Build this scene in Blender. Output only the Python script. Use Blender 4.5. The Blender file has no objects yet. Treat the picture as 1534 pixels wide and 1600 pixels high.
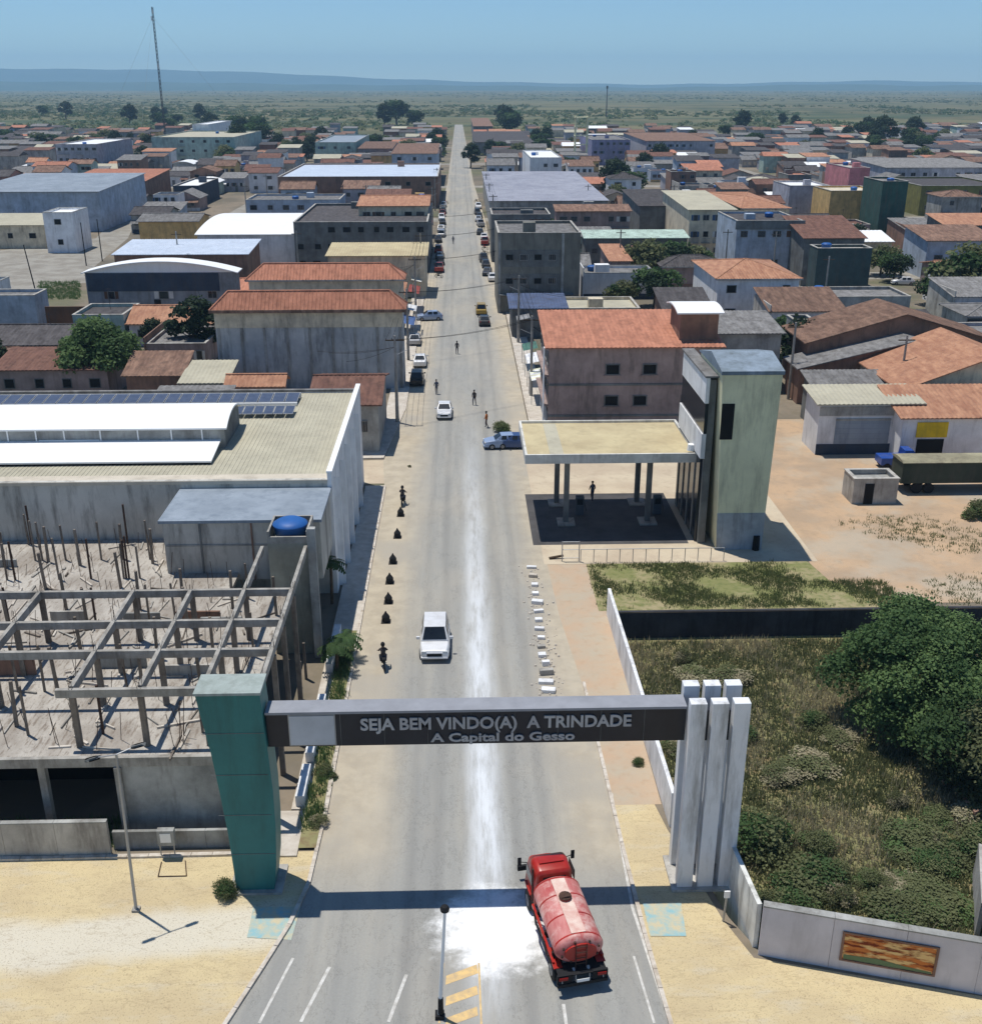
import bpy, math, random
import numpy as np
from mathutils import Vector
from mathutils.geometry import tessellate_polygon
random.seed(7); RNG = np.random.default_rng(7)
sc = bpy.context.scene
COL = sc.collection
R = math.radians

# ------------------------------------------------------------------ camera, sky, sun, exposure
F_PX, CAM_H, HZ, VX = 1680.0, 34.0, 132.0, 715.0     # focal length in photo pixels, camera height in metres
PITCH = math.atan((800-HZ)/F_PX); YAW = math.atan((767-VX)/(F_PX/math.cos(PITCH)))
cam = bpy.data.cameras.new("camera"); camo = bpy.data.objects.new("camera", cam); COL.objects.link(camo)
camo.location = (0, 0, CAM_H); camo.rotation_euler = (math.pi/2-PITCH, 0, -YAW)
cam.sensor_fit = 'HORIZONTAL'; cam.sensor_width = 36; cam.lens = F_PX/1534*36
cam.clip_start = 0.5; cam.clip_end = 40000
sc.camera = camo
SUN = Vector((-0.20, 0.16, 1.0)).normalized()          # direction towards the sun
w = bpy.data.worlds.new("World"); sc.world = w; w.use_nodes = True
nt = w.node_tree; bg = nt.nodes["Background"]
sky = nt.nodes.new("ShaderNodeTexSky"); sky.sky_type = 'NISHITA'; sky.sun_disc = False
sky.sun_elevation = math.asin(SUN.z); sky.sun_rotation = math.atan2(SUN.x, SUN.y)
sky.altitude = 1800; sky.air_density = 1.0; sky.dust_density = 0.0; sky.ozone_density = 5.0
wb_ = nt.nodes.new("ShaderNodeMix"); wb_.data_type = 'RGBA'; wb_.blend_type = 'MULTIPLY'; wb_.inputs[0].default_value = 1; wb_.inputs[7].default_value = (0.80, 0.94, 1.0, 1)   # white balance, uniform over the whole sky
nt.links.new(sky.outputs[0], wb_.inputs[6]); nt.links.new(wb_.outputs[2], bg.inputs[0]); bg.inputs[1].default_value = 0.108
sl = bpy.data.lights.new("sun", 'SUN'); sl.energy = 4.2; sl.angle = R(0.5); sl.color = (1.0, 0.965, 0.90)
so = bpy.data.objects.new("sun", sl); COL.objects.link(so); so.rotation_euler = (-SUN).to_track_quat('-Z', 'Y').to_euler()
sc.view_settings.view_transform = 'Standard'; sc.view_settings.look = 'None'
sc.view_settings.exposure = 0.0; sc.view_settings.gamma = 1.0; sc.view_settings.use_curve_mapping = False
sc.cycles.volume_step_rate = 1.0; sc.cycles.max_bounces = 10; sc.cycles.diffuse_bounces = 3; sc.cycles.volume_bounces = 10
sc.cycles.use_denoising = True

# ------------------------------------------------------------------ surveying helper: photo pixel -> metres on the site
def _rot(v):
    c, s = math.cos(YAW), math.sin(YAW); return Vector((v[0]*c+v[1]*s, -v[0]*s+v[1]*c, v[2]))
_R = _rot((1, 0, 0)); _U = _rot((0, math.sin(PITCH), math.cos(PITCH))); _W = _rot((0, math.cos(PITCH), -math.sin(PITCH)))
def ray(px, py): return _W*F_PX + _R*(px-767) + _U*(800-py)
def G(px, py, z=0.0):
    d = ray(px, py); t = (z-CAM_H)/d.z; return (d.x*t, d.y*t)
def V(px, py, Y):
    d = ray(px, py); t = Y/d.y; return (d.x*t, CAM_H+d.z*t)

# ------------------------------------------------------------------ materials
def S(r, g, b):
    f = lambda c: (c/255/12.92) if c/255 <= 0.04045 else ((c/255+0.055)/1.055)**2.4
    return (f(r), f(g), f(b), 1.0)
MATS = {}
def mat(name, c, c2=None, rough=0.85, scale=0.6, stretch=(1, 1, 1), bump=0.0, bscale=None, metal=0.0, spec=0.3, dirt=None, dirt_amt=0.5, wave=None, rnd=0.0, lo=0.35, hi=0.65):
    """two-tone noise material; dirt = streaky third colour; wave=(axis,scale) fine ribs as relief"""
    m = bpy.data.materials.new(name); m.use_nodes = True; n = m.node_tree; N = n.nodes; L = n.links
    b = N["Principled BSDF"]; b.inputs["Roughness"].default_value = rough; b.inputs["Metallic"].default_value = metal
    b.inputs["Specular IOR Level"].default_value = spec
    geo = N.new("ShaderNodeNewGeometry")
    mp = N.new("ShaderNodeMapping"); mp.inputs["Scale"].default_value = stretch; L.new(geo.outputs["Position"], mp.inputs[0])
    no = N.new("ShaderNodeTexNoise"); no.inputs["Scale"].default_value = scale; no.inputs["Detail"].default_value = 8; no.inputs["Roughness"].default_value = 0.65
    L.new(mp.outputs[0], no.inputs["Vector"])
    c2 = c2 or tuple(x*0.8 for x in c[:3])+(1,)
    mr = N.new("ShaderNodeMapRange"); mr.inputs[1].default_value = lo; mr.inputs[2].default_value = hi; L.new(no.outputs[0], mr.inputs[0])
    mx = N.new("ShaderNodeMix"); mx.data_type = 'RGBA'; mx.inputs[6].default_value = c; mx.inputs[7].default_value = c2; L.new(mr.outputs[0], mx.inputs[0])
    col = mx.outputs[2]
    if dirt:
        mp2 = N.new("ShaderNodeMapping"); mp2.inputs["Scale"].default_value = (1.3, 1.3, 0.22); L.new(geo.outputs["Position"], mp2.inputs[0])
        n2 = N.new("ShaderNodeTexNoise"); n2.inputs["Scale"].default_value = 0.9; n2.inputs["Detail"].default_value = 9; n2.inputs["Roughness"].default_value = 0.7; L.new(mp2.outputs[0], n2.inputs["Vector"])
        m2 = N.new("ShaderNodeMapRange"); m2.inputs[1].default_value = 0.48; m2.inputs[2].default_value = 0.68; m2.inputs[4].default_value = dirt_amt; L.new(n2.outputs[0], m2.inputs[0])
        x2 = N.new("ShaderNodeMix"); x2.data_type = 'RGBA'; x2.inputs[7].default_value = dirt; L.new(col, x2.inputs[6]); L.new(m2.outputs[0], x2.inputs[0]); col = x2.outputs[2]
    if rnd:
        oi = N.new("ShaderNodeObjectInfo"); hs = N.new("ShaderNodeHueSaturation")
        m3 = N.new("ShaderNodeMapRange"); m3.inputs[3].default_value = 1-rnd; m3.inputs[4].default_value = 1+rnd; L.new(oi.outputs["Random"], m3.inputs[0])
        L.new(m3.outputs[0], hs.inputs["Value"]); L.new(col, hs.inputs["Color"]); col = hs.outputs[0]
    L.new(col, b.inputs["Base Color"])
    h = None
    if bump:
        n4 = N.new("ShaderNodeTexNoise"); n4.inputs["Scale"].default_value = bscale or scale*6; n4.inputs["Detail"].default_value = 6; L.new(geo.outputs["Position"], n4.inputs["Vector"]); h = n4.outputs[0]
    if wave:
        wv = N.new("ShaderNodeTexWave"); wv.bands_direction = wave[0]; wv.inputs["Scale"].default_value = wave[1]; L.new(geo.outputs["Position"], wv.inputs["Vector"]); h = wv.outputs["Fac"]
    if h:
        bp = N.new("ShaderNodeBump"); bp.inputs["Strength"].default_value = bump or 0.5; bp.inputs["Distance"].default_value = 0.06; L.new(h, bp.inputs["Height"]); L.new(bp.outputs[0], b.inputs["Normal"])
    MATS[name] = m; return m
DARKD = S(88, 80, 72)
def plaster(name, r, g, b, amt=0.55, k=0.82):
    q = lambda c: min(238, c*1.14+14)
    r, g, b = q(r), q(g), q(b)
    return mat(name, S(r, g, b), S(int(r*k), int(g*k), int(b*k)), rough=0.9, scale=0.5, bump=0.15, bscale=3, dirt=DARKD, dirt_amt=amt, rnd=0.06)
W_WHITE = plaster("white_plaster", 208, 210, 212, 0.3, 0.9)
W_BLUE = plaster("pale_blue_plaster", 150, 160, 172, 0.35)
W_DBLUE = plaster("deep_blue_paint", 44, 54, 68, 0.4)
W_GREY = plaster("grey_render", 140, 140, 136, 0.6, 0.75)
W_DGREY = plaster("dark_grey_render", 98, 100, 98, 0.6, 0.75)
W_BEIGE = plaster("beige_plaster", 188, 176, 152, 0.5)
W_PINK = plaster("dusty_pink_plaster", 138, 120, 114, 0.55)
W_OCHRE = plaster("ochre_plaster", 190, 156, 98, 0.45)
W_YEL = plaster("yellow_paint", 205, 165, 30, 0.3)
W_OLIVE = plaster("cream_plaster", 205, 192, 158, 0.4, 0.93)
W_GREEN = plaster("pale_green_plaster", 150, 168, 156, 0.45)
W_TEAL = mat("green_cladding_panel", S(52, 122, 120), S(42, 106, 106), rough=0.5, scale=0.3, dirt=S(40, 84, 80), dirt_amt=0.6)
W_BRICK = plaster("raw_brick", 124, 94, 78, 0.6)
W_LILAC = plaster("lilac_plaster", 148, 147, 154, 0.45)
W_SALMON = plaster("salmon_plaster", 196, 120, 100, 0.4)
W_CONC = plaster("bare_concrete", 158, 154, 146, 0.65, 0.8)
W_SIGN = mat("black_sign_panel", S(44, 44, 50), S(36, 36, 42), rough=0.45, scale=1)
COLS = mat("white_column_cladding", S(234, 234, 234), S(220, 222, 224), rough=0.45, scale=0.5, dirt=S(140, 138, 132), dirt_amt=0.7)
TERRA = mat("terracotta_tiles", S(192, 132, 106), S(160, 108, 86), rough=0.9, scale=0.9, stretch=(1.6, .45, 1), bump=0.5, bscale=8, dirt=S(110, 74, 58), dirt_amt=0.5, rnd=0.12)
TERRA_OLD = mat("weathered_clay_tiles", S(146, 116, 98), S(104, 80, 68), rough=0.95, scale=0.9, stretch=(1.6, .45, 1), bump=0.6, bscale=8, dirt=S(82, 66, 56), dirt_amt=0.75, rnd=0.15)
TERRA_P = mat("pale_orange_tiles", S(188, 142, 112), S(156, 110, 86), rough=0.9, scale=0.9, stretch=(1.6, .45, 1), bump=0.5, bscale=8, dirt=S(140, 100, 80), dirt_amt=0.75)
TERRA_B = mat("brown_tiles", S(128, 94, 80), S(104, 74, 64), rough=0.95, scale=0.9, stretch=(1.6, .45, 1), bump=0.5, bscale=8, dirt=S(70, 52, 46), dirt_amt=0.75)
R_GREY = mat("grey_fibre_cement", S(138, 136, 134), S(108, 106, 104), rough=0.95, scale=0.9, stretch=(1.6, .45, 1), bump=0.3, bscale=5, dirt=S(76, 72, 68), dirt_amt=0.75, rnd=0.15)
R_DARK = mat("dark_fibre_cement", S(92, 88, 88), S(70, 66, 66), rough=0.95, scale=0.9, stretch=(1.6, .45, 1), bump=0.3, bscale=5, dirt=S(52, 48, 46), dirt_amt=0.75, rnd=0.15)
R_WHITE = mat("white_metal_roof", S(244, 244, 242), S(236, 236, 234), rough=0.5, scale=0.3, dirt=S(210, 206, 200), dirt_amt=0.25)
R_SKY = mat("pale_blue_metal_roof", S(205, 214, 226), S(190, 200, 214), rough=0.45, scale=0.3, dirt=S(150, 156, 164), dirt_amt=0.4)
R_BLUEG = mat("blue_grey_roof", S(150, 160, 170), S(128, 138, 148), rough=0.7, scale=0.25, dirt=S(96, 108, 120), dirt_amt=0.5)
R_TAN = mat("tan_metal_roof", S(198, 184, 146), S(176, 160, 126), rough=0.8, scale=0.25, dirt=S(130, 116, 92), dirt_amt=0.3)
R_CREAM = mat("cream_roof_sheet", S(186, 180, 158), S(170, 164, 144), rough=0.8, scale=0.25, dirt=S(128, 122, 108), dirt_amt=0.3)
GLASS = mat("dark_window_glass", S(36, 42, 48), S(26, 30, 36), rough=0.15, spec=0.5)
FRAME = mat("window_frame_paint", S(150, 148, 144), rough=0.6)
DARK = mat("dark_opening", S(26, 24, 24), S(20, 18, 18), rough=0.9)
CONC = mat("concrete_beam", S(174, 170, 162), S(142, 138, 130), rough=0.95, scale=1.2, bump=0.4, bscale=9, dirt=S(84, 76, 68), dirt_amt=0.6)
COLUMN = mat("stained_concrete_column", S(142, 132, 120), S(112, 102, 92), rough=0.95, scale=1.5, bump=0.4, bscale=9, dirt=S(60, 50, 42), dirt_amt=0.7)
STEEL = mat("galvanised_steel", S(168, 170, 172), rough=0.45, metal=0.4)
RUST = mat("rusty_rebar", S(86, 64, 52), S(60, 46, 40), rough=0.9, scale=4)
BLACK = mat("black_rubber", S(30, 30, 32), rough=0.8)
BLUEP = mat("blue_plastic_tank", S(40, 98, 168), S(34, 84, 146), rough=0.5)
RIM = mat("wheel_rim", S(150, 150, 152), rough=0.4, metal=0.6)
LAMPR = mat("red_tail_lamp", S(150, 20, 18), rough=0.3)
LAMPW = mat("clear_head_lamp", S(220, 222, 220), rough=0.15)
CHROME = mat("chrome_trim", S(190, 192, 194), rough=0.25, metal=0.8)
SOLAR = mat("solar_cells", S(84, 92, 110), S(70, 78, 96), rough=0.2, scale=2)
LETTER = mat("metal_letters", S(180, 180, 180), S(150, 150, 152), rough=0.4)
BARK = mat("bark", S(98, 82, 66), S(70, 58, 46), rough=0.95, scale=3, bump=0.6)
KERB = mat("whitewashed_kerb", S(212, 204, 192), S(180, 168, 152), rough=0.9, scale=2.5, dirt=S(140, 120, 100), dirt_amt=0.5)
SIDEW = mat("pale_concrete_paving", S(204, 196, 184), S(182, 172, 158), rough=0.9, scale=1.2, bump=0.2, bscale=6, dirt=S(150, 136, 120), dirt_amt=0.4)
LINEW = mat("worn_white_paint", S(214, 212, 206), S(176, 172, 164), rough=0.8, scale=3)
LINEY = mat("worn_yellow_paint", S(226, 192, 130), S(190, 166, 130), rough=0.8, scale=3)
CYAN = mat("worn_blue_paint", S(142, 180, 184), S(196, 184, 152), rough=0.9, scale=1.6, lo=0.38, hi=0.6)
def leafmat(name, a, b, rough=0.7):
    m = mat(name, a, b, rough=rough, scale=1.1, spec=0.2, rnd=0.18, lo=0.3, hi=0.7)
    N, L = m.node_tree.nodes, m.node_tree.links; bs = N["Principled BSDF"]; tr = N.new("ShaderNodeBsdfTranslucent"); ms = N.new("ShaderNodeMixShader"); ms.inputs[0].default_value = .38
    L.new(bs.inputs["Base Color"].links[0].from_socket, tr.inputs[0]); L.new(bs.outputs[0], ms.inputs[1]); L.new(tr.outputs[0], ms.inputs[2]); L.new(ms.outputs[0], N["Material Output"].inputs[0])
    return m
LEAF = leafmat("leaf_green", (0.085, 0.145, 0.05, 1), (0.05, 0.095, 0.034, 1))
LEAF_B = leafmat("bright_leaf_green", (0.15, 0.225, 0.08, 1), (0.10, 0.165, 0.06, 1))
LEAF_D = leafmat("dark_leaf_green", (0.042, 0.07, 0.034, 1), (0.026, 0.046, 0.024, 1))
LEAF_Y = leafmat("olive_leaf", (0.19, 0.205, 0.095, 1), (0.13, 0.15, 0.068, 1))
DRY = leafmat("dry_grass_blades", (0.46, 0.40, 0.27, 1), (0.32, 0.30, 0.18, 1))
GRASS = leafmat("green_grass_blades", (0.11, 0.155, 0.05, 1), (0.16, 0.165, 0.075, 1))

# ------------------------------------------------------------------ mesh building
class MB:
    def __init__(s): s.v = []; s.f = []; s.m = []
    def box(s, x0, x1, y0, y1, z0, z1, mi=0):
        b = len(s.v); s.v += [(x0,y0,z0),(x1,y0,z0),(x1,y1,z0),(x0,y1,z0),(x0,y0,z1),(x1,y0,z1),(x1,y1,z1),(x0,y1,z1)]
        for q in ((0,3,2,1),(4,5,6,7),(0,1,5,4),(1,2,6,5),(2,3,7,6),(3,0,4,7)): s.f.append([b+i for i in q]); s.m.append(mi)
        return s
    def face(s, pts, mi=0):
        b = len(s.v); s.v += [tuple(p) for p in pts]; s.f.append(list(range(b, b+len(pts)))); s.m.append(mi); return s
    def prism(s, poly, axis, a, b_, mi=0):
        """poly in the two other axes (axis x: (y,z); y: (x,z); z: (x,y)) swept from a to b_"""
        n = len(poly); b = len(s.v)
        for t in (a, b_):
            for p, q in poly: s.v.append({'x': (t, p, q), 'y': (p, t, q), 'z': (p, q, t)}[axis])
        s.f.append([b+i for i in range(n)]); s.m.append(mi); s.f.append([b+n+i for i in reversed(range(n))]); s.m.append(mi)
        for i in range(n):
            j = (i+1) % n; s.f.append([b+j, b+i, b+n+i, b+n+j]); s.m.append(mi)
        return s
    def bar(s, p, q, r0, r1=None, n=6, mi=0):
        r1 = r0 if r1 is None else r1
        p = Vector(p); q = Vector(q); d = (q-p).normalized(); u = d.cross(Vector((0, 0, 1)) if abs(d.z) < .9 else Vector((1, 0, 0))).normalized(); v = d.cross(u)
        b = len(s.v)
        for c, r in ((p, r0), (q, r1)):
            for i in range(n):
                a = 2*math.pi*(i+.5)/n; s.v.append(tuple(c+u*(r*math.cos(a))+v*(r*math.sin(a))))
        s.f.append([b+i for i in range(n)]); s.m.append(mi); s.f.append([b+n+i for i in reversed(range(n))]); s.m.append(mi)
        for i in range(n):
            j = (i+1) % n; s.f.append([b+j, b+i, b+n+i, b+n+j]); s.m.append(mi)
        return s
    def loft(s, rings, mi=0, cap=True):
        n = len(rings[0]); b = len(s.v)
        for r in rings: s.v += [tuple(p) for p in r]
        for k in range(len(rings)-1):
            for i in range(n):
                j = (i+1) % n; s.f.append([b+k*n+i, b+k*n+j, b+(k+1)*n+j, b+(k+1)*n+i]); s.m.append(mi)
        if cap:
            s.f.append([b+i for i in reversed(range(n))]); s.m.append(mi); s.f.append([b+(len(rings)-1)*n+i for i in range(n)]); s.m.append(mi)
        return s
    def mesh(s, name, mats, smooth=False, off=None):
        me = bpy.data.meshes.new(name)
        v = s.v if off is None else [(a[0]-off[0], a[1]-off[1], a[2]-off[2]) for a in s.v]
        me.from_pydata(v, [], s.f)
        for m in (mats if isinstance(mats, (list, tuple)) else [mats]): me.materials.append(m)
        me.polygons.foreach_set("material_index", s.m)
        if smooth: me.polygons.foreach_set("use_smooth", [True]*len(s.f))
        me.update(); return me
    def build(s, name, mats, parent=None, smooth=False, bevel=0, off='auto'):
        o_ = OFF.get(parent.name) if (parent and off == 'auto') else None
        me = s.mesh(name, mats, smooth, o_)
        o = bpy.data.objects.new(name, me); COL.objects.link(o)
        if parent: o.parent = parent
        if o_: OFF[o.name] = o_
        if bevel:
            md = o.modifiers.new("bevel", 'BEVEL'); md.width = bevel; md.segments = 2; md.limit_method = 'ANGLE'
        return o
OFF = {}
def tag(o, label=None, cat=None, group=None, kind=None):
    if label: o["label"] = label
    if cat: o["category"] = cat
    if group: o["group"] = group
    if kind: o["kind"] = kind
    return o
def thing(name, label, cat, loc=(0, 0, 0), rz=0, group=None, off=True):
    o = bpy.data.objects.new(name, None); COL.objects.link(o); o.location = loc; o.rotation_euler = (0, 0, rz); o.empty_display_size = 0.3
    if off and rz == 0: OFF[o.name] = tuple(loc)
    return tag(o, label, cat, group)
def inst(name, me, parent=None, loc=(0, 0, 0), rot=(0, 0, 0), scl=(1, 1, 1)):
    o = bpy.data.objects.new(name, me); COL.objects.link(o)
    if parent: o.parent = parent
    o.location = loc; o.rotation_euler = rot; o.scale = scl; return o
def copy_tree(o, parent=None):
    c = o.copy(); COL.objects.link(c)
    if parent: c.parent = parent
    for ch in list(o.children): copy_tree(ch, c)
    return c
def sheet(name, pts, z, m, kind='structure', hole=None, label=None):
    polys = [[Vector((x, y, 0)) for x, y in pts]] + ([[Vector((x, y, 0)) for x, y in hole]] if hole else [])
    flat = [p for q in polys for p in q]; tr = tessellate_polygon(polys)
    me = bpy.data.meshes.new(name); fs = []
    for t in tr:
        a, b, c = (flat[i] for i in t)
        fs.append(t if (b-a).cross(c-a).z > 0 else t[::-1])
    me.from_pydata([(p.x, p.y, z) for p in flat], [], fs); me.materials.append(m); me.update()
    o = bpy.data.objects.new(name, me); COL.objects.link(o); o["kind"] = kind
    if label: o["label"] = label
    return o
def raised(name, pts, z0, z1, m, parent=None, kind=None):
    mb = MB(); mb.prism(pts, 'z', z0, z1); o = mb.build(name, m, parent)
    if kind: o["kind"] = kind
    return o

# ------------------------------------------------------------------ windows, doors (unit meshes, scaled per opening)
def window_mesh(name, mull, fm, gm=None):
    mb = MB(); t = 0.07
    mb.box(-.5, .5, -.07, .0, .5-t, .5).box(-.5, .5, -.10, .0, -.5, -.5+t).box(-.5, -.5+t, -.07, 0, -.5+t, .5-t).box(.5-t, .5, -.07, 0, -.5+t, .5-t)
    for k in range(mull): x = -.5+(k+1)/(mull+1); mb.box(x-.02, x+.02, -.055, 0, -.5+t, .5-t)
    mb.face([(-.44, -.02, -.44), (.44, -.02, -.44), (.44, -.02, .44), (-.44, -.02, .44)], 1)
    return mb.mesh(name, [fm, gm or GLASS])
WIN1 = window_mesh("window", 1, FRAME); WIN2 = window_mesh("window_wide", 3, FRAME)
WIND = window_mesh("window_dark", 0, W_DGREY, DARK)
def shuttered(m):
    mb = MB().box(-.5, .5, -.10, 0, .44, .5).box(-.6, .6, -.16, 0, -.56, -.5).box(-.5, -.44, -.06, 0, -.5, .44).box(.44, .5, -.06, 0, -.5, .44)
    mb.face([(-.44, -.02, -.5), (.44, -.02, -.5), (.44, -.02, .44), (-.44, -.02, .44)], 1); mb.box(-.95, -.52, -.05, 0, -.5, .46, 2).box(.52, .95, -.05, 0, -.5, .46, 2)
    for k in range(6): mb.box(-.92, -.55, -.062, -.051, -.42+k*.14, -.36+k*.14, 2).box(.55, .92, -.062, -.051, -.42+k*.14, -.36+k*.14, 2)
    return mb.mesh("window_shuttered", [FRAME, GLASS, m])
WINS = [shuttered(mat("shutter_brown", S(110, 74, 52), rough=.7)), shuttered(mat("shutter_blue", S(70, 96, 130), rough=.7)), shuttered(mat("shutter_white", S(214, 212, 206), rough=.7))]
_b = MB().box(-.5, .5, -1.0, 0, -.06, .0)
for _k in range(9): _b.box(-.5+_k*.1225, -.48+_k*.1225, -.98, -.95, 0, .95, 1)
_b.box(-.5, .5, -1.0, -.94, .95, 1.0, 1)
BALC = _b.mesh("balcony", [W_GREY, FRAME])
GRIL = MB()
for _k in range(8): GRIL.box(-.5+_k*.14, -.475+_k*.14, -.14, -.11, -.5, .5)
GRIL.box(-.5, .5, -.14, -.0, .46, .5).box(-.5, .5, -.14, 0, -.5, -.46); GRIL.face([(-.48, -.02, -.48), (.48, -.02, -.48), (.48, -.02, .48), (-.48, -.02, .48)], 1); GRIL = GRIL.mesh("window_grille", [FRAME, GLASS])
DOORM = MB().box(-.5, .5, -.08, 0, .44, .5).box(-.5, -.42, -.08, 0, -.5, .44).box(.42, .5, -.08, 0, -.5, .44).box(-.42, .42, -.03, 0, -.5, .44, 1).mesh("door", [FRAME, W_DGREY])
SHUTM = MB().box(-.5, .5, -.10, 0, .42, .5)
for _k in range(9): SHUTM.box(-.5, .5, -.03-.02*(_k % 2), 0, -.5+_k*.102, -.5+(_k+1)*.102, 1)
SHUTM = SHUTM.mesh("roller_shutter", [W_GREY, R_BLUEG])

HAZE = 1.15e-4
OCC = []    # footprints already built on: (x0,x1,y0,y1)
# ------------------------------------------------------------------ road / ground materials
def nodes_of(m): return m.node_tree.nodes, m.node_tree.links
def ground_mat(name, build):
    m = bpy.data.materials.new(name); m.use_nodes = True; N, L = nodes_of(m)
    b = N["Principled BSDF"]; b.inputs["Roughness"].default_value = 0.95; b.inputs["Specular IOR Level"].default_value = 0.15
    geo = N.new("ShaderNodeNewGeometry"); sep = N.new("ShaderNodeSeparateXYZ"); L.new(geo.outputs["Position"], sep.inputs[0])
    def noise(scale, stretch=(1, 1, 1), det=8, ro=0.6):
        mp = N.new("ShaderNodeMapping"); mp.inputs["Scale"].default_value = stretch; L.new(geo.outputs["Position"], mp.inputs[0])
        n = N.new("ShaderNodeTexNoise"); n.inputs["Scale"].default_value = scale; n.inputs["Detail"].default_value = det; n.inputs["Roughness"].default_value = ro
        L.new(mp.outputs[0], n.inputs["Vector"]); return n.outputs[0]
    def rng(x, a, b2, c=0.0, d=1.0, smooth=True):
        r = N.new("ShaderNodeMapRange"); r.interpolation_type = 'SMOOTHSTEP' if smooth else 'LINEAR'
        r.inputs[1].default_value = a; r.inputs[2].default_value = b2; r.inputs[3].default_value = c; r.inputs[4].default_value = d
        L.new(x, r.inputs[0]); return r.outputs[0]
    def mth(op, a, b2=None):
        n = N.new("ShaderNodeMath"); n.operation = op
        for i, q in enumerate((a, b2)):
            if q is None: continue
            if isinstance(q, (int, float)): n.inputs[i].default_value = q
            else: L.new(q, n.inputs[i])
        return n.outputs[0]
    def mix(f, a, b2):
        x = N.new("ShaderNodeMix"); x.data_type = 'RGBA'
        for i, q in ((0, f), (6, a), (7, b2)):
            if isinstance(q, (int, float)): x.inputs[i].default_value = q
            elif isinstance(q, tuple): x.inputs[i].default_value = q
            else: L.new(q, x.inputs[i])
        return x.outputs[2]
    col, h = build(sep.outputs[0], sep.outputs[1], noise, rng, mth, mix)
    L.new(col, b.inputs["Base Color"])
    bp = N.new("ShaderNodeBump"); bp.inputs["Strength"].default_value = 0.35; bp.inputs["Distance"].default_value = 0.05; L.new(h, bp.inputs["Height"]); L.new(bp.outputs[0], b.inputs["Normal"])
    return m
def _road(x, y, noise, rng, mth, mix):
    big = noise(0.35, (1, 0.12, 1)); fine = noise(9, (1, 1, 1)); st = noise(1.3, (1, 0.03, 1)); patch = noise(0.09, (1, .6, 1))
    asp = mix(rng(st, .30, .70), S(158, 157, 151), S(148, 147, 142))
    asp = mix(rng(fine, .3, .75, 0, .4), asp, S(136, 135, 131))
    asp = mix(rng(patch, .45, .65, 0, .45), asp, S(170, 163, 150))
    # tyre tracks, sealed patches and cracks
    for cx_ in (-2.6, -1.3, 2.5, 3.9):
        tw = mth('ABSOLUTE', mth('SUBTRACT', mth('ADD', x, mth('MULTIPLY', noise(.08, (0, 1, 0)), .5)), cx_+.25)); asp = mix(mth('MULTIPLY', rng(tw, .45, .05), .30), asp, S(122, 121, 118))
    cr = noise(.55, (1, .45, 1), 10, .72); asp = mix(mth('MULTIPLY', rng(mth('ABSOLUTE', mth('SUBTRACT', cr, .5)), .006, .0), .55), asp, S(88, 86, 82))
    asp = mix(mth('MULTIPLY', rng(noise(.22, (1, .5, 1), 2, .3), .60, .61), .12), asp, S(122, 121, 119))
    # sand drifted over the shoulders
    xs = mth('ADD', x, mth('MULTIPLY', mth('SUBTRACT', big, .5), 3.0))
    left = rng(xs, -2.4, -5.2); right = rng(xs, 3.4, 6.4)
    side = mth('MAXIMUM', left, right)
    near = rng(y, 38.0, 43.0); side = mth('MULTIPLY', side, near)
    sand = mix(rng(noise(.8), .35, .65), S(188, 176, 154), S(172, 160, 140))
    sand = mix(rng(noise(.12), .45, .66), sand, S(168, 160, 146))
    c = mix(mth('MULTIPLY', side, .92), asp, sand)
    # dust tracked along, faint everywhere beyond
    c = mix(mth('MULTIPLY', rng(noise(.5, (1, .08, 1)), .45, .7), .30), c, S(186, 178, 162))
    # spilled white gypsum along the crown of the road
    xc = mth('SUBTRACT', x, 0.95); wob = mth('MULTIPLY', mth('SUBTRACT', noise(.05, (0, 1, 0)), .5), 1.2)
    d = mth('ABSOLUTE', mth('ADD', xc, wob))
    wh = mth('MULTIPLY', rng(d, 1.35, .0), rng(y, 125, 48)); wh = mth('MULTIPLY', wh, rng(noise(1.6, (1, .12, 1), 9, .7), .3, .6, .25, 1.0))
    wh = mth('MULTIPLY', wh, rng(y, 30, 36, .0, 1.0))
    c = mix(mth('MULTIPLY', wh, .85), c, S(222, 226, 230))
    # bigger spill beside the lorry
    dx = mth('DIVIDE', mth('SUBTRACT', x, 1.35), 2.0); dy = mth('DIVIDE', mth('SUBTRACT', y, 36.6), 1.9)
    rr = mth('ADD', mth('MULTIPLY', dx, dx), mth('MULTIPLY', dy, dy)); rr = mth('ADD', rr, mth('MULTIPLY', mth('SUBTRACT', noise(.8, (1, 1.5, 1)), .5), 4.2)); rr = mth('ADD', rr, mth('MULTIPLY', mth('SUBTRACT', noise(6), .5), 1.6))
    c = mix(mth('MULTIPLY', rng(rr, 2.7, .2), .93), c, S(248, 248, 246))
    return c, fine
ROADM = ground_mat("dusty_asphalt", _road)
def _farroad(x, y, noise, rng, mth, mix):
    fine = noise(4); c = mix(rng(noise(.3), .35, .65), S(158, 154, 144), S(136, 130, 120)); c = mix(rng(fine, .4, .7, 0, .5), c, S(134, 130, 122)); return c, fine
STREETM = ground_mat("dusty_street", _farroad)
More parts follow.
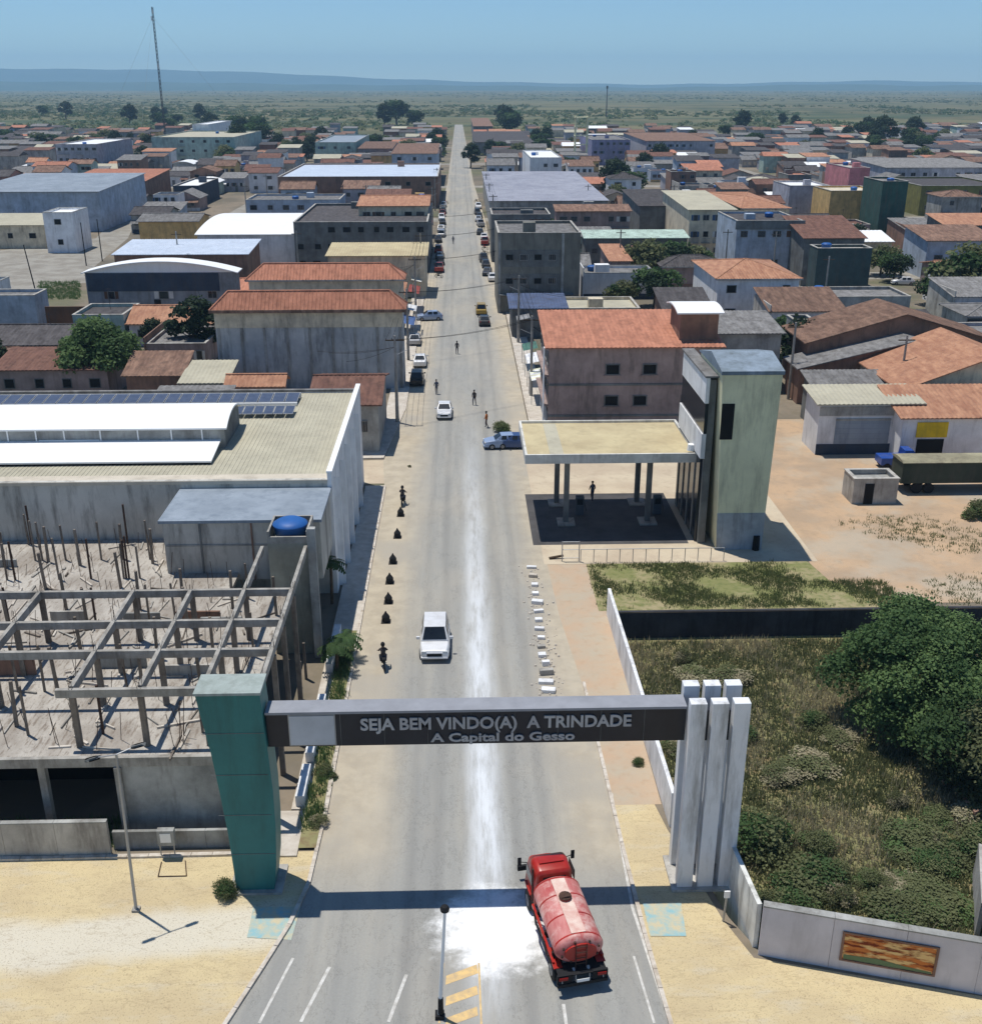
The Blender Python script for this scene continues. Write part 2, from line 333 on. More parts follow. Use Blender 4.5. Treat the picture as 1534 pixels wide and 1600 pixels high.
def _sand(x, y, noise, rng, mth, mix):
    fine = noise(7); c = mix(rng(noise(.25, (1, 1.4, 1)), .38, .62), S(204, 186, 146), S(192, 174, 138))
    c = mix(rng(noise(.9, (.5, 1.4, 1)), .5, .72, 0, .55), c, S(196, 186, 164)); c = mix(rng(noise(3.5), .5, .75, 0, .35), c, S(172, 154, 122))
    # trodden pale track that sweeps across
    w_ = mth('ADD', mth('SUBTRACT', y, 36.6), mth('ADD', mth('MULTIPLY', mth('SUBTRACT', noise(.3), .5), 1.6), mth('MULTIPLY', mth('ADD', x, 14), -.10)))
    tr = mth('MULTIPLY', rng(mth('ABSOLUTE', w_), 1.9, .9), rng(x, -6.5, -9)); c = mix(mth('MULTIPLY', tr, .8), c, S(208, 202, 186))
    c = mix(mth('MULTIPLY', rng(noise(14, (1, 1, 1), 3), .56, .66), .5), c, S(132, 116, 92)); c = mix(mth('MULTIPLY', rng(mth('ABSOLUTE', mth('SUBTRACT', noise(.5, (.4, 1.6, 1)), .5)), .012, .0), .35), c, S(150, 132, 104)); return c, fine
SANDM = ground_mat("yellow_sand_yard", _sand)
def _dirt(x, y, noise, rng, mth, mix):
    fine = noise(5); c = mix(rng(noise(.22), .38, .62), S(186, 158, 128), S(168, 146, 122)); c = mix(rng(noise(1.2), .5, .7, 0, .6), c, S(160, 140, 116)); c = mix(rng(noise(.07), .5, .6, 0, .6), c, S(176, 168, 152)); return c, fine
DIRTM = ground_mat("bare_dirt", _dirt)
def _odirt(x, y, noise, rng, mth, mix):
    fine = noise(5); c = mix(rng(noise(.4), .3, .7), S(186, 160, 134), S(178, 166, 146)); c = mix(rng(noise(1.8), .5, .7, 0, .5), c, S(174, 148, 122)); return c, fine
ODIRTM = ground_mat("orange_dirt", _odirt)
def _apron(x, y, noise, rng, mth, mix):
    fine = noise(5); c = mix(rng(noise(.2), .38, .62), S(198, 184, 160), S(184, 168, 146)); c = mix(rng(noise(1.0), .5, .7, 0, .5), c, S(168, 152, 132)); return c, fine
APRONM = ground_mat("concrete_forecourt", _apron)
def _grassg(x, y, noise, rng, mth, mix):
    fine = noise(6); c = mix(rng(noise(.35), .4, .6), S(128, 128, 84), S(158, 146, 112)); c = mix(rng(noise(2.2), .45, .65, 0, .7), c, S(104, 112, 66)); return c, fine
GRASSG = ground_mat("patchy_grass_soil", _grassg)
def _scrubg(x, y, noise, rng, mth, mix):
    fine = noise(5); c = mix(rng(noise(.3), .4, .6), S(140, 134, 96), S(122, 122, 82)); c = mix(rng(noise(1.6), .45, .65, 0, .7), c, S(124, 104, 80)); return c, fine
SCRUBG = ground_mat("scrub_soil", _scrubg)
def _terr(x, y, noise, rng, mth, mix):
    fine = noise(1.5)
    town = mix(rng(noise(.05), .4, .6), S(136, 124, 108), S(108, 102, 90)); town = mix(rng(noise(.6), .45, .65, 0, .6), town, S(112, 104, 88)); town = mix(rng(noise(.02), .52, .62, 0, .7), town, S(92, 98, 70))
    wild = mix(rng(noise(.006, (1, .35, 1)), .38, .60), S(86, 88, 62), S(108, 102, 76)); wild = mix(rng(noise(.02, (1, .5, 1)), .45, .6, 0, .8), wild, S(62, 74, 50)); wild = mix(rng(noise(.0012, (1, 5, 1)), .5, .6, 0, .8), wild, S(70, 84, 60))
    wild = mix(rng(noise(.0025, (1, 4, 1), 2, .3), .5, .52, 0, .45), wild, S(128, 120, 88)); wild = mix(rng(noise(.003, (1, 3, 1)), .60, .66, 0, .7), wild, S(136, 130, 100))
    e = mth('ADD', y, mth('MULTIPLY', mth('SUBTRACT', noise(.004), .5), 700))
    return mix(rng(e, 620, 900), town, wild), fine
TERRM = ground_mat("plain_earth", _terr)

# ------------------------------------------------------------------ ground
BASIN = [(10.15, 66.3), (10.2, 43.2), (11.5, 37.0), (12.35, 34.9), (21, 32.6), (42, 26.5), (60, 26), (60, 66.3)]
gnd = sheet("ground", [(-9000, -200), (9000, -200), (9000, 13000), (-9000, 13000)], 0.0, TERRM, hole=BASIN)
sheet("sunken_ground", [(9.6, 67), (9.6, 43.2), (11, 36.5), (11.8, 34.2), (21, 32), (42, 26), (61, 25), (61, 67)], -2.0, SCRUBG)
sheet("sand_yard", [(-60, 10), (-9.6, 10), (-9.4, 31.5), (-8.4, 34.5), (-7.6, 37), (-7.15, 39.6), (-7.1, 41.9), (-60, 41.9)], 0.012, SANDM)
sheet("right_verge", [(8.3, 10), (60, 10), (60, 25.4), (42, 26.0), (21, 32.2), (12.0, 34.6), (11.2, 36.9), (9.9, 43), (9.6, 45), (7.55, 45), (7.55, 39), (7.7, 34), (7.9, 30)], 0.012, SANDM)
sheet("dirt_verge", [(7.0, 45), (9.95, 45), (9.95, 66.3), (9.4, 74.5), (5.9, 74.5), (6.4, 60)], 0.012, ODIRTM)
sheet("main_road", [(-12, 10), (12, 10), (8.6, 26), (7.75, 32), (7.5, 40), (7.2, 57), (6.6, 66), (6.4, 76), (7.2, 100), (7.0, 300), (5.5, 420), (4.2, 1050), (-3.0, 1050), (-4.2, 420), (-5.5, 300), (-6.3, 117), (-7.6, 99), (-6.9, 90), (-6.9, 64), (-6.9, 45), (-7.1, 39.6), (-7.6, 37), (-8.4, 34.5), (-9.4, 31.5)], 0.02, ROADM)
sheet("side_street", [(-60, 92.8), (-6.6, 92.8), (-6.6, 99.4), (-60, 99.4)], 0.016, APRONM)
sheet("forecourt", [(6.2, 74.5), (27.2, 74.5), (27.2, 100), (6.2, 100)], 0.024, APRONM)
sheet("dirt_lot", [(26.5, 74), (27, 71), (32, 67.2), (75, 67.2), (75, 112), (27.2, 112)], 0.016, DIRTM)
sheet("grass_lot", [(9.4, 66.6), (32, 66.6), (27, 71), (26.4, 74.5), (9.4, 74.5)], 0.018, GRASSG)
# streets of the town, paler strips
def street(pts, wd):
    a, b = pts; d = Vector((b[0]-a[0], b[1]-a[1])).normalized(); n = Vector((-d.y, d.x))*wd/2
    o = sheet("street", [(a[0]+n.x, a[1]+n.y), (a[0]-n.x, a[1]-n.y), (b[0]-n.x, b[1]-n.y), (b[0]+n.x, b[1]+n.y)], 0.01, STREETM)
lroad = [G(-30, 395), G(150, 372), G(185, 335), G(222, 322), G(200, 372), (G(120, 440)), G(-30, 470)]
sheet("left_street", lroad, 0.014, STREETM)
XROADS = [206, 300, 402, 520, 660]
for Y in XROADS:
    street([(-Y*.62, Y), (-4.0, Y)], 8); street([(5.5, Y), (Y*.62, Y)], 8)
PSTREETS = [-118, -62, 62, 120, 180, -176]
for X in PSTREETS: street([(X, 150 if X != -62 else 300), (X, 800)], 7)

# kerbs and pavements
def kerb(name, pts, wd=0.18, h=0.13, m=KERB):
    mb = MB()
    for (a, b) in zip(pts[:-1], pts[1:]):
        d = Vector((b[0]-a[0], b[1]-a[1])).normalized(); n = Vector((-d.y, d.x))*wd/2
        L_ = (Vector(b)-Vector(a)).length; k = max(1, int(L_/1.0))
        for i in range(k):
            p = Vector(a).lerp(Vector(b), i/k)+d*.012; q = Vector(a).lerp(Vector(b), (i+1)/k)-d*.012; j = random.uniform(-.008, .008)
            mb.prism([(p.x-n.x, p.y-n.y), (q.x-n.x, q.y-n.y), (q.x+n.x, q.y+n.y), (p.x+n.x, p.y+n.y)], 'z', 0.0, h+j)
    o = mb.build(name, m); o["kind"] = "structure"; return o
kerb("kerb", [(-9.5, 31.5), (-8.5, 34.5), (-7.7, 37), (-7.2, 39.6), (-7.0, 45), (-7.0, 92)])
kerb("kerb", [(7.95, 30), (7.65, 36), (7.5, 42), (7.3, 57)])
kerb("kerb", [(-7.7, 99.8), (-6.3, 117), (-6.1, 200)])
kerb("kerb", [(7.4, 101), (7.4, 200)])
o = raised("pavement", [(-8.75, 45), (-7.09, 45), (-7.09, 92), (-8.75, 92)], 0, 0.12, SIDEW, kind='structure')
o = raised("pavement", [(-10.4, 99.8), (-7.8, 99.8), (-6.4, 117), (-6.2, 200), (-8.2, 200), (-8.4, 117)], 0, 0.12, SIDEW, kind='structure')
o = raised("pavement", [(7.5, 101), (9.6, 101), (9.6, 200), (7.5, 200)], 0, 0.12, SIDEW, kind='structure')
def stripe(name, a, b, wd, m=LINEW, z=0.026):
    d = Vector((b[0]-a[0], b[1]-a[1])).normalized(); n = Vector((-d.y, d.x))*wd/2
    return sheet(name, [(a[0]+n.x, a[1]+n.y), (a[0]-n.x, a[1]-n.y), (b[0]-n.x, b[1]-n.y), (b[0]+n.x, b[1]+n.y)], z, m)
stripe("lane_line", G(405, 1600), G(458, 1498), .12); stripe("lane_line", G(470, 1598), G(515, 1512), .14); stripe("lane_line", G(607, 1598), G(635, 1524), .14)
stripe("lane_line", G(880, 1570), G(890, 1640), .13); stripe("lane_line", G(990, 1495), G(1022, 1600), .10); stripe("lane_line", G(955, 1240), G(988, 1420), .13, z=.03); stripe("lane_line", G(988, 1420), G(1047, 1600), .13, z=.03)
stripe("median_line", G(693, 1506), G(686, 1600), .08, LINEY); stripe("median_line", G(748, 1506), G(752, 1604), .08, LINEY)
for py in (1512, 1545, 1578, 1611):
    a, b, c, d = G(697, py+14), G(745, py-4), G(747, py+10), G(696, py+28)
    sheet("median_hatching", [a, b, c, d], .026, LINEY)
sheet("painted_ground", [G(396, 1418), G(470, 1418), G(455, 1470), G(386, 1466)], .03, CYAN)
sheet("painted_ground", [G(1004, 1412), G(1064, 1412), G(1072, 1464), G(1016, 1464)], .034, CYAN)

# ------------------------------------------------------------------ far hills
def ridge(name, y, pts, depth, m):
    """pts: photo pixels of the skyline; built as a solid mound strip with a sloping front"""
    mb = MB(); pr = []
    xs = np.linspace(pts[0][0], pts[-1][0], 90)
    for px in xs:
        py = float(np.interp(px, [p[0] for p in pts], [p[1] for p in pts])) + .7*math.sin(px*.045)+.5*math.sin(px*.013+1)
        x, z = V(px, py, y); pr.append((x, max(z, 2)))
    for (x0, z0), (x1, z1) in zip(pr[:-1], pr[1:]):
        a0, a1 = x0*(y-depth)/y, x1*(y-depth)/y
        m0, m1 = x0*(y-depth*.4)/y, x1*(y-depth*.4)/y
        mb.face([(a0, y-depth, -1), (a1, y-depth, -1), (m1, y-depth*.4, z1*.72), (m0, y-depth*.4, z0*.72)])
        mb.face([(m0, y-depth*.4, z0*.72), (m1, y-depth*.4, z1*.72), (x1, y, z1), (x0, y, z0)])
        mb.face([(x0, y, z0), (x1, y, z1), (x1, y+depth, -1), (x0, y+depth, -1)])
    o = mb.build(name, m, smooth=True); o["kind"] = "structure"; return o
HILLM = mat("hill_scrub", S(84, 100, 92), S(70, 88, 80), rough=1, scale=.003, spec=0)
ridge("far_hills", 11800, [(-500, 90), (0, 106), (200, 108), (420, 113), (620, 123), (760, 128), (1000, 131), (1150, 130), (1300, 127), (1400, 125), (1534, 128), (2100, 122)], 900, HILLM)
ridge("low_hills", 8200, [(-500, 125), (0, 126), (300, 129), (700, 133), (1000, 136), (1180, 134), (1300, 131), (1420, 133), (1534, 132), (2000, 133)], 900, HILLM)
# ------------------------------------------------------------------ welcome portal
YP = 38.9
pt = thing("welcome_portal", "town gateway with dark lettered beam between a green tapered pillar and white column fins", "gateway", (0, 39, 0))
# green pillar: profile read at its front plane, straight-backed blade 1.5 m deep
prof = [(-11.25, 10.3), (-11.1, 9.2), (-10.85, 7.4), (-10.65, 5.2), (-10.5, 3.2), (-10.42, 1.2), (-10.4, 0), (-8.7, 0), (-8.5, 1.5), (-8.38, 3.4), (-8.35, 5.4), (-8.42, 7.4), (-8.5, 9.2), (-8.55, 10.3)]
pil = MB().prism(prof, 'y', YP+.3, YP+1.75).build("pillar", W_TEAL, pt, bevel=.03)
tag(pil, label="green tapered pillar clad in smooth panels")
MB().prism([(-11.3, 10.303), (-8.5, 10.303), (-8.5, 10.42), (-11.3, 10.42)], 'y', YP+.22, YP+1.83).build("capping", mat("weathered_cap", S(168, 178, 174), S(146, 156, 150), rough=.9, scale=1.2, dirt=S(110, 114, 106), dirt_amt=.5), pt)
for zz in (2.1, 4.2, 6.3, 8.4):
    MB().box(-10.55-(zz-1)*.08, -8.5, YP+.285, YP+.297, zz, zz+.025).build("joint", W_DGREY, pil)
bm_ = MB().box(-8.42, 9.52, YP+.55, YP+1.35, 7.55, 9.18).build("beam", W_SIGN, pt)
MB().box(-8.45, 9.52, YP+.46, YP+1.44, 9.183, 9.30).build("coping", mat("beam_coping", S(150, 152, 158), rough=.7, scale=1), pt)
MB().box(-7.45, -5.55, YP+.50, YP+.547, 7.65, 9.08).box(-7.5, -5.5, YP+.53, YP+.548, 7.6, 9.13, 1).build("blank_panel", [mat("pale_grey_panel", S(196, 200, 206), rough=.5), STEEL], bm_)
for k in range(8): MB().box(-5.3+k*1.86, -5.285+k*1.86, YP+.538, YP+.548, 7.57, 9.16).build("panel_joint", W_DGREY, bm_)
def text(s, x, z, size, y, parent, m, name="lettering", ext=.03, width=None, rot=(math.pi/2, 0, 0), off=.006):
    cu = bpy.data.curves.new(name, 'FONT'); cu.body = s; cu.size = size; cu.extrude = ext; cu.offset = off; cu.align_x = 'CENTER'; cu.resolution_u = 3
    o = bpy.data.objects.new(name, cu); COL.objects.link(o); bpy.context.view_layer.update()
    sx = (width/o.dimensions.x) if width else 1.0
    me = bpy.data.meshes.new_from_object(o); bpy.data.objects.remove(o); me.materials.clear(); me.materials.append(m)
    o = bpy.data.objects.new(name, me); COL.objects.link(o); o.parent = parent
    of = OFF.get(parent.name, (0, 0, 0)) if parent else (0, 0, 0)
    o.location = (x-of[0], y-of[1], z-of[2]); o.rotation_euler = rot; o.scale = (sx, 1, 1); return o
def letters(o):
    """splits raised lettering into its single letters (islands that overlap in x belong together)"""
    me = o.data; n = len(me.vertices); par = list(range(n))
    def fd(i):
        while par[i] != i: par[i] = par[par[i]]; i = par[i]
        return i
    for e in me.edges: par[fd(e.vertices[0])] = fd(e.vertices[1])
    isl = {}
    for v in me.vertices: isl.setdefault(fd(v.index), []).append(v.index)
    ext = sorted([(min(me.vertices[i].co.x for i in q), max(me.vertices[i].co.x for i in q), q) for q in isl.values()], key=lambda t: t[0]); out = []
    for a, b, q in ext:
        if out and a < out[-1][1]-.35*min(b-a, out[-1][1]-out[-1][0]): out[-1][1] = max(out[-1][1], b); out[-1][2] += q
        else: out.append([a, b, list(q)])
    for a, b, q in out:
        st = set(q); ix = {v: k for k, v in enumerate(q)}; fs = [[ix[v] for v in p.vertices] for p in me.polygons if p.vertices[0] in st]
        m2 = bpy.data.meshes.new("letter"); m2.from_pydata([me.vertices[v].co[:] for v in q], [], fs); m2.materials.append(me.materials[0]); m2.update()
        c = inst("letter", m2, o.parent); c.location = o.location; c.rotation_euler = o.rotation_euler; c.scale = o.scale
    bpy.data.objects.remove(o)
letters(text("SEJA BEM VINDO(A)  A TRINDADE", 1.36, 8.36, .80, YP+.50, pt, LETTER, width=11.6, off=.022))
letters(text("A Capital do Gesso", 1.66, 7.72, .58, YP+.50, pt, LETTER, width=6.2, off=.016))
for k in range(3):
    x0 = 9.55+k*.93
    MB().box(x0, x0+.70, YP-.1, YP+.42, 0.12, 9.75).build("column_fin", COLS, pt, bevel=.025)
    MB().box(x0, x0+.70, YP+1.43, YP+1.95, 0.12, 9.72).build("column_fin", COLS, pt, bevel=.025)
    MB().box(x0+.7, x0+.93, YP+.43, YP+1.42, 7.6, 9.1).build("cross_piece", W_SIGN, pt) if k < 2 else None
MB().box(9.3, 12.4, YP-.3, YP+2.1, 0.0, .117).build("plinth", W_CONC, pt)
MB().box(-10.7, -8.3, YP+.05, YP+2.0, 0.0, .117).build("plinth", W_CONC, pt)
# small weeds clump and grey cabinet come with the plants below

# ------------------------------------------------------------------ walls round the sunken lot
def wall_run(name, label, pts, h, wd, m, z0=-2.1, cap=None, cat="wall"):
    c = pts[0]; t = thing(name, label, cat, (c[0], c[1], 0))
    for a, b in zip(pts[:-1], pts[1:]):
        d = Vector((b[0]-a[0], b[1]-a[1])).normalized(); n = Vector((-d.y, d.x))*wd/2
        L_ = math.dist(a, b); k = max(1, round(L_/2.6))
        for i in range(k):
            p = Vector(a).lerp(Vector(b), i/k)+d*.008; q = Vector(a).lerp(Vector(b), (i+1)/k)-d*.008
            MB().prism([(p.x-n.x, p.y-n.y), (q.x-n.x, q.y-n.y), (q.x+n.x, q.y+n.y), (p.x+n.x, p.y+n.y)], 'z', z0, h).build("wall_panel", m, t)
            if cap:
                r = n*1.25; MB().prism([(p.x-r.x, p.y-r.y), (q.x-r.x, q.y-r.y), (q.x+r.x, q.y+r.y), (p.x+r.x, p.y+r.y)], 'z', h+.003, h+.07).build("coping", cap, t)
    return t
wall_run("boundary_wall", "long whitewashed wall running beside the orange dirt verge", [(9.98, 66.1), (10.05, 55), (10.12, 43.2)], 2.0, .2, plaster("whitewash", 214, 208, 200, .45, .88))
wall_run("boundary_wall", "short curved white wall between the column fins and the mural wall", [(11.9, 41.2), (12.0, 38.6), (12.2, 35.2)], 2.3, .2, plaster("ribbed_whitewash", 206, 202, 190, .6, .85))
mw = wall_run("mural_wall", "long grey wall with a framed landscape mural on its roadside face", [(12.25, 34.9), (20.4, 32.6), (30, 29.6)], 2.55, .28, plaster("mural_wall_grey", 172, 168, 172, .2, .92), cap=W_GREY)
# mural: flat painted panel fixed proud of the wall face
d = Vector((20.4-12.25, 32.6-34.9)).normalized(); n = Vector((-d.y, d.x)); ang = math.atan2(d.y, d.x)
mm = ground_mat("mural_paint", lambda x, y, noise, rng, mth, mix: (mix(rng(noise(1.2, (1, 1, 4)), .45, .6), mix(rng(noise(2.2, (.5, .5, 3)), .45, .55), S(196, 120, 64), S(120, 58, 36)), S(224, 190, 130)), noise(3)))
cx = Vector((12.25, 34.9))+d*5.05-n*.155
mo = bpy.data.objects.new("mural", MB().box(-1.75, 1.75, -.02, .0, .62, 1.95).mesh("mural", mm)); COL.objects.link(mo); mo.parent = mw
mo.location = (cx.x-12.25, cx.y-34.9, 0); mo.rotation_euler = (0, 0, ang)
fr = MB().box(-1.85, 1.85, -.06, .0, 1.953, 2.03).box(-1.85, 1.85, -.06, 0, .54, .617).box(-1.85, -1.753, -.06, 0, .617, 1.953).box(1.753, 1.85, -.06, 0, .617, 1.953).mesh("mural_frame", W_BRICK)
inst("mural_frame", fr, mo)
gr_ = MB().prism([(-1.7, .64), (1.7, .64), (1.7, .72), (.6, .80), (-.4, .92), (-1.7, .86)], 'y', -.028, -.0205).mesh("painted_hills", mat("painted_green", S(108, 128, 92), rough=.8)); inst("painted_hills", gr_, mo)
wall_run("retaining_wall", "dark stained concrete wall along the back of the sunken lot", [(10.2, 66.45), (40, 66.45), (60, 66.45)], .05, .25, mat("sooty_concrete", S(70, 70, 74), S(52, 52, 56), rough=.95, scale=.6, dirt=S(34, 34, 36), dirt_amt=.8), z0=-2.2)
wall_run("low_wall", "low stained wall at the right edge between the mural wall and the brick rubble", [G(1527, 1345, -1), G(1531, 1440, -1)], .0, .2, W_CONC)

# ------------------------------------------------------------------ big white building with solar roof (left)
A = thing("commercial_building", "large white building with solar panels and a long white barrel vault on its cream roof", "building", (-20, 70, 0))
XA0, XA1, YA0, YA1, HA = -44.0, -8.98, 70.0, 93.2, 8.7
AW = plaster("white_wall_blue_tint", 196, 202, 214, .25, .93)
BW = mat("stained_back_wall", S(206, 203, 194), S(176, 173, 164), rough=.95, scale=.25, bump=.2, dirt=S(96, 92, 86), dirt_amt=.75)
MB().box(XA0, XA1-.3, YA0, YA0+.3, 0, HA).build("rear_wall", BW, A)
MB().box(XA1-.3, XA1, YA0, YA1, 0, HA+.5).build("side_wall", AW, A)
MB().box(XA0, XA1-.3, YA1-.3, YA1, 0, HA).build("far_wall", AW, A)
rf = MB(); nx = 110
for i in range(nx):    # shallow trapezoid sheeting, ribs down the slope
    xa = XA0+(XA1-.3-XA0)*i/nx; xb = xa+(XA1-.3-XA0)/nx*.5; xc = XA0+(XA1-.3-XA0)*(i+1)/nx
    for (p, q, z) in ((xa, xb, .0), (xb, xc, .018)):
        rf.face([(p, YA0+1.3, HA-.5+z), (q, YA0+1.3, HA-.5+z), (q, YA1-.3, HA-.1+z), (p, YA1-.3, HA-.1+z)])
rf.build("roof", R_CREAM, A)
MB().box(XA0, XA1-.3, YA0-.05, YA0+1.28, HA-.25, HA-.02).build("gutter", mat("pale_gutter", S(206, 196, 178), S(190, 180, 162), rough=.8, scale=.6, dirt=S(150, 140, 124), dirt_amt=.4), A)
MB().box(XA1-.34, XA1+.06, YA0-.05, YA1+.05, HA+.503, HA+.62).build("parapet_cap", R_WHITE, A)
MB().box(XA0, XA1-.4, YA1-.35, YA1+.05, HA+.003, HA+.2).build("parapet_cap", R_GREY, A)
# buttress-like fins on the street face
for k, yy in enumerate((71.5, 75.2, 79, 83, 87)):
    MB().prism([(yy-.18, 0), (yy+.18, 0), (yy+.18, 7.2), (yy-.18, 8.4)], 'x', XA1+.003, XA1+.42).build("fin", AW, A)
# barrel vault with a glazed step
def arc(x0, x1, y0, y1, z0, rise, n, parent, name, m, t=.12):
    mb = MB(); ps = []
    for i in range(n+1):
        a = i/n; ps.append((y0+(y1-y0)*a, z0+rise*(1-(2*a-1)**2)))
    poly = ps+[(y, z-t) for y, z in reversed(ps)]
    mb.prism(poly, 'x', x0, x1); return mb.build(name, m, parent)
xv = G(350, 700, HA)[0]
va = MB()
y0, y1 = 73.4, 84.2
vx1 = G(360, 655, 10.2)[0]
YV0, YV1 = G(200, 670, 10.0)[1], G(200, 634, 10.0)[1]
arc(-43.9, vx1, YV0, YV1, 10.0, .8, 14, A, "vault_roof", R_WHITE)
MB().box(-43.9, vx1-.25, YV0+.2, YV0+.32, HA-.4, 9.95).build("clerestory", W_GREY, A)
MB().box(-43.9, vx1-.25, YV1-.4, YV1-.28, HA-.4, 9.95).build("clerestory", W_GREY, A)
ym_ = (YV0+YV1)/2
MB().prism([(YV0+.33, HA-.4), (YV1-.41, HA-.4), (YV1-.41, 10.0), (ym_+1, 10.6), (ym_-1, 10.6), (YV0+.33, 10.0)], 'x', vx1-.4, vx1-.26).build("end_wall", W_DGREY, A)
for x in (-41, -38.4, -36.2, -34.1, -32.0, -29.9, -27.2, -24.4, -21.9, -19.6): MB().box(x, x+.09, YV0+.10, YV0+.19, 9.0, 9.94).build("mullion", R_WHITE, A)
MB().box(-31.8, -27.3, YV0+.12, YV0+.18, 9.05, 9.13).build("mullion", R_WHITE, A)
YL0 = G(200, 722, 8.55)[1]
MB().prism([(YL0, 8.45), (YV0+.18, 8.95), (YV0+.18, 9.05), (YL0, 8.57)], 'x', -43.9, G(338, 705, 8.7)[0]).build("lean_to_roof", R_WHITE, A)
MB().box(-43.9, G(338, 705, 8.7)[0]-.1, YL0+.15, YL0+.25, 8.0, 8.44).build("fascia", DARK, A)
# solar panels
pm = MB().box(-.5, .5, -.5, .5, -.02, .02).box(-.46, .46, -.46, .46, .0205, .026, 1)
pmm = pm.mesh("solar_panel", [STEEL, SOLAR])
def panels(x0, x1, ya, yb, n):
    dx = (x1-x0)/n
    for i in range(n):
        inst("solar_panel", pmm, A, (x0+(i+.5)*dx-OFF[A.name][0], (ya+yb)/2-70, HA+.22), (R(6), 0, 0), (dx*.93, (yb-ya), 1))
xa = G(470, 620, HA)[0]
panels(-43.5, xa, 89.2, 91.4, 26); panels(G(365, 645, HA)[0], G(460, 645, HA)[0], 85.6, 87.4, 6)
MB().box(-43.5, xa, 88.95, 89.1, HA-.1, HA+.12).box(-43.5, xa, 91.5, 91.6, HA-.1, HA+.3).build("panel_rail", R_WHITE, A)
OCC.append((XA0, XA1, 60, 95))

# lower rear wing with blue-grey slab
Bw = thing("rear_annex", "lower annex with flat blue grey slab behind the white solar building", "building", (-14.3, 67, 0))
MB().box(-19.2, -9.15, 64.2, 69.95, 3.9, 7.95).build("wall", BW, Bw)
MB().box(-19.4, -9.02, 64.0, 69.97, 7.953, 8.15).build("roof", R_BLUEG, Bw)
MB().box(-16.9, -16.78, 64.1, 64.19, 3.9, 7.9).build("pipe", W_DGREY, Bw); MB().box(-13.6, -13.5, 64.1, 64.19, 3.9, 7.9).build("pipe", W_BRICK, Bw)
MB().box(-19.1, -12.2, 64.15, 64.19, 6.3, 6.42).build("ledge", W_GREY, Bw)
# tank tower
T = thing("tank_tower", "narrow concrete tower holding a round blue water tank", "water tower", (-10.7, 62.4, 0))
MB().box(-12.0, -9.5, 61.2, 63.9, 0, 7.7).build("shaft", mat("tower_render", S(160, 160, 146), S(138, 138, 126), rough=.95, scale=.6, dirt=S(80, 80, 74), dirt_amt=.5), T)
MB().box(-12.0, -11.88, 61.2, 63.9, 7.703, 8.5).box(-9.62, -9.5, 61.2, 63.9, 7.703, 8.5).box(-11.88, -9.62, 61.2, 61.32, 7.703, 8.15).box(-11.88, -9.62, 63.78, 63.9, 7.703, 8.5).build("parapet", CONC, T)
MB().box(-9.48, -8.98, 60.6, 61.0, 0, 8.9).build("corner_post", W_GREY, T)
tk = MB().loft([[(r*math.cos(a*math.pi/12), r*math.sin(a*math.pi/12), z) for a in range(24)] for r, z in ((.92, 0), (1.06, .75), (1.1, .8), (1.08, .86), (.75, 1.06), (.25, 1.12))]).mesh("water_tank", BLUEP, True)
tko = inst("water_tank", tk, None, (-10.75, 62.5, 7.705)); tag(tko, "round blue plastic water tank on top of the concrete tower", "water tank")

# ------------------------------------------------------------------ unfinished concrete frame
FZ, BZ = 4.4, 7.6
Fm = thing("unfinished_building", "unfinished concrete frame of bare beams and columns over a debris strewn slab", "construction site", (-20, 50, 0))
def _slab(x, y, noise, rng, mth, mix):
    fine = noise(7); c = mix(rng(noise(.5, (1, .5, 1)), .35, .65), S(182, 176, 166), S(150, 142, 132)); c = mix(rng(noise(2.4, (2.5, .5, 1)), .5, .66, 0, .75), c, S(120, 108, 96)); c = mix(rng(noise(8, (1, 1, 1)), .55, .7, 0, .5), c, S(90, 82, 76)); return c, fine
SLABM = ground_mat("dusty_slab", _slab)
MB().box(-34, -14.6, 43.6, 69.9, FZ-.25, FZ).box(-14.6, -11.0, 43.6, 61.1, FZ-.25, FZ).box(-19.2, -14.6, 69.9, 69.95, FZ-.25, FZ-.01).build("slab", SLABM, Fm)
MB().box(-34, -11.0, 43.35, 43.59, FZ-.45, FZ+.05).build("slab_edge", CONC, Fm)
# undercroft
MB().box(-34, -11.0, 48, 48.2, 0, FZ-.46).build("undercroft_wall", DARK, Fm)
MB().box(-16.6, -11.0, 43.4, 43.58, 0.01, FZ-.46).build("infill_wall", W_GREY, Fm)
MB().box(-16.62, -16.3, 43.25, 43.39, 0.01, FZ-.46).build("pier", CONC, Fm)
for x in (-33, -28, -24.0, -20.3): MB().box(x, x+.35, 43.5, 43.85, 0, FZ-.46).build("column", CONC, Fm)
for x in (-31.5, -27): MB().box(x, x+1.8, 43.8, 43.9, .0, FZ-.46).build("infill_wall", W_DGREY, Fm)
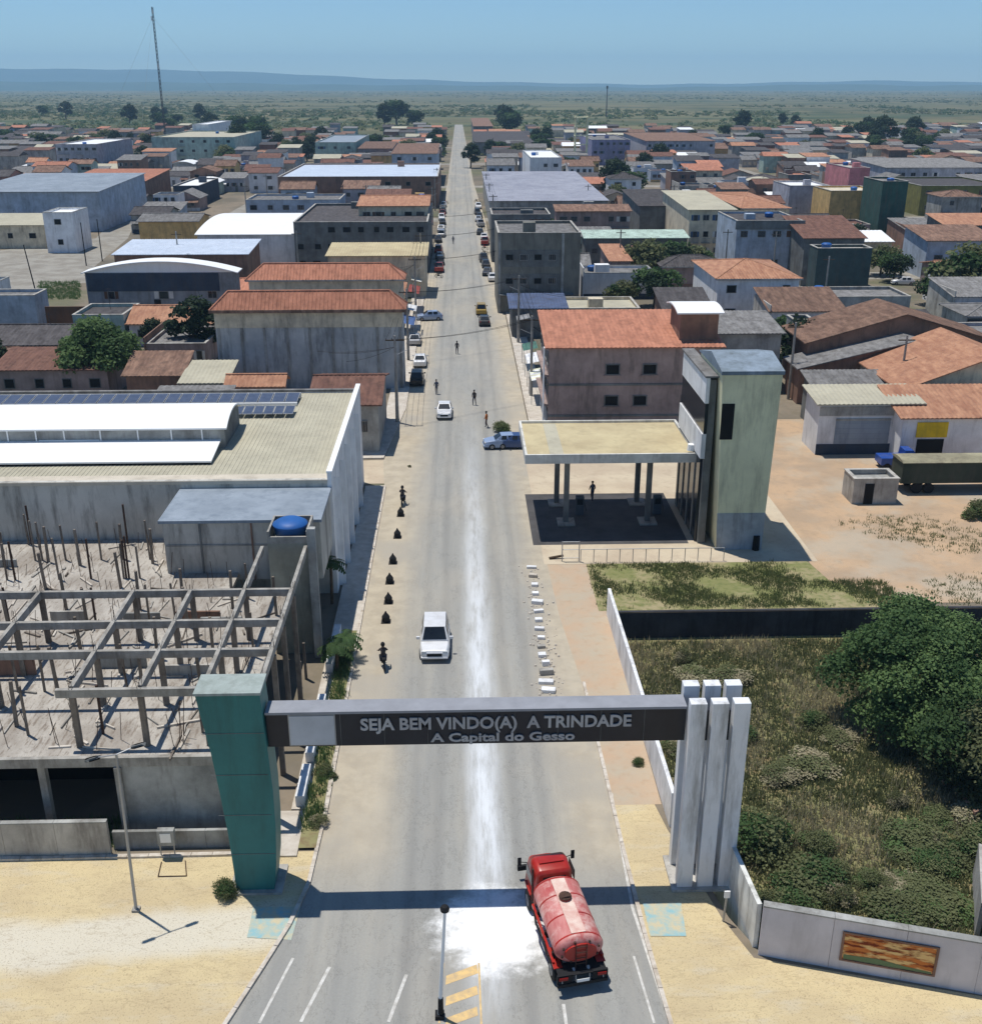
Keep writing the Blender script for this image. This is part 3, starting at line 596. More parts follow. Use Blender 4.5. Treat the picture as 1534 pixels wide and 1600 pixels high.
# upper frame
lines = {}
def XB(px, py): return G(px, py, BZ)[0]
xs = [-33.4, -28.4, XB(55, 945), XB(205, 933), XB(300, 935), XB(402, 900), XB(478, 900)]
xs = [-33.4, -28.6, -23.8, -18.6, -15.4, -12.4, -9.75]
Y0F, Y1F = 44.3, 54.9
ys = [44.3, 48.0, 51.2, 54.9]
for i, y in enumerate(ys):
    xa_, xb_ = (-34, -9.6) if i else (-19.2, -9.6)
    MB().box(xa_, xb_, y, y+.22, BZ-.42+.004*i, BZ+.004*i).build("cross_beam", CONC, Fm)
for j, x in enumerate(xs):
    ya, yb = (44.58, 54.9) if j > 2 else (48.3, 54.9)
    if j > 4: yb = 61.0
    MB().box(x, x+.20, ya, yb, BZ-.40, BZ+.05).build("long_beam", CONC, Fm)
    for i, y in enumerate(ys):
        if j <= 2 and i == 0: continue
        zb = FZ if x < -11.1 else 0.0
        MB().box(x, x+.26, y+.005, y+.255, zb, BZ-.43).build("column", COLUMN, Fm)
for x, y, h in [(-33, 58, 1.0), (-31, 61, 2.8), (-28.7, 58.5, 2.9), (-26.3, 62, 2.6), (-24, 59, 2.9), (-21.6, 62, 2.8), (-19.6, 59, 2.9), (-30.2, 65.5, 2.5), (-27.6, 66.2, 2.7), (-25.3, 65.6, 2.6), (-22.8, 66.6, 2.9), (-20.6, 65.8, 2.5), (-17, 59.2, 2.9), (-14, 59, 2.9), (-33, 66, 2.6), (-16.2, 56.8, 3), (-22, 56.7, 3), (-26.5, 56.6, 3), (-30.5, 56.8, 3), (-11.2, 58, 3.1), (-9.7, 58, 7.4), (-9.7, 55.6, 7.2), (-30.5, 49.5, 3), (-21.4, 49.8, 3), (-16.9, 49.6, 3.1), (-13.8, 49.5, 3.1), (-26, 49.6, 3), (-21.2, 53.2, 3), (-17, 53, 3), (-13.9, 53, 3), (-26.2, 46, 2.6), (-31.4, 46.2, 2.6), (-22.2, 46.3, 2.6)]:
    z0 = FZ if x < -11.1 else 0
    MB().bar((x, y, z0), (x+random.uniform(-.1, .1), y+random.uniform(-.1, .1), z0+min(h, 2.55)), .11, .10, 4).build("prop_column", COLUMN, Fm)
g_ = random.Random(8)
for k in range(46):
    x = g_.uniform(-33, -11.4); y = g_.choice([45.5, 49.6, 53, 57, 60.3]) if x > -15 else g_.choice([45.5, 49.6, 53, 57, 60.5, 63.5, 66.5, 69.2])
    MB().bar((x, y, FZ), (x+g_.uniform(-.06, .06), y, FZ+(BZ-.45-FZ if y < 54.5 else g_.uniform(2.2, 3.0))), .075, n=4).build("slim_column", g_.choice([COLUMN, RUST, COLUMN]), Fm)
# starter bars and loose rods: too many to pick apart
mb = MB()
for x in xs:
    for y in ys:
        for k in range(4): mb.bar((x+.04+.15*(k % 2), y+.05+.15*(k//2), BZ), (x+.04+.15*(k % 2)+random.uniform(-.15, .15), y+.05+.15*(k//2)+random.uniform(-.1, .1), BZ+random.uniform(.3, .9)), .014, n=3)
for k in range(210):
    x = random.uniform(-33.5, -11.3); y = random.uniform(44, 69) if x < -14.8 else random.uniform(44, 60.5)
    mb.bar((x, y, FZ), (x+random.uniform(-.3, .3), y+random.uniform(-.2, .2), FZ+random.uniform(.5, 2.4)), .02, n=3)
o = mb.build("rebar", RUST, Fm); o["kind"] = "stuff"
mb = MB()
for k in range(190):
    x = random.uniform(-33.5, -11.6); y = random.uniform(44, 69) if x < -15.2 else random.uniform(44, 60.3); a = random.uniform(0, math.pi) if random.random() < .5 else math.pi/2+random.uniform(-.15, .15); l = random.uniform(.3, 2.6); w_ = random.uniform(.02, .07)
    dx, dy = math.cos(a)*l/2, math.sin(a)*l/2; nx_, ny_ = -math.sin(a)*w_, math.cos(a)*w_; z = FZ+.02+random.uniform(0, .05)
    mb.prism([(x-dx-nx_, y-dy-ny_), (x+dx-nx_, y+dy-ny_), (x+dx+nx_, y+dy+ny_), (x-dx+nx_, y-dy+ny_)], 'z', FZ, z+.06, random.choice([0, 2, 2, 3, 3]))
o = mb.build("debris", [COLUMN, RUST, CONC, SIDEW], Fm); o["kind"] = "stuff"
for k in range(9):   # stepped low parapets on the slab
    x = random.uniform(-31, -15); y = random.choice([47, 52, 57, 61, 65])+random.uniform(-1, 1); MB().box(x, x+random.uniform(1, 3.2), y, y+.14, FZ, FZ+random.uniform(.3, 1.3)).build("block_wall", random.choice([W_CONC, W_BRICK, W_GREY]), Fm)
OCC.append((-34, -9, 43, 70))
# front garden wall
wall_run("garden_wall", "low stained wall in front of the unfinished concrete frame", [(-34, 41.95), (-16.8, 41.95)], 1.9, .2, W_CONC, z0=0, cap=W_GREY)
wall_run("garden_wall", "short bare wall between the meter box and the green pillar", [(-16.8, 42.4), (-10.2, 42.4)], 1.0, .18, W_GREY, z0=0)
kerb("yard_kerb", [(-34, 41.7), (-20, 41.7), (-11, 41.75)], .22, .12)
mbx = thing("meter_box", "small grey meter box on legs beside the frame wall", "utility box", (-14.05, 41.9, 0))
MB().box(-14.45, -13.65, 41.55, 41.85, .75, 1.6).build("cabinet", W_GREY, mbx, bevel=.02); MB().box(-14.3, -13.8, 41.535, 41.547, .95, 1.45).build("door", R_WHITE, mbx)
for x in (-14.4, -13.75): MB().bar((x, 41.7, 0), (x, 41.7, .75), .03).build("leg", STEEL, mbx)
goal = thing("pipe_frame", "thin bent pipe frame lying on the sand in front of the meter box", "pipe frame", (-13.6, 40.6, 0))
for a, b in (((-14.3, 41.3, .04), (-14.2, 40.3, .04)), ((-14.2, 40.3, .04), (-12.9, 40.3, .04)), ((-12.9, 40.3, .04), (-13.2, 41.35, .04))): MB().bar(a, b, .025).build("tube", RUST, goal)
# strip between frame and kerb: low white walls, planter
for i, (ya, yb, lab) in enumerate(((45.2, 48.0, "nearest of the low white wall pieces between the green pillar and the kerb"), (49.0, 55.0, "long low white wall piece beside the kerb behind the portal beam"), (58.5, 63.8, "low white wall piece beside the pavement next to the tank tower"))):
    o = MB().box(-8.55, -8.1, ya, yb, 0, .75).build("low_wall", W_WHITE, bevel=.02); tag(o, lab, "wall", "low white wall pieces by the kerb")
sheet("planting_bed", [(-8.0, 42), (-7.15, 42), (-7.1, 64), (-8.0, 64)], .135, SCRUBG)
raised("pavement", [(-10.9, 41.5), (-8.0, 41.5), (-8.0, 44.9), (-10.9, 44.9)], 0, .1, SIDEW, kind='structure')

# ------------------------------------------------------------------ petrol station canopy, stair tower, shop
CN = thing("petrol_station_canopy", "flat tan forecourt canopy on slim legs with pale fascia", "canopy", (12, 86, 0))
cx0, cx1, cy0, cy1, cz = 4.98, 18.6, 79.9, 89.2, 7.0
MB().box(cx0+.2, cx1-.2, cy0+.2, cy1-.2, cz-.35, cz-.2).build("deck", R_TAN, CN)
CF = plaster("canopy_fascia", 186, 184, 176, .4)
MB().box(cx0, cx1, cy0, cy0+.19, cz-.75, cz).build("fascia", CF, CN); MB().box(cx0, cx1, cy1-.19, cy1, cz-.75, cz).build("fascia", CF, CN)
MB().box(cx0, cx0+.19, cy0+.193, cy1-.193, cz-.75, cz-.003).build("fascia", CF, CN); MB().box(cx1-.19, cx1, cy0+.193, cy1-.193, cz-.75, cz-.003).build("fascia", CF, CN)
MB().box(cx0+.25, cx1-.25, cy0+.25, cy1-.25, cz-.70, cz-.62).build("soffit", W_WHITE, CN)
MB().box(7.0, 8.1, cy0+.4, cy1-.4, cz-.198, cz-.17).build("roof_patch", R_CREAM, CN)
for x, y in ((8.4, 82.6), (15.2, 82.6), (8.0, 87.0), (15.0, 87.0)):
    MB().box(x, x+.42, y, y+.42, .0, cz-.72).build("leg", W_DGREY, CN)
    MB().box(x-.5, x+.95, y-.6, y+1.0, .025, .18).build("pump_island", CONC, CN)
sheet("canopy_shade_sheet", [(5.6, 78.2), (18.0, 78.2), (18.0, 89.6), (5.6, 89.6)], 0.03, mat("canopy_shade_dark", S(84, 82, 82), S(66, 64, 64), rough=.8, scale=.6, bump=.3))  # dark sheet deepening the canopy's shade, painted onto the forecourt
PUMPM = plaster("pump_paint", 60, 70, 80, .3)
for i, (x, y) in enumerate(((9.6, 84.4), (16.2, 84.4))):
    p_ = thing("fuel_pump", ("dark fuel pump nearer the road under the canopy", "dark fuel pump nearer the tower under the canopy")[i], "fuel pump", (x, y, .03), group="pumps under the canopy")
    MB().box(x, x+.7, y, y+.5, .03, 1.7).build("cabinet", PUMPM, p_, bevel=.03); MB().box(x+.1, x+.6, y-.015, y-.002, 1.0, 1.5).build("display", GLASS, p_)
    MB().bar((x+.72, y+.2, 1.2), (x+.9, y+.1, .4), .03).build("hose", BLACK, p_)
TW = thing("stair_tower", "tall olive plastered tower with a pale base and sloping grey roof beside the canopy", "tower", (22, 78, 0))
tx0, tx1, ty0, ty1, th = 18.75, 23.75, 76.9, 84.5, 14.1
# lower part slightly narrower, as the tower widens upwards on the right
prof = [(20.35, 0), (23.35, 0), (23.75, th), (18.9+.5, th), (20.0, 9.8), (20.2, 5)]
MB().prism([(19.9, 0), (23.45, 0), (23.8, th), (19.3, th)], 'y', ty0, ty1).build("shaft", W_OLIVE, TW, bevel=.04)
MB().prism([(19.88, .01), (23.46, .01), (23.53, 3.1), (19.76, 3.1)], 'y', ty0-.02, ty0-.003).build("painted_base", plaster("pale_blue_dado", 150, 156, 160, .6), TW)
MB().prism([(ty0-.1, th+.003), (ty1+.1, th+.003), (ty1+.1, th+.10), (80.5, th+.95), (ty0-.1, th+.28)], 'x', 19.2, 23.9).build("roof", mat("blue_grey_tower_roof", S(140, 154, 168), S(112, 124, 132), rough=.8, scale=.5, dirt=S(84, 90, 90), dirt_amt=.6), TW)
MB().box(19.45, 20.4, ty0-.03, ty0-.001, 9.1, 11.9).build("window", DARK, TW)
MB().bar((23.0, ty0-.1, 0), (23.0, ty0-.1, 1.2), .3, .25).build("drain_box", DARK, TW)

SH = thing("station_shop", "shop building beside the tower with white sloping bands over dark glass", "building", (18.6, 84, 0))
sx0, sx1 = 17.6, 19.2
MB().box(18.7, 19.25, 78.2, 87, 0, 13.4).build("wall", W_DGREY, SH)
MB().box(18.4, 18.69, 78.0, 86.8, 11.6, 13.6).build("white_band", W_WHITE, SH); MB().box(18.45, 18.69, 78.0, 86.8, 9.2, 11.59).build("window_band", GLASS, SH)
MB().box(18.35, 18.69, 78.0, 86.8, 7.2, 9.19).build("white_band", W_WHITE, SH); MB().box(18.5, 18.69, 78.6, 86.8, .1, 7.19).build("window_band", GLASS, SH)
for y in (80, 82, 84, 86): MB().box(18.42, 18.497, y, y+.12, .1, 7.18).build("mullion", FRAME, SH)
MB().box(18.3, 19.3, 77.9, 87.1, 13.603, 13.75).build("roof", R_GREY, SH)
MB().box(19.26, 23.4, 84.6, 87, 0, 11.5).build("wall", W_GREY, SH); MB().box(19.31, 23.5, 84.55, 87.1, 11.503, 11.7).build("roof", R_BLUEG, SH)
tag(MB().bar((18.2, 80.6, 7.05), (18.2, 80.6, 7.55), .35, .3, 10).build("roof_vent", R_WHITE), "small white vent drum on the canopy edge by the tower", "vent")
OCC.append((4, 28, 74, 99))
# railing along the forecourt
rl = thing("metal_railing", "thin metal railing between the forecourt and the grass lot", "railing", (14, 74.9, 0))
for i in range(12): MB().bar((9.0+i*1.0, 74.8, 0), (9.0+i*1.0, 74.8, 1.1), .03).build("post", STEEL, rl)
for z in (1.1,): MB().bar((9.0, 74.8, z), (20, 74.8, z), .03).build("rail", STEEL, rl)
gt = thing("small_gate", "small pale wire gate at the road end of the railing", "gate", (8.4, 75.0, 0))
for x in (7.6, 8.9): MB().bar((x, 75, 0), (x, 75, 1.7), .04).build("post", STEEL, gt)
for z in (.3, 1.0, 1.65): MB().bar((7.6, 75, z), (8.9, 75, z), .03).build("rail", STEEL, gt)
# ------------------------------------------------------------------ vehicles
def carpaint(name, r, g, b, metal=.15):
    m = mat(name, S(r, g, b), S(int(r*.95), int(g*.95), int(b*.95)), rough=.3, spec=.5, scale=.8, metal=metal, dirt=S(150, 134, 112), dirt_amt=.25); return m
P_WHITE = carpaint("white_car_paint", 232, 232, 232); P_SILV = carpaint("silver_car_paint", 168, 170, 174, .5); P_DARK = carpaint("dark_grey_car_paint", 52, 54, 58); P_BLUE = carpaint("blue_car_paint", 62, 84, 128)
P_RED = carpaint("red_car_paint", 150, 34, 28); P_BLACK = carpaint("black_car_paint", 26, 26, 28); P_YEL = carpaint("dull_yellow_paint", 170, 138, 52); P_LBLUE = carpaint("light_blue_grey_paint", 150, 168, 196)
def wheel(parent, x, y, r=.33, wd=.22, nm="wheel"):
    s = 1 if x > 0 else -1
    t = MB().loft([[(x+q*wd/2, y+rr*math.cos(a*math.pi/8), r+rr*math.sin(a*math.pi/8)) for a in range(16)] for q, rr in ((-1, r*.86), (-.8, r), (.8, r), (1, r*.86))]).build(nm, BLACK, parent, off=None)
    MB().loft([[(x+s*q*wd/2, y+rr*math.cos(a*math.pi/6), r+rr*math.sin(a*math.pi/6)) for a in range(12)] for q, rr in ((.9, r*.6), (1.04, r*.55), (1.0, r*.15))]).build("rim", RIM, t, off=None)
def loft_body(secs):
    """secs: (y, half width bottom, half width top, z bottom, z top)"""
    rings = []
    for y, wb, wt, z0, z1 in secs:
        zm = z0+(z1-z0)*.55; c = min(.07, (z1-z0)*.3)
        rings.append([(-wb*.94, y, z0), (wb*.94, y, z0), (wb, y, z0+c), (max(wb, wt)*1.0, y, zm), (wt, y, z1-c), (wt*.93, y, z1), (-wt*.93, y, z1), (-wt, y, z1-c), (-max(wb, wt), y, zm), (-wb, y, z0+c)])
    return MB().loft(rings)
def car(label, loc, rz, paint, kind='hatch', group=None, detail=True, name="parked_car", cat="car"):
    t = thing(name, label, cat, loc, rz, group, off=False)
    if kind == 'pickup':
        L_, hw = 2.6, .88
        b = loft_body([(L_, .70, .62, .42, .72), (L_-.12, .80, .74, .32, .88), (1.9, .87, .82, .28, 1.02), (1.15, .88, .84, .28, 1.10), (.9, .88, .85, .28, 1.12), (-.75, .88, .85, .28, 1.12), (-2.45, .88, .85, .34, 1.12), (-L_, .85, .82, .42, 1.08)])
        cab = [(1.25, 1.10), (.62, 1.66), (-.45, 1.70), (-.75, 1.12)]
        bed = (-2.45, -.85)
    else:
        L_, hw = 2.05, .83
        tail = -1.95 if kind == 'hatch' else -2.2
        b = loft_body([(L_, .66, .60, .40, .66), (L_-.12, .78, .70, .28, .80), (1.35, .83, .79, .22, .92), (.85, .84, .80, .20, .97), (-1.3, .84, .80, .20, .99), (tail+.12, .80, .76, .28, .97), (tail, .74, .70, .38, .86)])
        cab = [(1.0, .96), (.30, 1.42), (-1.15, 1.44), (-1.75, .98)] if kind == 'hatch' else [(1.0, .96), (.30, 1.40), (-.85, 1.41), (-1.6, .99)]
        bed = None
        if kind == 'suv': cab = [(1.0, 1.0), (.4, 1.68), (-1.6, 1.70), (-1.85, 1.0)]
    body = b.build("body", paint, t, smooth=False, off=None, bevel=.03)
    (ya, za), (yb, zb), (yc, zc), (yd, zd) = cab; wb, wt = hw*.92, hw*.74
    cb = MB(); A_, B_, C_, D_ = ya, yb, yc, yd
    for s in (-1, 1): pass
    cb.loft([[(-wb, ya, za-.02), (wb, ya, za-.02), (wb*.99, ya, za), (-wb*.99, ya, za)], [(-wb, yb, za-.02), (wb, yb, za-.02), (wt, yb, zb), (-wt, yb, zb)], [(-wb, yc, za-.02), (wb, yc, za-.02), (wt, yc, zc), (-wt, yc, zc)], [(-wb, yd, zd-.02), (wb, yd, zd-.02), (wb*.99, yd, zd), (-wb*.99, yd, zd)]])
    cab_o = cb.build("cabin", paint, t, off=None, bevel=.04)
    def lerp(p, q, f): return tuple(p[i]+(q[i]-p[i])*f for i in range(3))
    def pane(nm, q, nrm, sh=.12):
        c = [sum(p[i] for p in q)/4 for i in range(3)]; pts = [tuple(lerp(p, c, sh)[i]+nrm[i]*.022 for i in range(3)) for p in q]
        MB().face(pts).build(nm, GLASS, t, off=None)
    pane("windscreen", [(-wb, ya, za), (wb, ya, za), (wt, yb, zb), (-wt, yb, zb)], (0, .5, .8))
    pane("rear_window", [(wb, yd, zd), (-wb, yd, zd), (-wt, yc, zc), (wt, yc, zc)], (0, -.8, .5))
    if detail:
        for s in (-1, 1):
            pane("side_window", [(s*wb, yb+.1, za+.04), (s*wb, (yb+yc)/2+.05, za+.04), (s*wt, (yb+yc)/2+.05, zb), (s*wt, yb, zb)], (s*.9, 0, .3))
            pane("side_window", [(s*wb, (yb+yc)/2-.05, za+.04), (s*wb, yc-.05, za+.04), (s*wt, yc, zb), (s*wt, (yb+yc)/2-.05, zb)], (s*.9, 0, .3))
            MB().box(*sorted((s*hw, s*(hw+.2))), ya-.35, ya-.22, za-.02, za+.14).build("mirror", paint, t, off=None)
            MB().box(*sorted((s*hw*.55, s*hw*.86)), L_-.16, L_-.02, .62, .78).build("headlight", LAMPW, t, off=None)
            ty = (-2.62, -2.58) if kind == 'pickup' else (-1.97, -1.90)
            MB().box(*sorted((s*hw*.68, s*hw*.9)), ty[0], ty[1], .68, .9).build("tail_light", LAMPR, t, off=None)
        MB().box(-.42, .42, L_-.05, L_+.015, .46, .64).build("grille", BLACK, t, off=None)
        MB().box(-hw*.9, hw*.9, L_-.1, L_+.06, .30, .44).build("front_bumper", P_DARK if kind == 'pickup' else paint, t, off=None, bevel=.03)
    if bed: MB().box(-.72, .72, bed[0], bed[1], 1.121, 1.128).build("load_bed", BLACK if 0 else R_DARK, t, off=None)
    for x in (-hw*.9, hw*.9):
        for y in (1.3 if kind != 'pickup' else 1.65, -1.25 if kind != 'pickup' else -1.6): wheel(t, x, y, .31 if kind != 'pickup' else .37)
    return t
# moving cars on the road
x, y = G(679, 1035); wp = car("white car driving towards the gateway in the left lane", (x, y+1.9, .02), math.pi, P_WHITE, 'suv', name="white_car"); wp.scale = (1.14, 1, 1.05)
x, y = G(694, 657); car("small white car further up the road driving towards the gateway", (x, y+2, .02), math.pi, P_WHITE, 'sedan', name="white_car")
PK = [((671, 503), 1.7, P_LBLUE, 'hatch', "blue grey hatchback crossing at an angle beside the orange hip roofed block"),
      ((656, 574), 0, P_WHITE, 'sedan', "white car parked in front of the dark off-road car"),
      ((651, 603), 0, P_BLACK, 'suv', "dark off-road car parked at the left kerb below the white car"),
      ((757, 510), 0, P_DARK, 'hatch', "dark hatchback parked behind the yellow van"),
      ((788, 706), math.pi/2+.1, P_LBLUE, 'sedan', "pale blue car parked across the road edge beside the canopy"),
      ((806, 706), math.pi/2, P_BLUE, 'sedan', "blue car half under the road corner of the canopy"),
      ((752, 492), 0, P_YEL, 'suv', "dull yellow van with dusty roof parked on the right"),
      ((1415, 447), 1.4, P_WHITE, 'hatch', "white car in front of the green bushes at the right"),
      ((1500, 495), .4, P_SILV, 'suv', "silver car parked behind the terracotta gable roofs at the right edge")]
for (px, py), rz, pa, kd, lab in PK:
    x, y = G(px, py); car(lab, (x, y+1.5, .02), rz, pa, kd)

# ------------------------------------------------------------------ red tank lorry
TR = thing("tank_lorry", "old red tank lorry with dusty pink barrel tank driving away from the camera", "lorry", (4.62, 32.95, .02), R(10.5), off=False)
P_TANK = mat("dusty_red_tank", S(176, 76, 74), S(206, 140, 134), rough=.5, scale=1.3, stretch=(1.5, .3, 1.5), dirt=S(230, 214, 202), dirt_amt=.7)
P_CAB = mat("red_cab_paint", S(176, 36, 24), S(150, 30, 22), rough=.35, spec=.5, scale=1, dirt=S(150, 96, 76), dirt_amt=.3)
TW_ = 1.02
MB().box(-.42, .42, .25, 5.9, .72, .95).build("chassis", BLACK, TR, off=None)
# barrel: elliptic tank with dished ends
rings = []
for y, k in ((.42, .35), (.46, .72), (.55, .93), (.66, 1.0), (4.05, 1.0), (4.16, .93), (4.25, .72), (4.28, .35)):
    rings.append([(TW_*k*math.cos(a*math.pi/16), y, 1.72+.68*k*math.sin(a*math.pi/16)) for a in range(32)])
tank = MB().loft(rings).build("tank", P_TANK, TR, smooth=True, off=None)
for y in (.7, 1.85, 3.0, 4.0):
    MB().loft([[(TW_*1.012*math.cos(a*math.pi/16), yy, 1.72+.688*math.sin(a*math.pi/16)) for a in range(32)] for yy in (y, y+.07)]).build("band", P_CAB, tank, off=None)
MB().loft([[(TW_*.66*math.cos(a*math.pi/10), yy, 1.72+.42*math.sin(a*math.pi/10)) for a in range(20)] for yy in (.36, .43)]).build("end_plate", P_CAB, tank, off=None)
for a in range(8): MB().bar((TW_*.78*math.cos(a*math.pi/4+.3), .40, 1.72+.5*math.sin(a*math.pi/4+.3)), (TW_*.78*math.cos(a*math.pi/4+.3), .47, 1.72+.5*math.sin(a*math.pi/4+.3)), .05).build("bolt", RUST, tank, off=None)
MB().bar((0, 2.75, 2.38), (0, 2.75, 2.50), .26, .24, 12).build("hatch", P_CAB, tank, off=None)
MB().bar((0, 2.75, 2.50), (0, 2.75, 2.54), .28, .27, 12).bar((-.2, 2.62, 2.56), (.2, 2.62, 2.6), .03).build("hatch_lid", RUST, tank, off=None)
MB().box(-.30, .30, .75, 3.95, 2.385, 2.412).build("top_strip", mat("pale_top_strip", S(226, 206, 192), S(206, 160, 148), rough=.8, scale=2), tank, off=None)  # pale strip running along the top of the tank
for s in (-1, 1):
    MB().box(*sorted((s*.98, s*1.08)), .7, 4.1, 1.02, 1.12).build("side_rail", P_CAB, TR, off=None)
    for y in (1.0, 2.2, 3.4): MB().box(*sorted((s*.5, s*1.0)), y, y+.12, .96, 1.3).build("cradle", BLACK, TR, off=None)
    MB().box(*sorted((s*.42, s*1.05)), .0, .10, .52, 1.02).build("mudflap", BLACK, TR, off=None)
    MB().box(*sorted((s*.62, s*.98)), -.04, .02, .80, .93).build("tail_light", LAMPR, TR, off=None)
    for y, w2 in ((1.0, .46), (5.1, .26)):
        wheel(TR, s*(.82 if y < 3 else .9), y, .46, w2)
    MB().box(*sorted((s*.72, s*1.08)), .45, 1.6, .97, 1.02).build("mudguard", P_CAB, TR, off=None)
MB().box(-1.05, 1.05, -.05, .05, .45, .62).build("rear_bumper", BLACK, TR, off=None, bevel=.015)
MB().box(-1.0, 1.0, .0, .7, .96, 1.0).build("rear_deck", BLACK, TR, off=None)
MB().box(-.26, .26, -.07, -.052, .64, .78).build("number_plate", R_WHITE, TR, off=None)
for k in range(4): MB().bar((-.85+.57*k, .0, .64), (-.85+.57*k, .05, .98), .025).build("bracket", STEEL, TR, off=None)
ld = MB()
for x in (-.22, .22): ld.bar((x, .30, .8), (x, .30, 2.2), .02)
for k in range(5): ld.bar((-.22, .30, .95+k*.28), (.22, .30, .95+k*.28), .018)
ld.build("ladder", RUST, TR, off=None)
hs = MB(); pr = None
for k in range(13):
    q = (-1.12-.03*math.sin(k), .8+k*.26, 1.0+.10*math.sin(k*1.9))
    if pr: hs.bar(pr, q, .05)
    pr = q
hs.build("hose", BLACK, TR, off=None)
MB().bar((.3, .34, 1.02), (.3, .12, .9), .07).bar((-.3, .34, 1.02), (-.3, .12, .9), .06).build("valve", STEEL, TR, off=None)
# rounded cab
def ring(y, wb, wt, z0, z1, r=.16, n=4):
    pts = [(-wb, y, z0), (wb, y, z0)]
    for i in range(n+1):
        a = i/n*math.pi/2; pts.append((wt-r+r*math.cos(a), y, z1-r+r*math.sin(a)))
    for i in range(n+1):
        a = math.pi/2+i/n*math.pi/2; pts.append((-wt+r+r*math.cos(a), y, z1-r+r*math.sin(a)))
    return pts
cab = MB().loft([ring(4.42, .90, .70, .75, 2.30, .22), ring(4.52, .94, .80, .72, 2.44, .26), ring(5.3, .95, .82, .72, 2.50, .26), ring(5.62, .95, .80, .72, 2.40, .24), ring(5.95, .94, .86, .72, 1.62, .2)]).build("cab", P_CAB, TR, off=None)
cab.data.polygons.foreach_set("use_smooth", [True]*len(cab.data.polygons)); md = cab.modifiers.new("n", 'BEVEL'); md.width = .02; md.segments = 1; md.limit_method = 'ANGLE'
MB().loft([ring(5.9, .70, .62, .78, 1.60, .2), ring(6.7, .66, .58, .8, 1.50, .2), ring(6.95, .58, .50, .85, 1.3, .16)]).build("bonnet", P_CAB, TR, smooth=True, off=None)
MB().face([(-.55, 4.435, 1.72), (.55, 4.435, 1.72), (.5, 4.405, 2.15), (-.5, 4.405, 2.15)]).build("rear_window", GLASS, TR, off=None)
MB().box(-.55, .55, 4.9, 5.1, 2.495, 2.53).build("roof_rib", P_CAB, TR, off=None)
MB().face([(.72, 5.70, 2.2), (-.72, 5.70, 2.2), (-.78, 5.97, 1.66), (.78, 5.97, 1.66)]).build("windscreen", GLASS, TR, off=None)
MB().box(-1.0, 1.0, 6.95, 7.08, .5, .75).build("front_bumper", BLACK, TR, off=None)
for s in (-1, 1):
    MB().box(*sorted((s*.62, s*1.0)), 4.75, 5.7, .98, 1.05).build("front_mudguard", P_CAB, TR, off=None)
    mi_ = MB().bar((s*.88, 5.75, 1.95), (s*1.22, 5.8, 2.0), .018).build("mirror_arm", BLACK, TR, off=None)
    MB().box(*sorted((s*1.14, s*1.30)), 5.77, 5.82, 1.8, 2.22).build("mirror", BLACK, mi_, off=None)
    MB().box(*sorted((s*.955, s*.975)), 4.6, 5.5, 1.65, 2.15).build("side_window", GLASS, TR, off=None)
MB().bar((-.98, 4.36, .9), (-.98, 4.36, 2.75), .045).build("exhaust_pipe", RUST, TR, off=None)

# ------------------------------------------------------------------ lamp posts
def lamp_post(name, label, base, top, arms, r=.06):
    t = thing(name, label, "lamp post", (base[0], base[1], 0))
    MB().box(base[0]-.16, base[0]+.16, base[1]-.16, base[1]+.16, 0, .12).build("base", CONC, t)
    MB().bar((base[0], base[1], .12), top, r*1.2, r*.8, 8).build("pole", STEEL, t)
    for dx, dy in arms:
        e = (top[0]+dx, top[1]+dy, top[2]+.12)
        a = MB().bar(top, e, .03).build("arm", STEEL, t)
        MB().loft([[(e[0]+dx*q/1.0+px_, e[1]+dy*q+py_, e[2]+pz_) for px_, py_, pz_ in ((-.08, -.08, -.04), (.08, -.08, -.04), (.08, .08, -.04), (.08, .08, .05), (-.08, .08, .05), (-.08, -.08, .05))] for q in (0, .35, .6)]).build("lamp_head", W_DGREY, a)
    return t
lamp_post("street_lamp", "tall thin lamp post on the yellow sand with two small arms", (-14.61, 38.16), (-14.43, 38.1, 8.2), [(.62, .35), (-.62, -.35)])
t = thing("median_lamp", "lamp post with a dark round head in the hatched road median", "lamp post", (-1.09, 31.9, 0))
MB().box(-1.27, -.91, 31.72, 32.08, .03, .2).build("base", BLACK, t); MB().bar((-1.09, 31.9, .2), (-.81, 31.9, 5.2), .085, .055, 10).build("pole", R_WHITE, t)
MB().loft([[(-.81+r*math.cos(a*math.pi/6), 31.9+r*math.sin(a*math.pi/6), z) for a in range(12)] for r, z in ((.06, 5.2), (.17, 5.28), (.18, 5.38), (.12, 5.48), (.03, 5.52))]).build("lamp_head", BLACK, t)
MB().bar((-1.05, 31.88, .25), (-1.04, 31.88, 1.0), .12, .11, 8).build("cable_box", BLACK, t)
t = thing("marker_post", "short grey post at the foot of the column fins", "post", (11.2, 36.75, 0)); MB().bar((11.2, 36.75, 0), (11.25, 36.7, 1.7), .05).build("pole", STEEL, t); MB().box(11.1, 11.35, 36.6, 36.66, 1.4, 1.75).build("plate", R_WHITE, t)

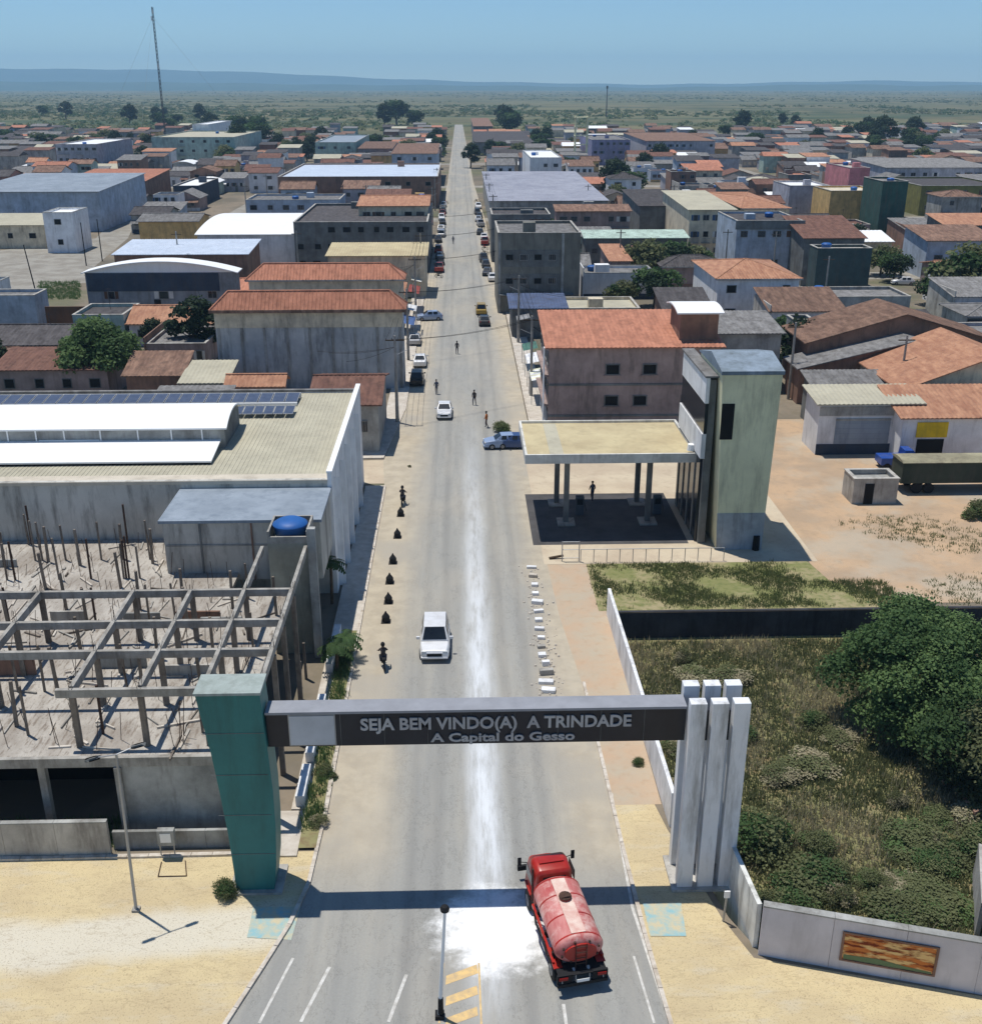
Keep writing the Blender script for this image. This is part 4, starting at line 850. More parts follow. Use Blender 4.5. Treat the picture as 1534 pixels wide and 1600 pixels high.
# ------------------------------------------------------------------ kerbside blocks, bollards, riders, walkers
ORD = "first second third fourth fifth sixth seventh eighth ninth tenth eleventh twelfth thirteenth fourteenth fifteenth".split()
lab = ["whole upright block", "tilted white block", "slab lying flat", "cracked block with rubble"]
for k in range(15):
    py = 888+k*13.8; x, y = G(830+k*1.9, py); x += random.uniform(-.12, .12); a = random.uniform(-.25, .25)
    w_, d_, h_ = random.uniform(.45, .95), random.uniform(.25, .5), random.uniform(.2, .42)
    mb = MB().box(-w_/2, w_/2, -d_/2, d_/2, -.02, h_)
    o = mb.build("concrete_block", random.choice([W_WHITE, W_WHITE, SIDEW, W_CONC]), bevel=.03); o.location = (x, y, 0); o.rotation_euler = (random.uniform(-.06, .06), 0, a)
    tag(o, ORD[k]+" white concrete block from the far end of the broken row by the orange dirt", "concrete block", "white blocks along the right road edge")
mb = MB()
for k in range(160):
    py = random.uniform(885, 1090); x, y = G(826+(py-888)*.14, py); x += random.gauss(.2, .45); s = random.uniform(.04, .13)
    b = len(mb.v); mb.bar((x, y, 0), (x, y, s), s, s*.5, 5)
o = mb.build("rubble", SIDEW); o["kind"] = "stuff"
BOLL = MB().loft([[(r*math.cos(a*math.pi/5), r*math.sin(a*math.pi/5), z) for a in range(10)] for r, z in ((.22, 0), (.27, .10), (.27, .38), (.22, .46), (.10, .62), (.03, .78))]).mesh("body", BLACK)
BOLB = MB().box(-.32, .32, -.32, .32, 0, .035).mesh("base", mat("black_plastic", S(44, 42, 40), rough=.7))
for i, (px, py) in enumerate([(603, 972), (607, 942), (609, 911), (614, 880), (621, 840), (626, 806)]):
    x, y = G(px, py); t = thing("bollard", "", "bollard", (x, y, .02), group="dark plastic bollards along the left shoulder"); inst("body", BOLL, t, (0, 0, .036)); inst("base", BOLB, t)
    t["label"] = "squat dark bollard on the left shoulder, " + ["nearest to the gateway", "second up from the gateway", "third up from the gateway", "fourth up from the gateway", "fifth up from the gateway", "farthest, just below the motorcycle by the pavement end"][i]

def skin(name, pts, edges, rad, m, parent=None, lvl=1):
    me = bpy.data.meshes.new(name); me.from_pydata(pts, edges, []); o = bpy.data.objects.new(name, me); COL.objects.link(o)
    sk = o.modifiers.new("s", 'SKIN'); o.modifiers.new("ss", 'SUBSURF').levels = lvl; o.modifiers["ss"].render_levels = lvl
    for i, v in enumerate(me.skin_vertices[0].data): v.radius = (rad[i], rad[i]); v.use_root = (i == 0)
    me.materials.append(m)
    if parent: o.parent = parent
    return o
SKINM = mat("skin", S(130, 92, 70), rough=.6)
def bake(o):
    bpy.context.view_layer.update(); dg = bpy.context.evaluated_depsgraph_get(); me = bpy.data.meshes.new_from_object(o.evaluated_get(dg)); m = o.data; o.modifiers.clear(); o.data = me; return me
CLOTH = [mat("cloth_%d" % i, S(*c), rough=.9, scale=3) for i, c in enumerate([(84, 88, 104), (150, 52, 46), (80, 100, 140), (206, 200, 190), (206, 120, 60), (72, 66, 64)])]
JEANS = mat("dark_trousers", S(64, 70, 88), rough=.9, scale=4)
wp_ = [(0, 0, .95), (0, 0, 1.2), (0, .01, 1.42), (0, .02, 1.52), (.19, .01, 1.40), (.25, -.04, 1.14), (.22, .12, .92), (-.19, .01, 1.40), (-.25, .06, 1.14), (-.22, .20, .95), (.10, 0, .9), (.12, .14, .5), (.12, .10, .08), (.12, .24, .04), (-.10, 0, .9), (-.12, -.04, .5), (-.12, -.24, .10), (-.12, -.12, .04), (0, .04, 1.62), (0, .05, 1.74)]
we_ = [(0, 1), (1, 2), (2, 3), (2, 4), (4, 5), (5, 6), (2, 7), (7, 8), (8, 9), (0, 10), (10, 11), (11, 12), (12, 13), (0, 14), (14, 15), (15, 16), (16, 17), (3, 18), (18, 19)]
wr_ = [.15, .13, .14, .055, .065, .05, .035, .065, .05, .035, .10, .07, .05, .04, .10, .07, .05, .04, .095, .06]
def mesh_split(me, name, mats):
    """clothes by height: same continuous body, skin on head and hands"""
    for m in mats: me.materials.append(m)
    for p in me.polygons:
        c = p.center; p.material_index = 0 if (c.z > 1.5 or (abs(c.x) > .17 and c.z < 1.05)) else (1 if c.z > .93 else 2)
    return me
def person(label, loc, rz, cm, name="person", group=None):
    o = skin(name, wp_, we_, wr_, SKINM); me = bake(o); mesh_split(me, name, [cm, JEANS]); me.polygons.foreach_set("use_smooth", [True]*len(me.polygons))
    h = MB().loft([[(r*math.cos(a*math.pi/5), .04+r*1.1*math.sin(a*math.pi/5)-.02, z) for a in range(10)] for r, z in ((.098, 1.66), (.105, 1.74), (.07, 1.80), (.01, 1.82))]).build("hair", BLACK, o, smooth=True, off=None)
    o.location = loc; o.rotation_euler = (0, 0, rz); tag(o, label, "person", group); return o
for (px, py), rz, c, lab in [((714, 553), 0, 5, "person in dark clothes walking in the middle of the road"), ((682, 616), .3, 0, "person in dark clothes walking just behind the small white car"),
        ((741, 633), 2.8, 5, "person standing at the right road edge above the canopy corner"), ((760, 668), 1.2, 4, "person in an orange shirt by the green bush near the blue car"),
        ((708, 381), .1, 0, "distant dark walker on the road past the yellow roofed block"), ((925, 782), .4, 0, "person standing beyond the fuel pumps under the canopy"), ((1068, 776), 1, 5, "person in dark shorts beneath the canopy close to the tower")]:
    x, y = G(px, py); person(lab, (x, y, .02), rz, CLOTH[c])
def motorbike(label, loc, rz, cm, rider=True, paint=P_RED, group=None):
    t = thing("motorcycle", label, "motorcycle", loc, rz, group, off=False)
    for y in (-.62, .62):
        w1 = MB()
        n = 14
        for k in range(n):
            a0, a1 = 2*math.pi*k/n, 2*math.pi*(k+1)/n; w1.bar((0, y+.26*math.cos(a0), .30+.26*math.sin(a0)), (0, y+.26*math.cos(a1), .30+.26*math.sin(a1)), .045, n=5)
        w1.bar((-.05, y, .3), (.05, y, .3), .05).build("wheel", BLACK, t, off=None)
    MB().loft([[(wd*c_, y, zc+hh*s_) for c_, s_ in ((1, 0), (.7, .7), (0, 1), (-.7, .7), (-1, 0), (-.7, -.7), (0, -1), (.7, -.7))] for y, zc, wd, hh in ((-.15, .72, .08, .08), (.05, .80, .14, .12), (.3, .82, .13, .11), (.42, .80, .06, .06))]).build("fuel_tank", paint, t, off=None)
    MB().loft([[(-wd, y, z), (wd, y, z), (wd, y, z+.09), (-wd, y, z+.09)] for y, z, wd in ((-.72, .80, .08), (-.5, .76, .12), (-.1, .74, .10))]).build("seat", BLACK, t, off=None)
    MB().bar((0, .62, .3), (0, .42, .95), .035).bar((0, -.6, .3), (0, -.1, .5), .03).bar((0, -.1, .5), (0, .35, .7), .04).box(-.13, .13, -.1, .25, .32, .6).build("frame", BLACK, t, off=None)
    MB().bar((-.35, .38, .98), (.35, .38, .98), .02).build("handlebar", BLACK, t, off=None)
    MB().bar((0, .55, .85), (0, .62, .85), .09, .08, 8).build("headlight", LAMPW, t, off=None)
    if rider:
        P = [(0, -.25, .86), (0, -.2, 1.1), (0, -.12, 1.34), (0, -.1, 1.44), (.19, -.1, 1.32), (.26, .1, 1.1), (.28, .34, 1.02), (-.19, -.1, 1.32), (-.26, .1, 1.1), (-.28, .34, 1.02), (.12, -.2, .84), (.2, .15, .78), (.17, .05, .38), (.17, .18, .33), (-.12, -.2, .84), (-.2, .15, .78), (-.17, .05, .38), (-.17, .18, .33), (0, -.08, 1.55), (0, -.07, 1.66)]
        o = skin("person", P, we_, wr_, SKINM); me = bake(o)
        for m in (cm, JEANS): me.materials.append(m)
        for p in me.polygons:
            c = p.center; p.material_index = 0 if c.z > 1.42 or (c.y > .2 and c.z > .9) else (1 if c.z > .9 else 2)
        me.polygons.foreach_set("use_smooth", [True]*len(me.polygons))
        MB().loft([[(r*math.cos(a*math.pi/5), -.07+r*1.15*math.sin(a*math.pi/5), z) for a in range(10)] for r, z in ((.10, 1.50), (.14, 1.58), (.13, 1.68), (.08, 1.75), (.01, 1.77))]).build("helmet", BLACK, o, smooth=True, off=None)
        o.location = loc; o.rotation_euler = (0, 0, rz); tag(o, label.replace("dark motorcycle", "rider in dark clothes on the motorcycle"), "person")
    return t
x, y = G(598, 1052); motorbike("dark motorcycle on the left shoulder level with the white car", (x, y+.8, .02), .15, CLOTH[5], paint=P_BLACK)
x, y = G(629, 792); motorbike("dark motorcycle passing the far end of the left pavement", (x, y+.6, .02), -.1, CLOTH[5], paint=P_BLACK)
x, y = G(868, 874); o = MB().bar((x-.5, y, .1), (x+.6, y+.15, .25), .12, .1, 6).build("tree_log", BARK); tag(o, "short dark log lying at the top of the orange dirt verge", "log")

# ------------------------------------------------------------------ power poles and cables
def pole(x, y, h, label, arm=True):
    t = thing("utility_pole", label, "utility pole", (x, y, 0), group="concrete poles along the main street")
    MB().bar((x, y, 0), (x, y, h), .20, .12, 6).build("shaft", CONC, t)
    MB().box(x-1.0, x+1.0, y-.06, y+.06, h-.55, h-.42).build("crossarm", BARK, t)
    for k in (-.9, -.3, .3, .9):
        MB().bar((x+k, y, h-.42), (x+k, y, h-.25), .05).build("insulator", W_DGREY, t)
    MB().bar((x, y, h*.78), (x+(1.3 if x < 0 else -1.3), y, h*.84), .03).build("lamp_arm", STEEL, t)
def cable(label, p, q, sag, offs):
    t = thing("overhead_cable", label, "cable", tuple(p), group="cables strung along the street")
    for k in offs:
        mb = MB(); N_ = 8; pr = None
        for i in range(N_+1):
            f = i/N_; c = Vector(p).lerp(Vector(q), f)+Vector((k, 0, -4*sag*f*(1-f)))
            if pr: mb.bar(pr, c, .022, n=3)
            pr = c
        mb.build("wire", BLACK, t)
def line_of(xp, ys, side):
    for i, y in enumerate(ys):
        pole(xp(y), y, 9.5, "grey concrete power pole with crossarm on the %s kerb, number %s from the gateway" % (side, ["one", "two", "three", "four", "five", "six", "seven", "eight", "nine", "ten"][i]))
        if i: cable("sagging dark power cables along the %s kerb, %s span from the gateway" % (side, "first second third fourth fifth sixth seventh eighth ninth".split()[i-1]), (xp(ys[i-1]), ys[i-1], 9.2), (xp(y), y, 9.2), .7, (-.9, -.3, .3, .9))
line_of(lambda y: -6.9, [112, 140, 168, 196, 226, 256, 288, 322, 358], "left")
line_of(lambda y: 8.2, [122, 150, 180, 208, 238, 268, 300, 334, 370], "right")
for i, (p, q) in enumerate((((-6.9, 140, 9.1), (8.2, 150, 9.1)), ((-6.9, 168, 9.1), (8.2, 180, 9.1)), ((-6.9, 196, 9.1), (8.2, 208, 9.1)), ((-6.9, 226, 9.1), (8.2, 238, 9.1)), ((-6.9, 112, 9.1), (8.2, 122, 9.1)))):
    cable("dark cables crossing above the main street, %s crossing from the gateway" % ("second third fourth fifth first".split()[i]), p, q, .5, (-.3, .3))
g_ = random.Random(5)
for sx in (-1, 1):
    for i, y in enumerate((112, 140, 168, 196, 226) if sx < 0 else (122, 150, 180, 208, 238)):
        x = -6.9 if sx < 0 else 8.2
        for k in range(3): cable("service cable from the %s %s kerb pole to a roof, %s of three" % (ORD[i], "left" if sx < 0 else "right", ORD[k]), (x, y, 8.3), (x+sx*g_.uniform(5, 9), y+g_.uniform(-9, 9), g_.uniform(5.5, 7)), .3, (0,))
for i, (x, y) in enumerate([(-62+4, y) for y in (305, 340, 375, 410)]+[(58, y) for y in (170, 200, 232, 265, 300)]+[(-30, 204), (-52, 204), (30, 204), (50, 204), (-25, 302), (35, 302), (38, 120), (48, 113)]):
    t = thing("street_pole", "grey power pole on a side street, %s of the main street" % ("left" if x < 0 else "right"), "utility pole", (x, y, 0), group="poles along the side streets")  # place words follow once the houses stand
    MB().bar((x, y, 0), (x, y, 9), .18, .12, 6).build("shaft", CONC, t); MB().box(x-.9, x+.9, y-.06, y+.06, 8.4, 8.52).build("crossarm", BARK, t)
t = thing("leaning_pole", "thin dark pole standing in the pale street at the far left", "utility pole", (*G(57, 460), 0)); x, y = G(57, 460); MB().bar((x, y, 0), (x-.9, y, 8.5), .12, .09).build("shaft", BLACK, t)
for i, (px, py) in enumerate(((135, 415), (160, 408))):
    x, y = G(px, py); t = thing("street_pole", ("dark pole on the right edge of the pale left street", "dark pole by the end of the white metal shed")[i], "utility pole", (x, y, 0)); MB().bar((x, y, 0), (x, y, 8.5), .12, .09).build("shaft", BLACK, t)
# lattice mast on the skyline
YM = 760.0; bx = V(250, 134, YM)[0]; tx, tz = V(239, 10, YM)
t = thing("radio_mast", "tall thin guyed radio mast rising above the skyline", "radio mast", (bx, YM, 0))
mb = MB(); wm = .55
def mp_(z, k):
    f = z/tz; a = k*2*math.pi/3+.4; return (bx+(tx-bx)*f*.25+wm*math.cos(a), YM+wm*math.sin(a), z)
for k in range(3): MB().bar(mp_(0, k), mp_(tz, k), .22, .20, 4).build("leg", R_DARK, t)
for i in range(36):
    z0, z1 = tz*i/36, tz*(i+1)/36
    for k in range(3): mb.bar(mp_(z0, k), mp_(z1, (k+1) % 3), .09, n=3)
o = mb.build("bracing", R_DARK, t); o["kind"] = "stuff"
for k, dx in ((.95, 1.1), (.9, -1.0), (.55, .9)): MB().bar((bx+dx*.6, YM-1, tz*k), (bx+dx*.6, YM-1, tz*k+2.5), .35, .35, 6).build("antenna", W_WHITE, t)
for a in (0.5, 2.6, 4.7): MB().bar((bx+60*math.cos(a), YM+60*math.sin(a), 0), (bx, YM, tz*.93), .05, n=3).build("guy_wire", STEEL, t)
x, y = G(947, 182); t = thing("distant_mast", "small dark mast on the plain right of the road", "radio mast", (x, y, 0)); MB().bar((x, y, 0), (x, y, 32), .7, .4).build("shaft", R_DARK, t); MB().bar((x, y, 30), (x, y, 33), 1.0, 1.0).build("antenna", R_DARK, t)

# the busy far stretch: cars and motorcycles along both kerbs
g_ = random.Random(23); n_l = n_r = 0
for i in range(34):
    left = i % 2 == 0; y = 205+i*4.3+g_.uniform(-1, 1); x = (-4.4 if left else 5.4)+g_.uniform(-.5, .5)
    if g_.random() < .55:
        kd = g_.choice(['hatch', 'sedan', 'suv', 'pickup']); pa, cn = g_.choice([(P_WHITE, "white"), (P_SILV, "silver"), (P_DARK, "dark grey"), (P_RED, "red"), (P_BLACK, "black"), (P_LBLUE, "pale blue")])
        n_ = n_l if left else n_r
        car("%s %s parked in the busy stretch, %s vehicle up the %s kerb" % (cn, {'hatch': 'hatchback', 'sedan': 'sedan', 'suv': 'off-road car', 'pickup': 'pickup'}[kd], (ORD+["sixteenth", "seventeenth", "eighteenth", "nineteenth"])[n_], "left" if left else "right"), (x, y, .02), g_.choice([0, math.pi])+g_.uniform(-.1, .1), pa, kd, group="vehicles parked in the busy stretch", detail=False)
    else:
        n_ = n_l if left else n_r
        motorbike("motorcycle parked in the busy stretch, %s vehicle up the %s kerb" % ((ORD+["sixteenth", "seventeenth", "eighteenth", "nineteenth"])[n_], "left" if left else "right"), (x, y, .02), g_.uniform(.9, 2.2), None, False, g_.choice([P_RED, P_BLACK, P_DARK]), group="vehicles parked in the busy stretch")
    if left: n_l += 1
    else: n_r += 1
for (px, py), rz, pa, kd, lab in [((648, 540), 0, P_SILV, 'sedan', "silver sedan parked by the tall hall above the white car"), ((640, 640), .05, P_RED, 'hatch', "small red hatchback parked where the side street meets the left kerb"), ((770, 440), 0, P_WHITE, 'sedan', "white sedan parked in front of the grey office block"), ((668, 400), 0, P_BLACK, 'suv', "black off-road car parked beside the cream block")][:0 or 5]:
    if lab.startswith("small red"): continue
    x, y = G(px, py); car(lab, (x, y+1.5, .02), rz, pa, kd)
# ------------------------------------------------------------------ buildings
def corr_sheet(mb, x0, x1, ya, za, yb, zb, pitch, mi=0, amp=.05, axis='x'):
    n = max(2, min(160, int((x1-x0)/pitch)))
    for i in range(n):
        a = x0+(x1-x0)*i/n; b = x0+(x1-x0)*(i+.5)/n; c = x0+(x1-x0)*(i+1)/n
        for p, q, h0, h1 in ((a, b, 0, amp), (b, c, amp, 0)):
            P = [(p, ya, za+h0), (q, ya, za+h1), (q, yb, zb+h1), (p, yb, zb+h0)]
            if axis == 'y': P = [(y_, x_, z_) for x_, y_, z_ in P][::-1]
            mb.face(P, mi)
def add_openings(t, x0, x1, y0, y1, h, front, side, rng_, me=None, fy=None):
    """front=(floors, cols) on the wall facing the gateway; side=(wall x, sign, floors, cols)"""
    ox, oy, oz = OFF[t.name]
    if front:
        nf, nc = front; fh = h/nf
        for f in range(nf):
            for c in range(nc):
                cx = x0+(x1-x0)*(c+.5)/nc+rng_.uniform(-.25, .25); ww = min(1.4, (x1-x0)/nc*.5)
                if rng_.random() < .12: continue
                m_ = me or rng_.choice([WIN1, WIN2, WIND, GRIL, GRIL]+WINS); ww *= rng_.uniform(.75, 1.25)
                if not me and f and rng_.random() < .3: inst("balcony", BALC, t, (cx-ox, y0-oy-.003, f*fh+.12-oz), (0, 0, 0), (ww*1.7, .9, 1))
                inst("window", m_, t, (cx-ox, y0-oy-.002, f*fh+fh*.55-oz), (0, 0, 0), (ww, 1, min(1.15, fh*.4)))
    if side:
        sx, sg, nf, nc = side; fh = h/nf
        for f in range(nf):
            for c in range(nc):
                cy = y0+(y1-y0)*(c+.5)/nc; g_ = (f == 0 and rng_.random() < .6)
                m_ = SHUTM if g_ else rng_.choice([WIN1, WIN2, WIND])
                zz = 1.3 if g_ else f*fh+fh*.55; hh = 2.5 if g_ else 1.2; ww = min(2.6 if g_ else 1.5, (y1-y0)/nc*.7)
                inst("shutter" if g_ else "window", m_, t, (sx+sg*.002-ox, cy-oy, zz-oz), (0, 0, sg*math.pi/2), (ww, 1, hh))
def house(name, label, cat, x0, x1, y0, y1, h, roof='flat', wm=W_GREY, rm=TERRA, rise=None, ov=.45, front=None, side=None, group=None, extra=True, seed=None, winme=None, pitch=.45, ribs=True):
    rg = random.Random(seed if seed is not None else int(x0*13+y0*7))
    x0, x1 = min(x0, x1), max(x0, x1); y0, y1 = min(y0, y1), max(y0, y1)
    t = thing(name, label, cat, ((x0+x1)/2, (y0+y1)/2, 0), group=group)
    OCC.append((x0, x1, y0, y1)); rise = rise if rise is not None else min(2.4, (y1-y0)*.16)
    if roof == 'flat':
        mb = MB(); p = .22; zt = h
        mb.box(x0, x1, y0, y0+p, 0, zt); mb.box(x0, x1, y1-p, y1, 0, zt); mb.box(x0, x0+p, y0+p, y1-p, 0, zt-.003); mb.box(x1-p, x1, y0+p, y1-p, 0, zt-.003)
        mb.build("wall", wm, t); MB().box(x0+p, x1-p, y0+p, y1-p, h-.7, h-.38).build("roof", rm, t)
        MB().box(x0-.06, x1+.06, y0-.06, y0+p+.06, h+.003, h+.09).box(x0-.06, x1+.06, y1-p-.06, y1+.06, h+.003, h+.09).box(x0-.06, x0+p+.06, y0+p+.06, y1-p-.06, h+.003, h+.09).box(x1-p-.06, x1+.06, y0+p+.06, y1-p-.06, h+.003, h+.09).build("coping", W_CONC if wm is not W_WHITE else W_GREY, t)
        if extra and rg.random() < .65:
            x, y = rg.uniform(x0+1.5, x1-1.5), rg.uniform(y0+1.5, y1-1.5); wt_ = inst("water_tank", tk, t, (x-OFF[t.name][0], y-OFF[t.name][1], h-.37), (0, 0, 0), (.8, .8, .9))
        if extra and rg.random() < .4:
            x = rg.uniform(x0+1, x1-3); y = rg.uniform(y0+1, y1-2.5); MB().box(x, x+rg.uniform(1.6, 2.6), y, y+1.8, h-.375, h+rg.uniform(.6, 1.5)).build("stair_head", wm, t)
    elif roof == 'gable':      # ridge parallel to the street's cross direction (x)
        MB().prism([(y0, 0), (y1, 0), (y1, h), ((y0+y1)/2, h+rise-.05), (y0, h)], 'x', x0, x1).build("wall", wm, t)
        ym = (y0+y1)/2; s = rise/(ym-y0); mb = MB(); ze = h-ov*s
        if ribs: corr_sheet(mb, x0-ov, x1+ov, y0-ov, ze+.12, ym, h+rise+.12, pitch); corr_sheet(mb, x0-ov, x1+ov, ym, h+rise+.12, y1+ov, ze+.12, pitch)
        mb.prism([(y0-ov, ze), (ym, h+rise), (y1+ov, ze), (y1+ov, ze+.11), (ym, h+rise+.11), (y0-ov, ze+.11)], 'x', x0-ov, x1+ov)
        rf = mb.build("roof", rm, t)
        MB().bar((x0-ov, ym, h+rise+.15), (x1+ov, ym, h+rise+.15), .14, n=6).build("ridge_cap", rm, rf)
    elif roof == 'gabley':     # ridge runs away from the gateway (y)
        xm = (x0+x1)/2; rise = rise if rise else (xm-x0)*.35; s = rise/(xm-x0); ze = h-ov*s
        MB().prism([(x0, 0), (x1, 0), (x1, h), (xm, h+rise-.05), (x0, h)], 'y', y0, y1).build("wall", wm, t)
        mb = MB()
        if ribs: corr_sheet(mb, y0-ov, y1+ov, x0-ov, ze+.12, xm, h+rise+.12, pitch, axis='y'); corr_sheet(mb, y0-ov, y1+ov, xm, h+rise+.12, x1+ov, ze+.12, pitch, axis='y')
        mb.prism([(x0-ov, ze), (xm, h+rise), (x1+ov, ze), (x1+ov, ze+.11), (xm, h+rise+.11), (x0-ov, ze+.11)], 'y', y0-ov, y1+ov)
        mb.build("roof", rm, t)
    elif roof == 'hip':
        MB().box(x0, x1, y0, y1, 0, h).build("wall", wm, t)
        a, b, c, d = x0-ov, x1+ov, y0-ov, y1+ov; hy = (d-c)/2; hx = min(hy, (b-a)/2-.2); z = h+.02; zr = h+rise; ym = (c+d)/2
        mb = MB(); mb.face([(a, c, z), (b, c, z), (b-hx, ym, zr), (a+hx, ym, zr)]); mb.face([(b, d, z), (a, d, z), (a+hx, ym, zr), (b-hx, ym, zr)])
        mb.face([(a, d, z), (a, c, z), (a+hx, ym, zr)]); mb.face([(b, c, z), (b, d, z), (b-hx, ym, zr)]); mb.face([(a, c, z-.01), (a, d, z-.01), (b, d, z-.01), (b, c, z-.01)])
        # course ribs, running down the two long slopes
        if ribs:
            n = int((b-a)/pitch)
            for i in range(1, n):
                x = a+(b-a)*i/n; f = min(1, (x-a)/hx, (b-x)/hx)
                for sg, yy in ((1, c), (-1, d)):
                    mb.face([(x-.07, yy, z+.01), (x+.07, yy, z+.01), (x+.07, yy+sg*hy*f, z+.01+(zr-z)*f), (x-.07, yy+sg*hy*f, z+.01+(zr-z)*f)] if 0 else [(x-.06, yy, z+.005), (x, yy, z+.09), (x, yy+sg*hy*f, z+.07+(zr-z)*f), (x-.06, yy+sg*hy*f, z+(zr-z)*f)])
                    mb.face([(x, yy, z+.09), (x+.06, yy, z+.005), (x+.06, yy+sg*hy*f, z+(zr-z)*f), (x, yy+sg*hy*f, z+.07+(zr-z)*f)])
        rf = mb.build("roof", rm, t)
        cp = MB()
        for p, q in (((a, c, z), (a+hx, ym, zr)), ((b, c, z), (b-hx, ym, zr)), ((a, d, z), (a+hx, ym, zr)), ((b, d, z), (b-hx, ym, zr)), ((a+hx, ym, zr), (b-hx, ym, zr))): cp.bar(p, q, .13, n=5)
        cp.build("ridge_cap", rm, rf); MB().box(a, b, c-.04, c, z-.22, z+.0).box(a, b, d, d+.04, z-.22, z).build("fascia", W_CONC, t)
    elif roof == 'arch':       # vault with axis along y, curved front edge
        MB().box(x0, x1, y0, y1, 0, h).build("wall", wm, t); n = 18; ps = [(x0-ov+(x1-x0+2*ov)*i/n, h+.03+rise*(1-(2*i/n-1)**2)) for i in range(n+1)]
        MB().prism(ps+[(x, z-.14) for x, z in reversed(ps)], 'y', y0-ov, y1+ov).build("roof", rm, t)
        MB().prism([(max(x0, min(x1, x)), z-.12) for x, z in ps]+[(x1, h-.01), (x0, h-.01)], 'y', y0+.02, y0+.2).build("gable_wall", wm, t)
        MB().prism([(max(x0, min(x1, x)), z-.12) for x, z in ps]+[(x1, h-.01), (x0, h-.01)], 'y', y1-.2, y1-.02).build("gable_wall", wm, t)
    elif roof == 'archx':      # vault axis along x: rises from the front edge
        MB().box(x0, x1, y0, y1, 0, h).build("wall", wm, t); n = 14; ps = [(y0-ov+(y1-y0+2*ov)*i/n, h+.03+rise*(1-(2*i/n-1)**2)) for i in range(n+1)]
        MB().prism(ps+[(x, z-.14) for x, z in reversed(ps)], 'x', x0-ov, x1+ov).build("roof", rm, t)
        for xa_, xb_ in ((x0+.02, x0+.2), (x1-.2, x1-.02)): MB().prism([(max(y0, min(y1, x)), z-.12) for x, z in ps]+[(y1, h-.01), (y0, h-.01)], 'x', xa_, xb_).build("gable_wall", wm, t)
    elif roof == 'shed':       # rises to the back
        MB().prism([(y0, 0), (y1, 0), (y1, h+rise), (y0, h)], 'x', x0, x1).build("wall", wm, t)
        mb = MB(); s = rise/(y1-y0)
        if ribs: corr_sheet(mb, x0-ov, x1+ov, y0-ov, h+.10-ov*s, y1+ov, h+rise+.10+ov*s, pitch)
        mb.prism([(y0-ov, h+.01-ov*s), (y1+ov, h+rise+.01+ov*s), (y1+ov, h+rise+.09+ov*s), (y0-ov, h+.09-ov*s)], 'x', x0-ov, x1+ov); mb.build("roof", rm, t)
    add_openings(t, x0, x1, y0, y1, h, front, side, rg, winme)
    return t
def PX(name, label, cat, pl, pr, pyf, pyb, h, roof='flat', wm=W_GREY, rm=TERRA, rise=None, **k):
    """footprint surveyed from the photo: front roof edge (pl..pr at pyf, height h) and back edge / ridge at pyb"""
    x0, y0 = G(pl, pyf, h); x1, _ = G(pr, pyf, h)
    if roof in ('gable', 'hip', 'archx'):
        rise = 1.8 if rise is None else rise; yr = G((pl+pr)/2, pyb, h+rise)[1]; y1 = 2*yr-y0
    elif roof == 'shed':
        rise = .8 if rise is None else rise; y1 = G((pl+pr)/2, pyb, h+rise)[1]
    elif roof in ('arch', 'gabley'):
        rise = 2 if rise is None else rise; y1 = G((pl+pr)/2, pyb, h+rise)[1]
    else: y1 = G((pl+pr)/2, pyb, h)[1]
    if y1 < y0+3: y1 = y0+3
    return house(name, label, cat, x0, x1, y0, y1, h, roof, wm, rm, rise, **k)

# ---- left of the main street
PX("corner_house", "low brown tiled house squeezed between the solar roof building and the tall grey hall", "house", 486, 590, 632, 588, 5.0, 'gable', W_GREY, TERRA_B, rise=1.3, front=(1, 2))
PX("tall_hall", "tall grey rendered hall with orange hip roof beside the main street", "building", 334, 628, 484, 460, 9.6, 'hip', mat("hall_render", S(200, 201, 198), S(164, 168, 170), rough=.95, scale=.3, bump=.2, dirt=S(104, 104, 102), dirt_amt=.75), TERRA, rise=1.9, side=(-7.4, 1, 3, 7))
x0, y0 = G(334, 484, 9.6); x1 = G(628, 484, 9.6)[0]; _h = bpy.data.objects["tall_hall"]
MB().box(x0-.02, x1+.02, y0-.12, y0-.003, 7.5, 9.35).build("upper_band", W_BEIGE, _h)
for k in range(9): MB().box(x0+.2+k*(x1-x0-.7)/8, x0+.5+k*(x1-x0-.7)/8, y0-.09, y0-.003, 0, 7.49).build("pilaster", W_GREY, _h)
MB().box(x0-.5, x1+.5, y0-.62, y0-.45, 9.3, 9.66).build("gutter", TERRA_OLD, _h)
PX("long_block", "grey two-storey block under the farther long orange hip roof", "building", 388, 628, 437, 411, 8.0, 'hip', W_BEIGE, TERRA, rise=2.0, side=(-6.9, 1, 2, 5))
PX("yellow_block", "cream block with flat tan roof sheet on the left kerb", "building", 512, 664, 400, 380, 7.0, 'shed', W_BEIGE, R_TAN, rise=.7, side=(-6.7, 1, 2, 4))
PX("netted_building", "grey glass fronted building screened with dark netting behind the cream block", "building", 458, 668, 347, 318, 9.5, 'flat', W_DGREY, R_DARK, front=(3, 9), side=(-6.3, 1, 3, 5), winme=WIND)
PX("roof_terrace", "small terracotta gabled roof terrace above the netted building", "building", 560, 668, 322, 306, 11.0, 'gable', W_BEIGE, TERRA_P, rise=1.0, front=(3, 5), extra=False)
PX("vault_hall", "pale grey hall with a bright white curved roof", "warehouse", 308, 462, 366, 338, 7.0, 'archx', W_WHITE, R_WHITE, rise=1.4)
PX("metal_shed", "low shed with pale bluish white metal roof between two curved roofs", "shed", 178, 384, 398, 375, 6.0, 'shed', W_BRICK, R_SKY, rise=.8)
